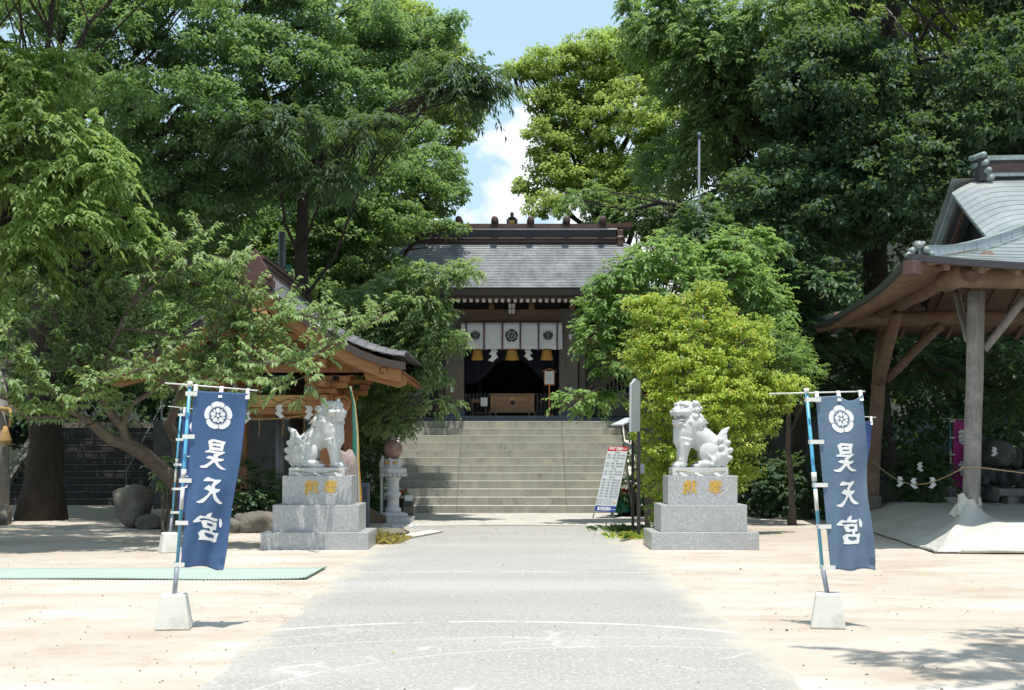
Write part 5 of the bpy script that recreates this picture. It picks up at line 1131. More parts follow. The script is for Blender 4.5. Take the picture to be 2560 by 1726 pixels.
# ridge: stacked box with scrolled end tiles and gable pendant
for (z0, z1, w, m_) in ((4.72, 4.80, .34, 'ridge_brown'), (4.80, 4.84, .28, 'ridge_dark'), (4.84, 4.90, .31, 'ridge_brown'), (4.90, 4.94, .26, 'ridge_dark'), (4.94, 5.0, .33, 'ridge_brown')):
    mb = MB(); mb.bx(GXc - w / 2, GXc + w / 2, YF - .03, YBk + .03, z0 + .12, z1 + .119); mb.build('ridge_course', m_, pv, bevel=.008)
for yy in (YF - .08, YBk + .02):
    mb = MB(); mb.prism([(-.24, 4.66), (-.34, 4.60), (-.36, 4.74), (-.26, 4.82), (-.22, 5.0), (-.13, 5.10), (-.07, 5.25), (0, 5.34), (.07, 5.25), (.13, 5.10), (.22, 5.0), (.26, 4.82), (.36, 4.74), (.34, 4.60), (.24, 4.66)], (GXc, yy, -.09), (1, 0, 0), (0, 0, 1), -.10); o = mb.build('ridge_end_tile', 'ridge_brown', pv, bevel=.02)
    for s in (-1, 1): mb = MB(); mb.tube([(GXc + s * .27, yy - .03, 4.71), (GXc + s * .27, yy + .02, 4.71)], .06, 12); mb.build('scroll', 'ridge_brown', o)
mb = MB(); mb.prism([(0, 4.35), (.16, 4.18), (.25, 3.98), (.15, 4.0), (.10, 3.86), (0, 3.74), (-.10, 3.86), (-.15, 4.0), (-.25, 3.98), (-.16, 4.18)], (GXc, YF + .02, 0), (1, 0, 0), (0, 0, 1), -.06); mb.build('gable_pendant', 'honey_wood', pv, bevel=.012)
# gable infill: boards, king post, tie beams
mb = MB(); n = 12
mb.prism([(d, pz(d) - .28) for d in np.linspace(-2.0, 2.0, 21)] + [(2.0, 3.02), (-2.0, 3.02)], (GXc, YF + .75, 0), (1, 0, 0), (0, 0, 1), -.04); mb.build('gable_boards', 'orange_wood', pv)
for (z, w, h) in ((3.62, 1.35, .13), (3.25, 2.05, .16)):
    mb = MB(); mb.bx(GXc - w, GXc + w, YF + .45, YF + .60, z, z + h); mb.build('tie_beam', 'orange_wood_across', pv, bevel=.01)
mb = MB(); mb.bx(GXc - .09, GXc + .09, YF + .47, YF + .62, 3.76, 4.3); mb.build('king_post', 'honey_wood', pv, bevel=.01)
HP = 1.17; PY = (YF + .95, YBk - 1.2)
for sx in (-1, 1):
    for y in PY:
        x = GXc + sx * HP
        mb = MB(); mb.bx(x - .13, x + .13, y - .13, y + .13, .22, 2.62); mb.build('post', 'orange_wood', pv, bevel=.012)
        mb = MB(); mb.lathe([(.24, 0), (.22, .18), (.19, .22)], (x, y, 0), 20); mb.build('post_foot', 'dark_stone', pv)
        # bracket stack
        for (zz, wx, wy, h) in ((2.63, .36, .36, .10), (2.735, .78, .15, .12), (2.735, .149, .70, .119), (2.98, .95, .15, .10)):
            mb = MB(); mb.bx(x - wx / 2, x + wx / 2, y - wy / 2, y + wy / 2, zz, zz + h); mb.build('bracket_arm', 'orange_wood_across', pv, bevel=.014)
        for dx0 in (-.33, 0, .33):
            mb = MB(); mb.box((x + dx0, y, 2.915), (.16, .18, .115), None, 1.25); mb.build('bearing_block', 'orange_wood', pv, bevel=.01)
        mb = MB(); mb.bx(x - .065, x + .065, y - .72, y - .36, 2.74, 2.86) if y < 26 else mb.bx(x - .05, x + .05, y - .4, y - .36, 2.74, 2.8); mb.build('bracket_nose', 'orange_wood', pv, bevel=.012)
for y in PY:
    mb = MB(); mb.bx(GXc - HP + .131, GXc + HP - .131, y - .09, y + .09, 2.38, 2.60); bmm = mb.build('tie_rail', 'honey_wood', pv, bevel=.01)
    if y < 26:
        c = Vector((GXc + .55, y - .095, 2.48)); mb = MB()
        for (a, b) in (((-.45, .05), (-.3, -.03)), ((-.3, -.03), (-.1, .05)), ((-.1, .05), (.02, .0)), ((.02, 0), (.12, .07)), ((.12, .07), (.3, -.05)), ((.3, -.05), (.45, .06)), ((-.05, -.02), (.1, -.06)), ((.0, .07), (.2, .05))):
            mb.beam(c + Vector((a[0], 0, a[1])), c + Vector((b[0], 0, b[1])), .012, .018, (0, 1, 0))
        mb.build('carved_scroll', 'carved_line', bmm)
        mb = MB(); mb.bx(GXc - HP + .14, GXc + HP - .14, y - .093, y - .091, 2.415, 2.425); mb.build('carved_line', 'carved_line', bmm)
    mb = MB(); mb.bx(GXc - HP + .131, GXc + HP - .131, y - .055, y + .055, 2.24, 2.36); mb.build('lower_rail', 'orange_wood_across', pv)
for sx in (-1, 1):
    x = GXc + sx * HP
    mb = MB(); mb.bx(x - .08, x + .08, PY[0] + .131, PY[1] - .131, 2.39, 2.61); mb.build('side_rail', 'orange_wood', pv, bevel=.01)
    mb = MB(); mb.bx(x - .075, x + .075, YF + .25, YBk - .25, 3.08, 3.24); mb.build('eave_beam', 'orange_wood', pv)
    # carved elephant-nose on the outer side of the front post
    y = PY[0]; mb = MB(); mb.prism([(.13, 2.18), (.30, 2.22), (.42, 2.34), (.46, 2.50), (.38, 2.60), (.26, 2.60), (.13, 2.60)], (x, y + .06, 0), (sx, 0, 0), (0, 0, 1), -.12 * sx * -1); nn_ = mb.build('carved_nose', 'orange_wood_across', pv, bevel=.02)
    mb = MB(); c = Vector((x + sx * .30, y - .075, 2.45)); mb.tube([c + Vector((sx * .10 * (1 - k / 15) * math.cos(k * .45), 0, .10 * (1 - k / 15) * math.sin(k * .45))) for k in range(14)], .010, 6); mb.build('scroll', 'carved_line', nn_)
    mb = MB(); mb.prism([(-.13, 2.2), (-.34, 2.34), (-.40, 2.50), (-.30, 2.60), (-.13, 2.60)], (x - sx * .0, y - .10, 0), (sx * 1., 0, 0), (0, 0, 1), .05); o = mb.build('carved_nose', 'orange_wood_across', pv, bevel=.015)
    mb = MB(); mb.box((x, y - .36, 2.50), (.15, .42, .2)); mb.build('front_nose', 'orange_wood_across', pv, bevel=.04)
# rope with paper zigzags strung across the front, basin and ladle shelf beneath
t = thing('straw_rope', 'thin straw rope slung across the front of the orange pavilion', 'rope', (GXc, PY[0] - .15, 2.2)); mb = MB()
mb.tube([(GXc - 1.2 + 2.4 * k / 14, PY[0] - .16, 2.30 - .16 * math.sin(k / 14 * math.pi)) for k in range(15)], .014, 8); mb.build('twist', 'straw', t)
for k, x in enumerate((-.9, -.1, .35, .75)): mb = MB(); xx = GXc + x; mb.tube([(xx, PY[0] - .16, 2.22), (xx + .01, PY[0] - .165, 2.0), (xx - .01, PY[0] - .165, 1.82)], .008, 5); mb.build('straw_tail', 'straw', t)
for k, (px, py) in enumerate(((612, 1025), (703, 1012), (768, 1015), (778, 1020))):
    if k == 3: continue
    shide('paper_streamer', 'white zigzag paper ' + ('beside the front left banner top, under the orange pavilion', 'in front of the grey pole under the orange pavilion', 'left of the head of the closed mouthed lion dog')[k], tuple(P(px, py, PY[0] - .18)), .26, (-1) ** k, 'zigzag papers under the orange pavilion')
wb = thing('water_basin', 'long dark stone water basin in the shade of the orange pavilion', 'basin', (GXc, 26, 0))
mb = MB(); mb.bx(GXc - .75, GXc + .75, 25.3, 26.9, 0, .62); mb.build('basin', 'rough_stone', wb, bevel=.06); mb = MB(); mb.bx(GXc - .62, GXc + .62, 25.4, 26.8, .621, .63); mb.build('water', 'slate_panel', wb)
mb = MB(); mb.bx(GXc - .7, GXc + .6, 25.2, 25.28, .70, .74); mb.bx(GXc - .7, GXc - .64, 25.2, 25.27, .0, .699); mb.bx(GXc + .54, GXc + .6, 25.2, 25.27, .0, .699); mb.build('ladle_rail', 'brown_wood', wb)
# grey pole standing behind the pavilion
xq = GX(705, 30); t = thing('utility_pole', 'tall thin grey metal pole rising behind the orange pavilion', 'pole', (xq, 30, 0))
mb = MB(); mb.tube([(xq, 30, 0), (xq, 30, ZZ(580, 30))], .085, 14); mb.build('shaft', 'metal_grey', t); mb = MB(); mb.tube([(xq - .13, 29.95, 2.2), (xq - .13, 29.95, ZZ(645, 30))], .018, 8); mb.build('conduit', 'metal_grey', t)
mb = MB(); mb.bx(xq + .12, xq + .22, 29.9, 30, ZZ(680, 30), ZZ(664, 30)); mb.build('green_box', 'teal_plastic', t); mb = MB(); mb.tube([(xq, 30, ZZ(690, 30)), (xq + .14, 29.96, ZZ(676, 30))], .015, 6); mb.build('clamp', 'metal_grey', t)
xq = GX(700, 27.3); t = thing('dark_pillar', 'dark grey round pillar under the orange pavilion, left of the closed mouthed lion dog', 'pillar', (xq, 27.3, 0)); mb = MB(); mb.tube([(xq, 27.3, 0), (xq, 27.3, ZZ(1022, 27.3))], .095, 16); mb.build('shaft', 'metal_grey', t); mb = MB(); mb.bx(xq - .15, xq + .15, 27.15, 27.45, .6, .72); mb.build('foot', 'dark_stone', t)
xq = GX(1743, 31); t = thing('thin_pole', 'thin blue grey pole standing up through the trees right of the shrine roof', 'pole', (xq, 31, 0)); mb = MB(); mb.tube([(xq, 31, 0), (xq + .05, 31, ZZ(345, 31))], .034, 10); mb.build('shaft', 'slate_panel', t); mb = MB(); mb.tube([(xq + .05, 31, ZZ(345, 31)), (xq + .05, 31, ZZ(332, 31))], .046, 10); mb.build('cap', 'slate_panel', t)

# ------------------------------------------------------------------ right: weathered open stage pavilion with copper roof
ey = Vector((.086, .9963, 0)); ex = Vector((.9963, -.086, 0)); C0 = Vector((5.98, 19.2, 0))
def W(a, b, z): p = C0 + ex * a + ey * b; return Vector((p.x, p.y, z))
sp = thing('stage_pavilion', 'weathered open timber pavilion with hipped copper roof at the right edge', 'pavilion', (7.5, 23, 0))
LEN, WID = 10.8, 13.0; GA = 2.25; ZE = 4.27; mid = LEN / 2
def ridge_h(b):         # height of the front / rear slope at distance b from its eave
    q = min(1, b / mid); return ZE + 2.45 * (q ** 1.22)
def eave_lift(a, b):
    e1 = max(0, 1 - min(a, WID - a) / 3.0); e2 = max(0, 1 - min(b, LEN - b) / 3.2); return .22 * (e1 * e2) ** 1.6
def S_front(a, b): return W(a, b, ridge_h(b) + eave_lift(a, b))
def S_left(a, b): return W(a, b, ridge_h(a) + eave_lift(a, b))
def course(fn, rows, name, mat, rnd=.0, sheet=.62, limit=300):
    pass
th = .035
def slab(mb_or_none, pts, nrm, th0, th1, name, mat, parent):
    a, b, c, d = pts   # a,b upper edge; c,d lower edge
    up = Vector(nrm); vs = [a, b, c + up * th1, d + up * th1, a - up * .01, b - up * .01, c - up * .015, d - up * .015]
    m_ = mb_or_none or MB(); m_.add(vs, [(0, 1, 2, 3), (3, 2, 6, 7), (0, 3, 7, 4), (1, 5, 6, 2), (7, 6, 5, 4)])
    return None if mb_or_none else m_.build(name, mat, parent, recalc=False)
# copper sheets laid course by course on the front slope (single pieces), hip skirt on the left
cs = 0; BV = 3.0
def lower_front(r, nrow, b0, b1):
    pass
rows_f = 22
for r in range(rows_f):
    b0 = mid * (1 - r / rows_f); b1 = mid * (1 - (r + 1) / rows_f)          # from ridge down to eave
    a_min = (GA - .30) if b0 > GA + .25 else b0                               # the hip line cuts the skirt below the gable
    a_min1 = (GA - .30) if b1 > GA + .25 else b1
    a = a_min; k = 0; off = (.3 if r % 2 else 0)
    xs_ = [0.0, .12, .25, .38, .52, .75]; xx = 1.5 - off
    while a_min1 + xx < 8.9: xs_.append(xx); xx += .8
    xs_.append(99.)
    for i in range(len(xs_) - 1):
        u0, u1 = xs_[i], xs_[i + 1]; last = u1 > 90; A0 = a_min + u0; A1 = a_min + u1 - .0015; B0 = a_min1 + u0; B1 = a_min1 + u1 - .0015
        if last: A1 = B1 = 9.35
        roll = lambda a_, b_: (-.26 * (1 - min(1, (a_ - (GA - .30)) / .75)) ** 2 if b_ > GA + .25 else 0)
        q = [S_front(A0, b0) + Vector((0, 0, roll(A0, b0))), S_front(A1, b0) + Vector((0, 0, roll(A1, b0))), S_front(B1, b1) + Vector((0, 0, roll(B1, b1))), S_front(B0, b1) + Vector((0, 0, roll(B0, b1)))]
        slab(None, q, (0, -.3, .95), 0, .012, 'copper_sheet', 'copper_roof', sp); cs += 1
mb = MB(); rows_l = 9
for r in range(rows_l):
    a0 = GA * (1 - r / rows_l) + .02; a1 = GA * (1 - (r + 1) / rows_l)
    for i in range(16):
        f0, f1 = i / 16, (i + 1) / 16; L0, H0 = a0, LEN - a0; L1, H1 = a1, LEN - a1
        slab(mb, [S_left(a0, L0 + (H0 - L0) * f0), S_left(a0, L0 + (H0 - L0) * f1), S_left(a1, L1 + (H1 - L1) * f1), S_left(a1, L1 + (H1 - L1) * f0)], (-.3, 0, .95), 0, .02, '', '', None)
mb.build('left_skirt', 'copper_roof', sp, recalc=False, kind='stuff')
mb = MB(); mb.grid(lambda u, v: W(max(GA - .3, 0) * 0 + (LEN - (mid + (LEN - mid) * v) if (mid + (LEN - mid) * v) > LEN - GA else GA - .3) + 7.3 * u, mid + (LEN - mid) * v, ridge_h(LEN - (mid + (LEN - mid) * v)) + .01), 10, 12); mb.build('rear_slope', 'copper_roof', sp)
# underside boarding and rafters
def under(a, b): return min(ridge_h(b), ridge_h(a), ridge_h(LEN - b)) + eave_lift(a, b) - .07
mb = MB(); mb.shell(lambda u, v: W(.05 + 9.25 * u, .05 + (LEN - .1) * v, under(.05 + 9.25 * u, .05 + (LEN - .1) * v)), 24, 24, (0, 0, -.03)); mb.build('ceiling_boards', 'brown_wood', sp)
for i in range(20):
    b = .5 + i * .52
    if b > LEN - .3: break
    mb = MB(); a1 = min(2.6, b + 0.0, LEN - b) if (b < 2.6 or b > LEN - 2.6) else 2.6
    mb.beam(W(.08, b, under(.08, b) - .075), W(a1, b, under(a1, b) - .075), .08, .09); mb.build('rafter', 'brown_wood', sp)
for i in range(15):
    a = .55 + i * .52; a1 = min(2.9, a)
    mb = MB(); mb.beam(W(a, .08, under(a, .08) - .075), W(a, a1, under(a, a1) - .075), .08, .09); mb.build('rafter', 'brown_wood', sp)
    mb = MB(); mb.beam(W(a, LEN - .08, under(a, .08) - .075), W(a, LEN - a1, under(a, a1) - .075), .08, .09); mb.build('rafter', 'brown_wood', sp)
mb = MB(); mb.beam(W(.06, .06, under(.06, .06) - .09), W(2.4, 2.4, under(2.4, 2.4) - .15), .16, .17); mb.build('hip_rafter', 'brown_wood', sp)
mb = MB(); mb.beam(W(.06, LEN - .06, under(.06, .06) - .09), W(2.4, LEN - 2.4, under(2.4, 2.4) - .15), .16, .17); mb.build('hip_rafter', 'brown_wood', sp)
# eave edges
def edge(fn, n, name):
    m_ = MB()
    for i in range(n):
        p, q = fn(i / n), fn((i + 1) / n); m_.beam(p, q, .07, .10)
    return m_.build(name, 'ridge_dark', sp)
edge(lambda t_: W(0, LEN * t_, ZE - .045 + eave_lift(0, LEN * t_)), 20, 'left_eave_edge'); edge(lambda t_: W(9.35 * t_, 0, ZE - .045 + eave_lift(9.35 * t_, 0)), 16, 'front_eave_edge'); edge(lambda t_: W(9.35 * t_, LEN, ZE - .045 + eave_lift(9.35 * t_, LEN)), 10, 'rear_eave_edge')
# descending corner ridges: segmented cap tiles ending in a scroll tile
def corner_ridge(bf):
    for i in range(9):
        s0, s1 = .22 + i * .255, .22 + (i + 1) * .255 - .008; p = W(s0, bf(s0), ridge_h(s0) + eave_lift(s0, s0) + .07); q = W(s1, bf(s1), ridge_h(s1) + eave_lift(s1, s1) + .07)
        mb = MB(); mb.beam(p, q, .14, .15); mb.build('ridge_tile', 'copper_roof', sp, bevel=.006)
        mb = MB(); mb.beam(p - Vector((0, 0, .085)), q - Vector((0, 0, .085)), .26, .03); mb.build('ridge_flashing', 'copper_trim', sp)
        mb = MB(); mb.beam(p + Vector((0, 0, .078)), q + Vector((0, 0, .078)), .17, .018); mb.build('ridge_capping', 'copper_trim', sp)
    c = W(.15, bf(.15), ridge_h(.15) + eave_lift(.15, .15) + .09); o = MB(); o.tube([c + Vector((-.02, -.10, .06)), c + Vector((0, .08, .06))], .062, 16); r_ = o.build('end_tile', 'copper_trim', sp, bevel=.01)
    for dx0, dz0, rr in ((-.11, -.02, .05), (.10, -.01, .05), (-.17, -.08, .036), (.18, -.07, .04), (.05, .085, .034), (-.05, .09, .032)):
        o = MB(); o.tube([c + Vector((dx0, -.08, dz0)), c + Vector((dx0, .05, dz0))], rr, 12); o.build('scroll', 'copper_trim', r_)
    o = MB(); o.tube([c + Vector((-.02, -.115, .06)), c + Vector((-.02, -.10, .06))], .045, 12); o.build('boss', 'roof_grey', r_)
corner_ridge(lambda s: s); corner_ridge(lambda s: LEN - s)
mb = MB(); c = W(.0, .0, ZE + .11); mb.box(c + Vector((.02, -.02, -.1)), (.22, .2, .2), Matrix.Rotation(R(40), 3, 'Z')); mb.build('corner_cap', 'ridge_brown', sp, bevel=.015)
# gable: recessed dark opening, double bargeboards, ridge with scrolled end
ga = GA - .28
def gp(b): return ridge_h(min(b, LEN - b))
b_lo = GA + .05
for (inset, drop, wd, mat, dep) in ((0, .0, .10, 'copper_trim', .12), (.10, .10, .16, 'ridge_dark', .10), (.2, .25, .13, 'ridge_brown', .06)):
    for side in (0, 1):
        m_ = MB(); n = 12
        for i in range(n):
            b0 = b_lo + (mid - b_lo) * i / n; b1 = b_lo + (mid - b_lo) * (i + 1) / n
            z0, z1 = gp(b0) - drop - .24, gp(b1) - drop - .24; B0, B1 = (b0, b1) if side == 0 else (LEN - b0, LEN - b1)
            vs = [W(ga + inset, B0, z0), W(ga + inset, B1, z1), W(ga + inset, B1, z1 - wd), W(ga + inset, B0, z0 - wd)]; vs += [v + ex * dep for v in vs]
            m_.add(vs, [(0, 1, 2, 3), (7, 6, 5, 4), (0, 4, 5, 1), (2, 6, 7, 3), (0, 3, 7, 4), (1, 5, 6, 2)])
        m_.build('bargeboard', mat, sp)
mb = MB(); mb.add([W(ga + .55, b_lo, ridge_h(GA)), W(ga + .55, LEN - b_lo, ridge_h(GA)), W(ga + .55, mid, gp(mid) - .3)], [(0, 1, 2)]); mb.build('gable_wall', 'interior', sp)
zr = gp(mid)
for (z0, z1, w, m_) in ((.0, .06, .40, 'copper_trim'), (.06, .10, .34, 'ridge_dark'), (.10, .27, .24, 'ridge_brown'), (.27, .31, .28, 'ridge_dark'), (.31, .40, .34, 'copper_trim')):
    mb = MB(); mb.beam(W(GA + .28, mid, zr + (z0 + z1) / 2), W(9.5, mid, zr + (z0 + z1) / 2), w, z1 - z0 - .001); mb.build('ridge_course', m_, sp)
c = W(GA + .22, mid, zr + .12); o = MB(); o.box(c + Vector((0, 0, .05)), (.16, .42, .52)); ro = o.build('ridge_end_tile', 'ridge_dark', sp, bevel=.03)
for k in range(4):
    for s in (-1, 1): o = MB(); o.tube([c + Vector((-.02 + .05 * (3 - k), -.30, -.16 + k * .145)), c + Vector((-.14 + .05 * (3 - k), .1, -.16 + k * .145))], .055, 10); o.build('scroll', 'copper_trim', ro) if s > 0 else None
# posts, beams and braces of weathered logs
def wob(a, b, n=5, w=.02):
    a, b = Vector(a), Vector(b); return [a.lerp(b, i / n) + (Vector([random.uniform(-w, w) for _ in range(3)]) if 0 < i < n else Vector()) for i in range(n + 1)]
pA = Vector((GX(2425, 20.6), 20.6, .0)); pAt = Vector((GX(2441, 20.6), 20.6, 4.1)); pB = Vector((GX(2174, 27.4), 27.4, .38)); pBt = Vector((GX(2207, 27.4), 27.4, 4.1))
mb = MB(); mb.tube(wob(pA, pAt, 6, .006), .135, 20); mb.build('post', 'grey_wood', sp, label='thick grey weathered pillar with a sunlit lower half')
mb = MB(); mb.tube(wob(pB, pBt, 5), [.19, .17, .16, .15, .145, .14], 14); mb.build('post', 'brown_wood', sp)
for q in (pA, pB):
    far = q + ex * 5.6; mb = MB(); mb.tube([far, far + Vector((0, 0, 4.1))], .14, 14); mb.build('post', 'brown_wood', sp)
zb_ = 4.30
logs = [(pAt + ex * -.25 + Vector((0, -.1, .24)), pAt + ex * 6 + Vector((0, 0, .2)), .19, 'log_beam'), (pBt + ex * -1.0 + Vector((0, 0, .25)), pBt + ex * 6 + Vector((0, 0, .30)), .17, 'log_beam'), (pAt + ey * -.6 + Vector((0, 0, .42)), pBt + ey * 1.0 + Vector((-.0, 0, .42)), .15, 'log_beam')]
for a, b, r, n_ in logs: mb = MB(); mb.tube(wob(a, b, 8, .03), [r] * 9, 18); mb.build(n_, 'brown_wood', sp)
mb = MB(); a = logs[0][0]; dd = (logs[0][1] - logs[0][0]).normalized(); 
for r0 in (.05, .10, .15): mb.tube([a - dd * .012 + Vector((0, math.cos(k * .4) * r0, math.sin(k * .4) * r0)) for k in range(17)], .006, 5)
mb.build('end_grain_rings', 'carved_line', sp)
tk = P(2396, 691, 20.2)
mb = MB(); mb.tube([tk + Vector((0, -.55, .0)), tk + Vector((.02, .6, 0))], .178, 24); mb.build('log_beam', 'brown_wood', sp)
lo_ = sp.children[-1]
mb = MB()
for r0 in (.05, .10, .145): mb.tube([tk + Vector((math.cos(k * .4) * r0, -.552, math.sin(k * .4) * r0)) for k in range(17)], .007, 5)
mb.build('growth_rings', 'carved_line', lo_)
mb = MB(); mb.lathe([(.06, 0), (.172, 0.0), (.176, .006)], n=28)
for v in mb.v: v.x, v.y, v.z = tk.x + v.x, tk.y - .556 - v.z * .3, tk.z + v.y
mb.build('end_grain', 'ridge_brown', lo_)
def brace(a, b, r, mat='grey_wood'): m_ = MB(); m_.tube(wob(a, b, 4, .01), r, 12); m_.build('brace', mat, sp)
brace(P(2460, 875, 20.6), P(2575, 730, 20.5), .065); brace(P(2420, 850, 20.7), P(2388, 722, 22.2), .06); brace(P(2215, 950, 27.4), P(2352, 812, 27.2), .10, 'brown_wood'); brace(P(2198, 957, 27.3), P(2242, 785, 25.9), .12, 'brown_wood')
mb = MB(); mb.bx(*[GX(2145, 27.4), GX(2200, 27.4)], 27.2, 27.7, 0, .6); mb.build('post_foot', 'rough_stone', sp, bevel=.08)
# the stage platform wrapped in pale tarpaulin
PZ = .40
tp = thing('tarp_stage', 'low stage platform covered with pale creased tarpaulin under the right pavilion', 'stage', (8.5, 23, 0))
mb = MB(); n0 = [W(a, b, 0) for a, b in ((1.5, .85), (9, .85), (9, 8.3), (1.5, 8.3))]; vs = [Vector((v.x, v.y, 0)) for v in n0] + [Vector((v.x, v.y, PZ - .03)) for v in n0]; mb.add(vs, [(0, 1, 2, 3), (7, 6, 5, 4), (0, 4, 5, 1), (1, 5, 6, 2), (2, 6, 7, 3), (3, 7, 4, 0)]); mb.build('platform', 'grey_wood', tp)
from mathutils import noise as mnoise
def crease(x, y, s=1.):
    p = Vector((x * 1.7, y * 1.7, 0)); return (mnoise.noise(p) * .045 + abs(mnoise.noise(p * 2.6 + Vector((3, 1, 0)))) * .035 + abs(mnoise.noise(p * 5.9)) * .012) * s
def tarp_p(a, b):
    """a: across from the left hem, b: from the front hem"""
    ha = min(1, max(0, a / 1.05)); hb = min(1, max(0, b / .75)); h = min(ha ** .8, hb ** .7); z = .022 + (PZ - .0) * h
    p = W(.38 + a, .0 + b, 0); rr_ = (Vector((p.x - pA.x, p.y - pA.y, 0))).length; cn = W(.45, .1, 0); dv = Vector((cn.x - pA.x, cn.y - pA.y, 0)); tq = max(0, min(1, Vector((p.x - pA.x, p.y - pA.y, 0)).dot(dv) / dv.length_squared)); dq = (Vector((p.x, p.y, 0)) - Vector((pA.x, pA.y, 0)) - dv * tq).length; z += .30 * math.exp(-(rr_ / .24) ** 1.3) + .20 * (1 - tq) ** .8 * math.exp(-(dq / .13) ** 1.5) * (1 if tq > 0 else 0); hem = .012 * math.sin(b * 3 + a * 2); return Vector((p.x + hem, p.y + hem, z + crease(p.x, p.y, .4 + .6 * (1 - abs(2 * h - 1)))))
mb = MB(); mb.shell(lambda u, v: tarp_p(9.2 * u ** 1.8, 8.6 * v ** 1.8), 110, 104, (0, 0, -.008)); mb.build('tarpaulin', 'tarp', tp, recalc=False)
mb = MB(); mb.tube([tarp_p(0, 8.4 * k / 40) + Vector((-.01, 0, .012)) for k in range(41)], .028, 8, jit=.12); mb.build('rolled_hem', 'tarp', tp)
mb = MB(); mb.tube([tarp_p(.35 + 8.6 * k / 40, 0) + Vector((0, -.01, .012)) for k in range(41)], .03, 8, jit=.12); mb.build('rolled_hem', 'tarp', tp)
# a gathered sleeve tied round the foot of the pillar
def sleeve(u, v):
    a = u * 2 * math.pi; r = .150 + .07 * (1 - v) ** 1.5 + .03 * math.sin(a * 5 + v * 4) * (1 - v * .6); x = pA.x + (-.0 if v > .5 else -.02); z = .50 + .30 * v + .06 * math.sin(a * 2 + 1) * v
    return Vector((x + r * math.cos(a) * (1.25 if math.cos(a) < 0 else 1), pA.y + r * math.sin(a), z + .02 * math.sin(a * 7)))
mb = MB(); mb.grid(sleeve, 40, 14); mb.build('tarp_sleeve', 'tarp', tp, recalc=False)
mb = MB(); mb.tube([Vector((pA.x + .165 * math.cos(k * .4), pA.y + .165 * math.sin(k * .4), .66 + .03 * math.sin(k * .4))) for k in range(17)], .008, 6); mb.build('tie_cord', 'rope', tp)
# rope round the pillar, papers
t = thing('pavilion_rope', 'thin straw rope sagging from the far post round the weathered pillar', 'rope', (7.5, 23, 1.6)); zR = ZZ(1168, 20.4)
mb = MB(); A_, B_ = P(2172, 1143, 27.1), P(2412, 1168, 20.5)
mb.tube([A_.lerp(B_, k / 14) + Vector((0, 0, -.42 * math.sin(k / 14 * math.pi) ** 1.0)) for k in range(15)], .011, 6); mb.tube([Vector((pA.x + .02 + .146 * math.cos(k * .35), pA.y + .146 * math.sin(k * .35), zR)) for k in range(19)], .012, 6); mb.tube([P(2450, 1169, 20.5), P(2520, 1178, 20.6), P(2600, 1188, 20.8)], .011, 6); mb.build('twist', 'rope', t, kind='stuff')
for i, (px, py, Yv) in enumerate(((2247, 1192, 24.6), (2288, 1196, 23.6), (2328, 1194, 22.6), (2303, 1156, 27.), (2483, 1118, 27))):
    shide('paper_streamer', 'white zigzag paper ' + ('leftmost on the sagging rope by the right pavilion', 'middle one on the sagging rope by the right pavilion', 'on the sagging rope, nearest to the magenta banner', 'hanging above the sagging rope, in front of the dark trees', 'hanging in front of the dark rocks right of the weathered pillar')[i], tuple(P(px, py, Yv)), .20, (-1) ** i, 'zigzag papers by the right pavilion', i)
# ------------------------------------------------------------------ left far side: torii, second stair, rocks, trunks
Yt_ = 27.5
t = thing('stone_torii', 'grey stone torii gate at the left edge with a straw rope tassel', 'torii', (GX(3, Yt_), Yt_, 0))
for px in (3, -330): mb = MB(); x = GX(px, Yt_); mb.tube([(x, Yt_, 0), (x, Yt_, ZZ(930, Yt_))], [.17, .14], 18); mb.build('post', 'grey_wood', t)
mb = MB(); mb.bx(GX(-385, Yt_), GX(58, Yt_), Yt_ - .1, Yt_ + .1, ZZ(1040, Yt_), ZZ(1013, Yt_)); mb.build('tie_beam', 'rough_stone', t, bevel=.02)
mb = MB(); mb.bx(GX(-440, Yt_), GX(110, Yt_), Yt_ - .16, Yt_ + .16, ZZ(925, Yt_), ZZ(895, Yt_)); mb.build('top_beam', 'rough_stone', t, bevel=.03)
mb = MB(); mb.tube([P(-340, 1000, Yt_ - .2), P(-160, 1050, Yt_ - .25), P(0, 1022, Yt_ - .2), P(24, 1024, Yt_ - .2)], .05, 10); tag(mb.build('torii_rope', 'straw'), 'thick straw rope on the crossbeam of the grey torii', 'rope')
t = thing('rope_tassel', 'straw tassel hanging from the torii rope at the left edge', 'tassel', tuple(P(27, 1110, Yt_ - .25)))
mb = MB(); mb.tube([P(25, 1022, Yt_ - .25), P(28, 1045, Yt_ - .25), P(25, 1068, Yt_ - .25)], .03, 8); mb.build('knotted_cord', 'straw', t); mb = MB(); mb.lathe([(.12, ZZ(1112, Yt_)), (.13, ZZ(1100, Yt_)), (.07, ZZ(1078, Yt_)), (.035, ZZ(1066, Yt_))], (GX(25, Yt_), Yt_ - .25, 0), 16); mb.build('straw_skirt', 'straw', t)
mb = MB(); rock(mb, (GX(6, 27), 26.6, .1), (.35, .3, .3), 31); tag(mb.build('rock', 'rough_stone'), 'grey rock at the foot of the torii post at the left edge', 'rock')
ss = thing('side_staircase', 'shadowed stone steps rising between the trees on the far left', 'staircase', (-12.5, 36, 0))
stp = MB(); stp.box((0, 0, 0), (3.9, .42, .186)); sme = stp.mesh('step'); nos = MB(); nos.box((0, -.205, .083), (3.9, .03, .03)); nme = nos.mesh('nosing')
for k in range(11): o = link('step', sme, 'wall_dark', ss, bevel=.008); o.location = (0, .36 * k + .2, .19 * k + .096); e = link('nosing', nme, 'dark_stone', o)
mb = MB(); mb.bx(-15, -9.8, 40.1, 46, 0, 2.25); mb.build('upper_wall', 'dark_stone', ss)
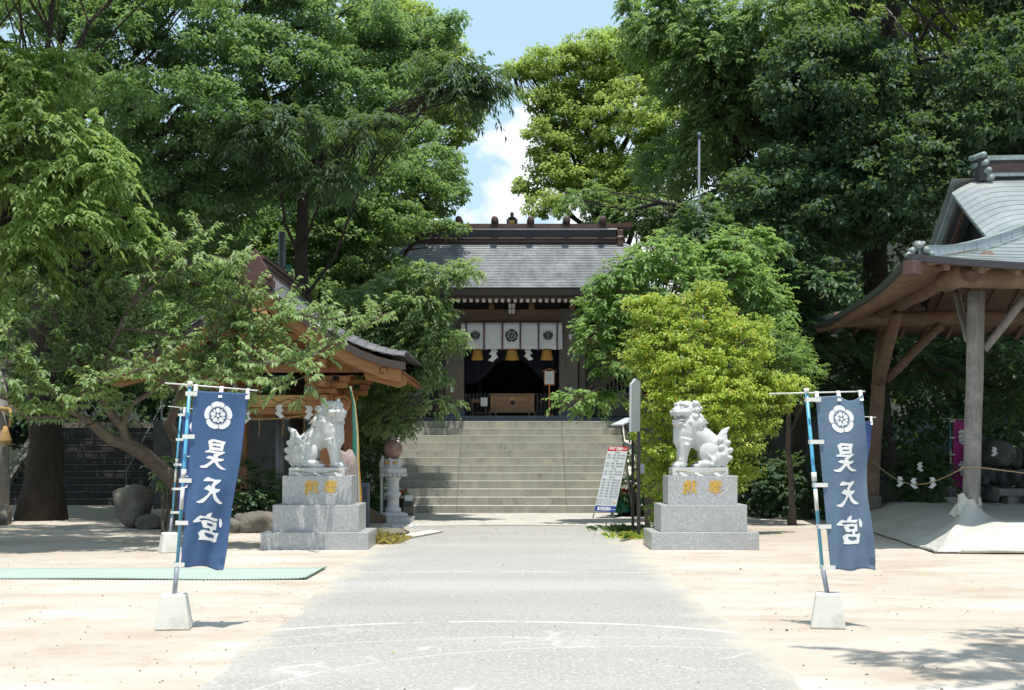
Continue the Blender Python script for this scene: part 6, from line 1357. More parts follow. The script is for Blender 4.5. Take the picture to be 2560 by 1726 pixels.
mb = MB(); mb.bx(-14.6, -10.4, 40, 40.2, 2.251, 2.42); mb.build('coping', 'rough_stone', ss)
for s, x in ((-1, -14.7), (1, -10.35)): mb = MB(); mb.prism([(0, 0), (4.2, 0), (4.2, 2.5), (3.9, 2.5), (0, .3)], (x, 36, 0), (0, 1, 0), (0, 0, 1), .3); mb.build('side_wall', 'rough_stone', ss)
for x in (-10.9, -14.2): mb = MB(); mb.tube([(x, 36.2, 0), (x, 36.2, .95), (x, 39.8, 2.95)], .022, 8); mb.tube([(x, 39.8, 2.1), (x, 39.8, 2.95)], .022, 8); mb.build('handrail', 'metal_grey', ss)
def boulder(label, px, py, Y, rx, ry, rz, seed, mat='rough_stone'):
    c = P(px, py, Y); mb = MB(); rock(mb, c, (rx, ry, rz), seed, rough=.22); tag(mb.build('boulder', mat), label, 'boulder', None)
boulder('big brown upright boulder in the dappled shade left of the rear left banner', 331, 1262, 25.6, .40, .35, .46, 2)
boulder('low dark rock just right of the big brown boulder', 372, 1306, 25.2, .28, .25, .16, 5)
boulder('broad brown boulder between the front left banner and the left pedestal', 642, 1312, 24.2, .42, .35, .26, 8)
boulder('smaller rock touching the front left banner edge, left of the broad boulder', 578, 1322, 24.0, .20, .2, .20, 11)
boulder('round grey rock behind the foot of the rear left banner', 470, 1290, 27, .35, .3, .3, 14)
mb = MB(); mb.bx(GX(600, 24), GX(645, 24), 23.9, 24.3, 0, .03); mb.build('paving_piece', 'dark_stone')
tag(bpy.data.objects['paving_piece'], 'small flat dark paving stone lying in front of the broad boulder', 'stone')
t = thing('green_mat', 'long pale green mat lying on the sand at the left', 'mat', (-5, 16, 0))
def matp(u, v):
    x0 = -9.0; xr = -2.46 + .0 * v; x = x0 + (xr - x0) * u; y = 15.3 + (16.75 - 15.3) * v - .05 * math.sin(x * 1.3) * (1 - v); z = .010 + .012 * max(0, (u - .96) / .04) ** 2 + .004 * (1 + math.sin(x * 2.3)) * (1 if v < .02 else .3); return Vector((x + .03 * v, y, z))
mb = MB(); mb.shell(matp, 70, 12, (0, 0, -.005)); mb.build('sheet', 'mat_green', t, recalc=False)
mb = MB()
for k in range(150): 
    p = matp(k / 150, 0); mb.beam(p + Vector((0, -.012, .002)), p + Vector((.02, .012, .004)), .008, .008)
for k in range(26): p = matp(1, k / 26); mb.beam(p + Vector((-.012, 0, .003)), p + Vector((.014, .03, .005)), .008, .008)
mb.build('stitched_hem', 'mat_hem', t, kind='stuff')
# ------------------------------------------------------------------ right far side: rock wall, bench, flowers
t = thing('rock_wall', 'dark mossy stone wall of large rocks behind the right pavilion', 'stone wall', (10.8, 30.5, 0))
for i in range(26):
    px = 2455 + (i % 9) * 26 + random.uniform(-6, 6); row = i // 9; c = P(px, 1238 - row * 46 + random.uniform(-5, 5), 30.5 + random.uniform(-.1, .2)); mb = MB(); rock(mb, c, (random.uniform(.17, .23), .3, random.uniform(.2, .27)), i + 40); mb.build('rock', 'dark_stone', t)
boulder('big round dark rock on top of the rock wall right of the weathered pillar', 2490, 1132, 30.5, .42, .4, .34, 71, 'dark_stone')
boulder('dark rock behind the sagging rope, left of the flowering shrub', 2240, 1240, 30, .55, .4, .35, 75, 'dark_stone')
boulder('dark rock under the magenta banner at its left', 2340, 1225, 33, .5, .4, .5, 78, 'dark_stone')
t = thing('stone_bench', 'low grey stone bench on two legs behind the weathered pillar at the right edge', 'bench', (GX(2540, 26.5), 26.5, 0)); k = 26.5
mb = MB(); mb.bx(GX(2499, k), GX(2620, k), k, k + .4, ZZ(1240, k), ZZ(1223, k)); mb.build('seat', 'grey_wood', t, bevel=.01)
for a in (2522, 2590): mb = MB(); mb.bx(GX(a, k), GX(a + 24, k), k + .05, k + .35, PZ, ZZ(1240, k) - .001); mb.build('leg', 'grey_wood', t)
# ------------------------------------------------------------------ vegetation
def shrub(name, label, cat, c, r, mat, n, leaf, asp=.4, seed=0, stems=6, group=None, per=26, rc=.16, droop=.3, style='spray', tl=.22):
    t = thing(name, label, cat, (c[0], c[1], 0), group); mb = MB()
    for i in range(stems):
        a = random.uniform(0, 6.28); limb(mb, (c[0] + .05 * math.cos(a), c[1] + .05 * math.sin(a), 0), (c[0] + r[0] * .6 * math.cos(a), c[1] + r[1] * .6 * math.sin(a), c[2] + r[2] * random.uniform(-.2, .5)), .022, .006, .05, 5)
    mb.build('stems', 'twig_bark', t, recalc=False)
    C, O = clumps_on([(c[0], c[1], c[2], *r)], .2, -.9); idx = rng.permutation(len(C))[:n]; C, O = C[idx], O[idx]; C[:, 2] = np.maximum(C[:, 2], .06)
    A = tufts(C, O, per, rc, leaf, asp, .7) if style == 'tuft' else sprays(C, O, 3, 8, tl, leaf, asp, droop)
    A = (A[0] - np.array(org(t)),) + A[1:]; link('foliage', leaf_mesh('foliage', *A), mat, t, kind='stuff'); return t
# left side
tree('ginkgo_tree', 'huge dark green ginkgo with tufted foliage filling the upper left', 'tree', (GX(105, 28.5), 28.5, 0), P(120, 500, 28.5),
     [PB(420, 90, 27, 230, 110), PB(150, 40, 28, 210, 120), PB(640, 190, 27.5, 210, 130), PB(430, 290, 26, 190, 110), PB(600, 380, 27, 170, 110), PB(330, 450, 27, 130, 110), PB(800, 60, 29, 220, 140), PB(860, 260, 28.5, 170, 120), PB(520, 520, 27.5, 120, 120), PB(230, 230, 27, 170, 120), PB(960, 170, 30, 110, 110), PB(430, 600, 29, 170, 110), PB(60, 330, 29, 150, 160), PB(150, 560, 30, 170, 130), PB(1040, 100, 30, 80, 60), PB(500, -90, 28, 300, 140), PB(1120, 65, 30, 45, 28), PB(40, 650, 30, 120, 130), PB(720, 450, 29, 150, 120), PB(330, 640, 30, 150, 90), PB(500, 720, 31, 130, 70), PB(180, 760, 31, 170, 80), PB(60, 860, 31.5, 130, 80), PB(300, 860, 32, 170, 70), PB(180, 960, 33.5, 150, 50), PB(350, 950, 33, 120, 50), PB(200, -60, 28, 200, 100), (-12.5, 36.5, 5.6, 3.2, 2.6, 1.1), (-10, 34, 5.2, 2.4, 2.4, 1.), (-15, 34, 5.4, 3, 2.6, 1.1), (-13, 32, 5.6, 2.6, 2, 1.0)],
     'leaf_ginkgo', 'tuft', r0=.40, spacing=.52, leaf=.08, per=86, rc=.30, asp=.5, lr=.2)
tree('broadleaf_tree', 'tall mid green tree between the ginkgo and the shrine roof', 'tree', (GX(850, 36), 36, 2), P(850, 600, 36),
     [PB(980, 500, 35, 150, 110), PB(1080, 450, 36, 80, 90), PB(850, 460, 34, 150, 110), PB(760, 600, 34, 160, 110), PB(930, 650, 33.5, 90, 70), PB(1020, 380, 37, 100, 80), PB(880, 340, 36, 120, 90), PB(690, 480, 35, 130, 120), PB(1130, 440, 37, 40, 55), PB(1070, 520, 36, 45, 36), PB(1120, 570, 33.5, 45, 16), PB(820, 740, 34, 120, 90), PB(980, 560, 34, 90, 50), PB(730, 720, 33, 120, 70), PB(640, 640, 33.5, 110, 90), PB(900, 560, 33.5, 120, 80)],
     'leaf_oak', 'tuft', r0=.4, spacing=.56, leaf=.095, per=70, rc=.32, asp=.5)
tree('camphor_tree', 'sunlit yellow green camphor tree against the sky left of the gap', 'tree', (GX(930, 47), 47, 4), P(960, 430, 47),
     [PB(1080, 150, 46, 90, 90), PB(1130, 290, 46, 75, 45), PB(1010, 260, 47, 110, 90), PB(1030, 60, 47, 70, 60), PB(1140, 345, 46, 50, 30), PB(950, 120, 48, 140, 120), PB(1180, 270, 46, 35, 40)],
     'leaf_camphor', 'tuft', r0=.4, spacing=.5, leaf=.115, per=44, rc=.32, asp=.5)
tree('evergreen_tree', 'dark drooping evergreen branches reaching into the sky at the gap', 'tree', (GX(740, 29), 29, 0), P(760, 420, 28),
     [PB(1180, 215, 26.5, 55, 28), PB(1130, 180, 26.5, 60, 30), PB(1150, 245, 26.5, 45, 22), PB(700, 300, 26, 75, 30), PB(640, 340, 25.8, 80, 32), PB(900, 330, 26.5, 90, 30), PB(820, 440, 26.5, 80, 24), PB(1215, 205, 26.5, 22, 16)],
     'leaf_dark', 'spray', r0=.2, spacing=.42, leaf=.15, tw=5, per=14, tlen=.55, droop=.55, asp=.15, twigs=3, lr=.2)
tree('zelkova_tree', 'bright green zelkova with drooping sprays at the left edge', 'tree', (GX(-90, 21), 21, 0), P(-60, 500, 21),
     [PB(60, 210, 20, 130, 60), PB(180, 180, 20, 70, 35), PB(80, 330, 19.5, 150, 70), PB(200, 420, 19.5, 110, 45), PB(290, 450, 19.5, 60, 26), PB(60, 470, 19.5, 110, 60), PB(160, 560, 19.5, 110, 50), PB(290, 560, 20, 60, 40), PB(60, 620, 19.5, 90, 50), PB(0, 160, 20, 90, 60), PB(100, 700, 20, 70, 50), PB(320, 640, 20, 40, 50), PB(-50, 400, 20, 120, 200), (-9.5, 18.6, 9.6, 2.6, 1.8, .7), (-7.2, 20.6, 10.2, 2.2, 1.6, .7), (-10.5, 22.2, 10.4, 2.8, 1.8, .8), (-6.5, 23.5, 10.8, 2.0, 1.5, .7)],
     'leaf_zelkova', 'spray', r0=.3, spacing=.36, leaf=.105, tw=5, per=12, tlen=.42, droop=.6, asp=.24)
# woodland behind, both sides
def wood(name, label, boxes, mat, n, leaf, kind='stuff'):
    C = []; 
    for (x0, x1, y0, y1, z0, z1, w) in boxes:
        m = int(n * w); C.append(np.stack([rng.uniform(x0, x1, m), rng.uniform(y0, y1, m), rng.uniform(z0, z1, m)], 1))
    C = np.concatenate(C); O = unit(len(C)); A = tufts(C, O, 42, .62, leaf, .5, .55); o = link(name, leaf_mesh(name, *A), mat, None, kind=kind); o['label'] = label; return o
wood('left_woodland', 'dark woodland mass behind the ginkgo', [(-20, -5.2, 41, 44, 1, 12, 1.)], 'leaf_dark', 900, .19)
wood('far_left_woodland', 'dark woodland mass behind the side staircase', [(-24, -7.5, 41.5, 44, 2, 7, .6), (-32, -19, 34, 40, 1, 11, .8)], 'leaf_dark', 330, .19)
wood('right_woodland', 'dark woodland mass behind the right pavilion', [(5.5, 22, 38, 42, 1, 13, .60), (6, 22, 34, 36.5, 1.5, 7, .23), (20, 32, 34, 39, 1, 11, .35)], 'leaf_dark', 1450, .19)
# right side
tree('camphor_tree', 'sunlit yellow green camphor tree against the sky right of the gap', 'tree', (GX(1560, 50), 50, 4), P(1540, 500, 49),
     [PB(1400, 170, 48, 95, 60), PB(1500, 130, 48, 90, 60), PB(1320, 180, 48, 45, 35), PB(1440, 290, 48, 90, 70), PB(1390, 440, 47, 55, 60), PB(1480, 440, 48, 90, 90), PB(1570, 300, 47, 110, 100), PB(1360, 330, 47, 45, 45), PB(1370, 520, 46, 50, 40), PB(1590, 460, 47, 110, 90), PB(1600, 160, 48, 110, 90), PB(1700, 350, 47, 110, 100), PB(1700, 180, 48, 110, 110), PB(1280, 178, 48, 22, 20), PB(1400, 240, 48, 50, 40), PB(1350, 250, 47.5, 45, 35), PB(1490, 230, 48, 90, 60), PB(1320, 470, 47, 30, 30), PB(1420, 370, 47.5, 50, 50), PB(1350, 400, 47, 35, 40)],
     'leaf_camphor', 'tuft', r0=.5, spacing=.52, leaf=.115, per=44, rc=.33, asp=.5)
tree('oak_tree', 'large dark green oak hanging over the upper right of the sky gap', 'tree', (GX(2030, 36), 36, 1), P(1990, 380, 36),
     [PB(1720, 60, 33, 130, 90), PB(1850, 130, 32.5, 150, 100), PB(1760, 200, 33, 110, 80), PB(1880, 260, 33, 120, 80), PB(1650, 20, 34, 90, 50), PB(1980, 40, 31.5, 120, 60), PB(2060, 100, 31.5, 60, 40), PB(1640, 110, 34, 70, 50), PB(1960, 190, 33, 130, 90), PB(1820, 340, 34, 120, 70), PB(1720, 420, 35, 120, 70), PB(1640, 540, 43, 110, 60), PB(1560, 560, 44, 90, 40), PB(1465, 505, 44, 55, 38)],
     'leaf_oak', 'spray', r0=.5, spacing=.42, leaf=.125, tw=5, per=12, tlen=.45, droop=.45, asp=.27)
tree('evergreen_oak', 'very dark evergreen oak with forked trunk behind the right pavilion roof', 'tree', (GX(2190, 35), 35, 1), P(2190, 300, 35),
     [PB(2100, 330, 33.5, 170, 90), PB(2280, 300, 34, 160, 90), PB(2150, 460, 33, 170, 90), PB(1990, 440, 32.5, 120, 90), PB(2330, 430, 34, 130, 80), PB(2450, 320, 35, 140, 90), PB(2020, 580, 32, 150, 90), PB(2200, 560, 33, 120, 80), PB(1900, 520, 32.5, 110, 80), PB(2500, 160, 36, 120, 70), PB(2540, 420, 35, 90, 120), (9.2, 30.5, 7.9, 2.1, 2.2, 1.9), (12, 29.8, 9.6, 2.2, 2.6, 2.0), (6.6, 31, 7.2, 1.6, 2, 1.6), (7.6, 30.5, 10.2, 1.7, 2, 1.5), (14.6, 31, 8.6, 2.4, 2.6, 2.0)],
     'leaf_dark', 'tuft', r0=.42, spacing=.5, leaf=.125, per=42, rc=.33, asp=.42)
tree('laurel_tree', 'dark glossy laurel mass left of the right pavilion eave', 'tree', (GX(2000, 30.5), 30.5, 0), P(2010, 900, 30.5),
     [PB(1960, 660, 30, 90, 60), PB(2060, 720, 29.5, 90, 60), PB(1940, 770, 30, 90, 60), PB(2050, 850, 30, 90, 70), PB(2160, 900, 31, 80, 60), PB(1960, 900, 30.5, 80, 60), PB(2110, 1000, 31, 80, 50), PB(2280, 920, 31, 110, 60), PB(2480, 900, 31, 120, 60), PB(2530, 1000, 30, 60, 70), PB(1930, 560, 31, 100, 60)],
     'leaf_shrub', 'spray', r0=.2, spacing=.36, leaf=.12, tw=4, per=9, tlen=.34, droop=.4, asp=.32)
for i, (x0, x1, top) in enumerate(((2010, 2045, 0),)): pass
tree('camphor_tree', 'pale sunlit camphor crown behind the bare twisted branches at the upper right', 'tree', (GX(2400, 44), 44, 6), P(2380, 300, 44),
     [PB(2250, 60, 42, 160, 110), PB(2420, 40, 42, 160, 110), PB(2560, 80, 42, 120, 120), PB(2330, 180, 42, 150, 90), PB(2500, 220, 42, 140, 90), PB(2130, 130, 42, 110, 110), PB(2330, -60, 42, 240, 90), PB(2540, -40, 42, 160, 90), PB(2100, 0, 42, 130, 90), PB(2380, 330, 41, 150, 90), PB(2540, 360, 41, 100, 90)],
     'leaf_camphor', 'tuft', r0=.4, spacing=.56, leaf=.12, per=40, rc=.34, asp=.5)
tree('evergreen_oak', 'dark leafy boughs hanging along the top edge at the upper right', 'tree', (GX(2600, 31), 31, 0), P(2600, 200, 31),
     [PB(2420, -40, 30, 130, 60), PB(2540, 10, 30, 90, 50), PB(2300, -50, 30, 120, 50), PB(2180, -40, 30, 90, 50), PB(2550, 240, 32, 70, 60), PB(2470, 200, 33, 60, 40), PB(2150, 210, 31, 100, 50), PB(2250, 230, 31, 90, 50), PB(2060, 150, 31.5, 80, 60)], 'leaf_dark', 'tuft', r0=.25, spacing=.45, leaf=.11, per=40, rc=.3, asp=.42)
# bare trunks seen under the oak and a dead grey branch
t = thing('bare_tree', 'old leaning tree with bare grey twisted branches at the upper right', 'tree', (GX(2480, 33), 33, 2)); mb = MB()
for a, b, r0, r1 in (((2500, 600, 33), (2405, 180, 32), .12, .08), ((2405, 180, 32), (2390, 60, 32), .08, .03), ((2405, 150, 32), (2300, 160, 31.5), .08, .05), ((2300, 160, 31.5), (2230, 40, 31), .07, .02), ((2405, 120, 32), (2560, 70, 32), .10, .06), ((2390, 150, 32), (2560, 60, 31.8), .06, .04), ((2330, 40, 31), (2380, 30, 31), .05, .02), ((2300, 100, 31.5), (2350, 30, 31), .06, .03), ((2420, 250, 32), (2520, 110, 31.5), .09, .04)):
    limb(mb, P(*a), P(*b), r0, r1, .12, 8, 7)
mb.build('trunk', 'bark', t, recalc=False); mb = MB()
for a, b in (((2230, 40, 31), (2200, 20, 31)), ((2260, 90, 31), (2215, 35, 31)), ((2350, 30, 31), (2400, 70, 30.8)), ((2350, 30, 31), (2420, 15, 30.8)), ((2300, 60, 31), (2290, 5, 31)), ((2380, 30, 31), (2440, 40, 31)), ((2280, 100, 31), (2230, 75, 31))): limb(mb, P(*a), P(*b), .035, .008, .2, 6, 6)
mb.build('dead_branch', 'grey_twig', t, recalc=False, kind='stuff')
t = thing('twin_trunk', 'two thick dark trunks side by side in the upper right', 'tree', (GX(2150, 34), 34, 2)); mb = MB(); limb(mb, P(2180, 600, 34), P(2150, 0, 32), .30, .22, .0, 12, 8); limb(mb, P(2200, 420, 34), P(2230, -40, 32), .25, .17, .02, 12, 8); limb(mb, P(2150, 20, 32), P(2155, -300, 32), .27, .2, 0, 10, 3); mb.build('trunk', 'bark', t, recalc=False)
# cherry trees either side of the stair, broad leaves
tree('cherry_tree', 'leafy cherry tree overhanging the left end of the stairs', 'tree', (GX(938, 30), 30, 0), P(960, 1040, 30),
     [PB(1000, 720, 29.5, 80, 40), PB(1080, 680, 29, 70, 22), PB(1160, 668, 29, 45, 16), PB(1040, 770, 29, 90, 40), PB(950, 840, 29.5, 90, 50), PB(1070, 850, 28.8, 75, 34), PB(1130, 850, 28.6, 35, 18), PB(1010, 920, 29, 80, 45), PB(930, 960, 29.5, 70, 60), PB(1060, 940, 28.8, 50, 24), PB(1100, 1010, 28.6, 35, 16), PB(980, 1040, 29, 55, 50), PB(900, 760, 30, 70, 45), PB(900, 1080, 29.5, 45, 50), PB(1000, 870, 30, 90, 90)],
     'leaf_cherry', 'spray', r0=.11, bark='cherry_bark', spacing=.24, leaf=.105, tw=3, per=7, tlen=.26, droop=.5, asp=.30, twigs=4, lo=-.8)
tree('cherry_tree', 'leafy cherry tree between the shrine roof and the golden green bush', 'tree', (GX(1640, 27.5), 27.5, 0), P(1650, 900, 27.5),
     [PB(1600, 670, 27, 60, 36), PB(1500, 755, 27, 45, 32), PB(1560, 770, 27, 80, 50), PB(1660, 640, 27, 80, 50), PB(1500, 830, 27, 60, 50), PB(1550, 900, 26.8, 60, 60), PB(1480, 712, 26.8, 26, 12), PB(1540, 690, 26.8, 40, 20), PB(1840, 700, 27, 90, 50), PB(1920, 760, 27, 60, 45), PB(1800, 640, 27.5, 80, 40), PB(1890, 850, 27, 70, 50), PB(1700, 720, 27, 100, 60), PB(1870, 610, 27.5, 70, 30), PB(1450, 1000, 26.6, 50, 18), PB(1490, 1000, 27.2, 45, 25), PB(1960, 900, 27, 50, 40)],
     'leaf_bright', 'spray', r0=.13, bark='cherry_bark', spacing=.25, leaf=.10, tw=3, per=8, tlen=.27, droop=.35, asp=.30, twigs=4, lo=-.8)
tree('small_tree', 'upright blue green sapling top standing above the golden green bush', 'tree', (GX(1760, 29), 29, 0), P(1765, 800, 29),
     [PB(1750, 540, 28.5, 45, 35), PB(1770, 600, 28.5, 85, 40), PB(1700, 610, 28.5, 60, 30), PB(1820, 660, 28.5, 60, 40), PB(1900, 640, 29, 60, 30)],
     'leaf_shrub', 'spray', r0=.08, bark='cherry_bark', spacing=.26, leaf=.12, tw=3, per=8, tlen=.3, droop=.4, asp=.27, twigs=4)
tree('holly_tree', 'dense golden green bush tree behind the open mouthed lion dog', 'tree', (GX(1745, 23.8), 23.8, 0), P(1745, 1000, 23.8),
     [PB(1740, 800, 23.4, 100, 70), PB(1650, 790, 23.4, 70, 60), PB(1700, 900, 23.0, 120, 80), PB(1820, 880, 23.2, 100, 80), PB(1620, 890, 23.2, 70, 60), PB(1860, 980, 23.2, 90, 60), PB(1640, 1000, 23, 70, 60), PB(1760, 1000, 22.8, 130, 80), PB(1660, 1100, 23, 80, 70), PB(1820, 1090, 23, 90, 60), PB(1760, 1180, 23, 110, 70), PB(1640, 1190, 23.2, 50, 60), PB(1840, 1170, 23.2, 60, 60), PB(1930, 960, 23.4, 60, 30), PB(1900, 1060, 23.3, 50, 30), PB(1770, 730, 23.4, 50, 35), PB(1970, 960, 23.6, 50, 24), PB(1930, 1010, 23.4, 60, 26), PB(1600, 760, 23.6, 40, 30), PB(1880, 820, 23.5, 50, 40), PB(1590, 860, 23.4, 30, 40), PB(1660, 1270, 23.4, 40, 40)],
     'leaf_holly', 'tuft', r0=.07, bark='cherry_bark', spacing=.215, leaf=.058, per=26, rc=.125, asp=.40, twigs=4, lo=-.85)
tree('maple_tree', 'fine leaved light green maple right of the golden green bush', 'tree', (GX(1980, 26.5), 26.5, 0), P(1975, 1000, 26.5),
     [PB(1960, 880, 26, 60, 35), PB(2010, 930, 26, 45, 28), PB(1970, 980, 26, 50, 30), PB(1930, 830, 26, 50, 30), PB(2020, 985, 26, 30, 18)],
     'leaf_bright', 'spray', r0=.07, bark='cherry_bark', spacing=.2, leaf=.055, tw=4, per=9, tlen=.2, droop=.2, asp=.22, twigs=4)
# foreground cherry with sparse long boughs, left
t = thing('old_cherry_tree', 'old leaning cherry with long thin leafy boughs spread across the left half', 'tree', (GX(445, 21.5), 21.5, 0)); mb = MB()
mains = [([(470, 1290, 21.6), (438, 1205, 21.5), (396, 1167, 21.3), (351, 1128, 21), (316, 1110, 20.8), (281, 1100, 20.6), (253, 1079, 20.4), (228, 1054, 20.2)], .15, .085),
    ([(228, 1054, 20.2), (196, 1040, 20), (165, 1019, 19.6), (133, 977, 19.2), (98, 938, 19)], .06, .015), ([(228, 1054, 20.2), (150, 1040, 19.8), (70, 1043, 19.4), (20, 1000, 19), (-30, 985, 19)], .05, .015),
    ([(316, 1110, 20.8), (305, 1065, 20.6), (274, 1033, 20.4), (260, 995, 20.2), (260, 946, 20), (251, 890, 20), (230, 800, 20)], .09, .02), ([(305, 1065, 20.6), (330, 1010, 20.4), (380, 980, 20.2), (420, 930, 20)], .06, .02),
    ([(274, 1033, 20.4), (240, 960, 20), (190, 900, 19.8), (130, 850, 19.6), (60, 800, 19.4)], .05, .012), ([(260, 900, 20), (300, 820, 20), (321, 771, 20), (384, 664, 20), (446, 629, 20), (504, 584, 20)], .045, .008), ([(321, 771, 20), (402, 700, 20), (500, 650, 19.8), (610, 652, 19.6)], .035, .007),
    ([(452, 1250, 22), (445, 1103, 22), (417, 1058, 21.8), (428, 1051, 21.6), (452, 984, 21.2), (480, 940, 21)], .12, .05), ([(452, 984, 21.2), (400, 932, 20.6), (330, 900, 20.2), (260, 870, 20)], .04, .012),
    ([(480, 940, 21), (490, 929, 20.6), (610, 911, 20), (716, 908, 19.6), (776, 893, 20), (836, 857, 20.4), (911, 817, 20.8), (960, 795, 21)], .05, .008), ([(610, 911, 20), (626, 902, 20), (632, 850, 20), (629, 784, 20), (611, 730, 20), (600, 690, 20)], .035, .008),
    ([(632, 850, 20), (700, 800, 19.8), (760, 790, 19.6), (830, 800, 19.4)], .02, .006), ([(480, 940, 21), (520, 880, 20.6), (560, 820, 20.4), (600, 780, 20.2), (660, 740, 20)], .03, .007), ([(400, 932, 20.6), (420, 860, 20.4), (450, 790, 20.2), (500, 740, 20)], .03, .007),
    ([(260, 946, 20), (180, 880, 19.6), (120, 760, 19.4), (90, 700, 19.2)], .03, .008), ([(560, 915, 20.2), (640, 950, 19.8), (700, 960, 19.6)], .02, .006), ([(716, 908, 19.6), (760, 925, 19.4), (776, 960, 19.3), (772, 985, 19.3)], .016, .006), ([(480, 940, 21), (560, 1010, 20.6), (620, 1030, 20.5)], .02, .006), ([(230, 800, 20), (260, 720, 20), (300, 650, 20), (330, 600, 20)], .025, .008), ([(98, 938, 19), (40, 880, 18.8), (0, 800, 18.8)], .015, .006), ([(490, 929, 20.6), (540, 900, 20.4), (600, 860, 20.4), (680, 850, 20.4), (740, 870, 20.4)], .02, .006), ([(450, 790, 20.2), (520, 760, 20.2), (580, 800, 20.2), (650, 830, 20.2)], .016, .006), ([(384, 664, 20), (450, 700, 20), (540, 720, 20), (600, 760, 20)], .016, .006), ([(300, 820, 20), (380, 830, 20), (450, 850, 20), (520, 850, 20)], .02, .006), ([(420, 930, 20), (480, 950, 19.8), (560, 955, 19.8), (620, 940, 19.8)], .016, .005), ([(629, 784, 20), (680, 770, 20), (720, 760, 20.2)], .014, .005), ([(190, 900, 19.8), (150, 930, 19.4), (60, 920, 19.2)], .014, .006), ([(60, 800, 19.4), (20, 900, 19), (10, 960, 18.8)], .014, .006), ([(240, 960, 20), (160, 970, 19.6), (90, 990, 19.4)], .014, .006), ([(260, 870, 20), (200, 820, 19.8), (140, 780, 19.8), (80, 760, 19.6)], .016, .006), ([(165, 1019, 19.6), (230, 960, 19.2), (330, 930, 19.2), (400, 900, 19.2)], .02, .006)]
TW = []; 
for pts, r0, r1 in mains:
    pts = [P(*p) for p in pts]; n = len(pts); mb.tube(pts, [r0 + (r1 - r0) * i / (n - 1) for i in range(n)], 9, cap=False, jit=.05)
    if r1 > .045: continue
    for i in range(n - 1):
        a, b = pts[i], pts[i + 1]; m = max(1, int((b - a).length / .055))
        for k in range(m):
            if r0 > .055 and i < 2 and random.random() < .7: continue
            p = a.lerp(b, (k + random.random()) / m); d = (b - a).normalized(); v = (d * .5 + Vector((random.uniform(-1, 1), random.uniform(-1, 1), random.uniform(-.25, .7)))).normalized(); TW.append((p, v, random.uniform(.22, .62)))
sub = []
for p, v, L in TW:
    q = p + v * L; q.z += random.uniform(-.03, .06); limb(mb, p, q, .009, .003, .05, 4, 3); sub.append((p, q)); 
    if random.random() < .45: v2 = (v + Vector((random.uniform(-1, 1), random.uniform(-1, 1), random.uniform(-.3, .5)))).normalized(); m_ = p.lerp(q, .5); q2 = m_ + v2 * L * .6; limb(mb, m_, q2, .006, .002, .03, 4, 2); sub.append((m_, q2))
mb.build('boughs', 'cherry_bark', t, recalc=False)
Bp, Dp = [], []
for p, q in sub:
    L = (q - p).length; m = max(3, int(L / .028)); d = (q - p).normalized()
    for k in range(m):
        tt_ = .25 + .75 * k / (m - 1)
        if random.random() < .12: continue
        Bp.append(p.lerp(q, tt_)); side = Vector((-d.y, d.x, 0)) * (1 if k % 2 else -1); Dp.append(d * .5 + side * .7 + Vector((random.uniform(-.3, .3), random.uniform(-.3, .3), random.uniform(-.75, -.05))))
Bp = np.array([tuple(v) for v in Bp]); Dp = np.array([tuple(v) for v in Dp]); n = len(Bp); Nv = unit(n) * .5 + np.array([0, -.15, 1.]); Lv = .098 * rng.uniform(.7, 1.25, n)
print('CHERRY LEAVES', n)
link('crown', leaf_mesh('crown', Bp - np.array(org(t)), Dp, Nv, Lv, Lv * .27, droop=.3), 'leaf_cherry', t, kind='stuff')
# low plants
for args in (('shrub', 'dense dark green shrub behind the front left banner, beside the broad boulder', 'shrub', (GX(600, 24.8), 24.8, .75), (.75, .5, .72), 'leaf_shrub', 130, .07),
             ('shrub', 'green leaning shrub in front of the rear left rocks, with red tips', 'shrub', (GX(640, 23.9), 24.6, .55), (.35, .3, .4), 'leaf_shrub', 60, .07),
             ('shrub', 'small pale sapling beside the leaning cherry trunk, left of the banners', 'shrub', (GX(412, 22), 22, 1.15), (.16, .16, .25), 'leaf_cherry', 9, .08),
             ('hydrangea_bush', 'dark hydrangea shrub with a few pink blooms behind the sagging rope', 'shrub', (GX(2300, 28.6), 28.6, .9), (.6, .45, .5), 'leaf_shrub', 110, .09),
             ('shrub', 'dark low shrub in the deep shade left of the front right banner', 'shrub', (GX(2000, 29), 29, .7), (.9, .6, .7), 'leaf_dark', 160, .09),
             ('shrub', 'dark low shrub in the deep shade just right of the right pedestal', 'shrub', (GX(1900, 30), 30, .8), (.8, .6, .8), 'leaf_dark', 160, .09),
             ('shrub', 'green shrub filling the corner under the text board, right of the stairs', 'shrub', (GX(1600, 30), 30, .8), (.6, .5, .9), 'leaf_shrub', 150, .08),
             ('shrub', 'dark shrub behind the white post, left of the ball column', 'shrub', (GX(905, 29.3), 29.3, 1.0), (.55, .4, 1.0), 'leaf_shrub', 150, .08)):
    shrub(*args)
c = P(2300, 1262, 27.9)
for i, px in enumerate((2262, 2275, 2279, 2290, 2299, 2322)): mb = MB(); mb.ell(P(px, 1263 + (i % 2) * 2, 27.6), (.06, .05, .035), None, 8, 6); o = mb.build('pink_bloom', 'flower_pink'); tag(o, ('leftmost', 'second', 'third', 'fourth', 'fifth', 'rightmost')[i] + ' of the small pink flower heads above the back edge of the tarpaulin', 'flower', 'pink flowers behind the tarpaulin')
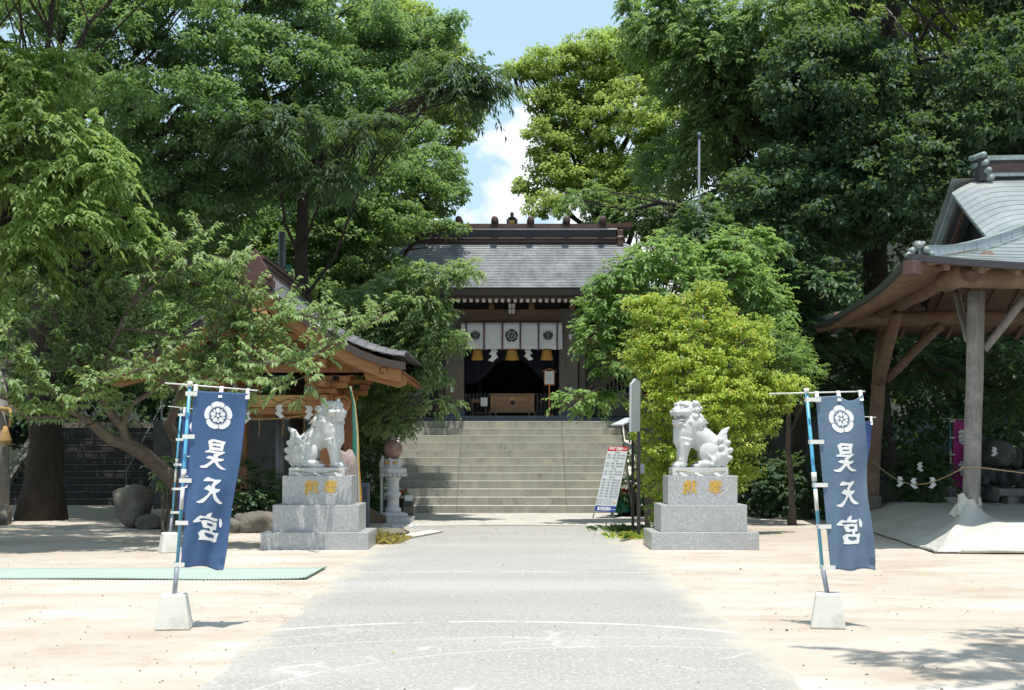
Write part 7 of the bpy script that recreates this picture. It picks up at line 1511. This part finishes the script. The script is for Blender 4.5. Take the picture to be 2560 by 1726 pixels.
def grass(name, label, x, y, n, h, mat, sp_):
    t_ = n; B_ = np.stack([rng.normal(x, sp_, n), rng.normal(y, sp_, n), np.zeros(n)], 1); D_ = unit(n) * np.array([1, 1, .3]) * .75 + np.array([0, 0, .8]); L_ = h * rng.uniform(.6, 1.2, n)
    o = link(name, leaf_mesh(name, B_, D_, unit(n), L_, L_ * .035, droop=.45), mat); o['kind'] = 'stuff'; return o
grass('dry_grass', '', GX(952, 21.2), 21.3, 420, .34, 'grass_dry', .13); grass('dry_grass', '', GX(925, 22.3), 22.3, 160, .3, 'grass_dry', .12)
grass('green_grass', '', GX(1598, 22.2), 22.6, 300, .25, 'leaf_holly', .22); grass('green_grass', '', GX(1570, 24), 24.5, 200, .28, 'leaf_shrub', .25)
# a tree standing outside the frame at the near right: only its dappled shade reaches the sand
tree('court_tree', 'court tree outside the right edge whose dappled shade falls on the sand', 'tree', (9.5, 9.5, 0), (9.2, 9.3, 5),
     [(3.9, 7.6, 8.4, .9, .55, .3), (5.3, 8.2, 8.6, 1.1, .6, .4), (6.8, 8.6, 9.2, 1.3, .9, .6), (4.4, 6.4, 8.4, 1.0, .45, .3), (6.3, 7.0, 8.6, 1.2, .7, .4), (8.5, 8.5, 9.5, 1.6, 1.4, .9)], 'leaf_oak', 'spray', r0=.25, spacing=.42, leaf=.12, tw=4, per=8, tlen=.4, droop=.3)
# grit, pebbles and fallen leaves on the court
mb = MB()
for i in range(520):
    y = 8 + 14 * random.random() ** 1.6; x = random.uniform(-.45, .45) * y * .9
    if abs(x) < 2.0 and random.random() < .8: continue
    r = random.uniform(.0025, .007) * (1 if random.random() < .97 else 2); mb.ell((x, y, .004 + r * .4), (r * 1.3, r, r * .7), None, 6, 4)
o = mb.build('gravel', 'rough_stone'); o['kind'] = 'stuff'
n = 900; B_ = np.stack([rng.uniform(-12, 10, n), np.where(np.arange(n) < 60, rng.uniform(8.5, 22, n), rng.uniform(22, 34, n)), np.full(n, .012)], 1); D_ = unit(n) * np.array([1, 1, .1]); L_ = rng.uniform(.03, .06, n)
o = link('fallen_leaves', leaf_mesh('fallen_leaves', B_, D_, np.array([0, 0, 1.]) + unit(n) * .3, L_, L_ * .3, droop=0), 'grass_dry'); o['kind'] = 'stuff'
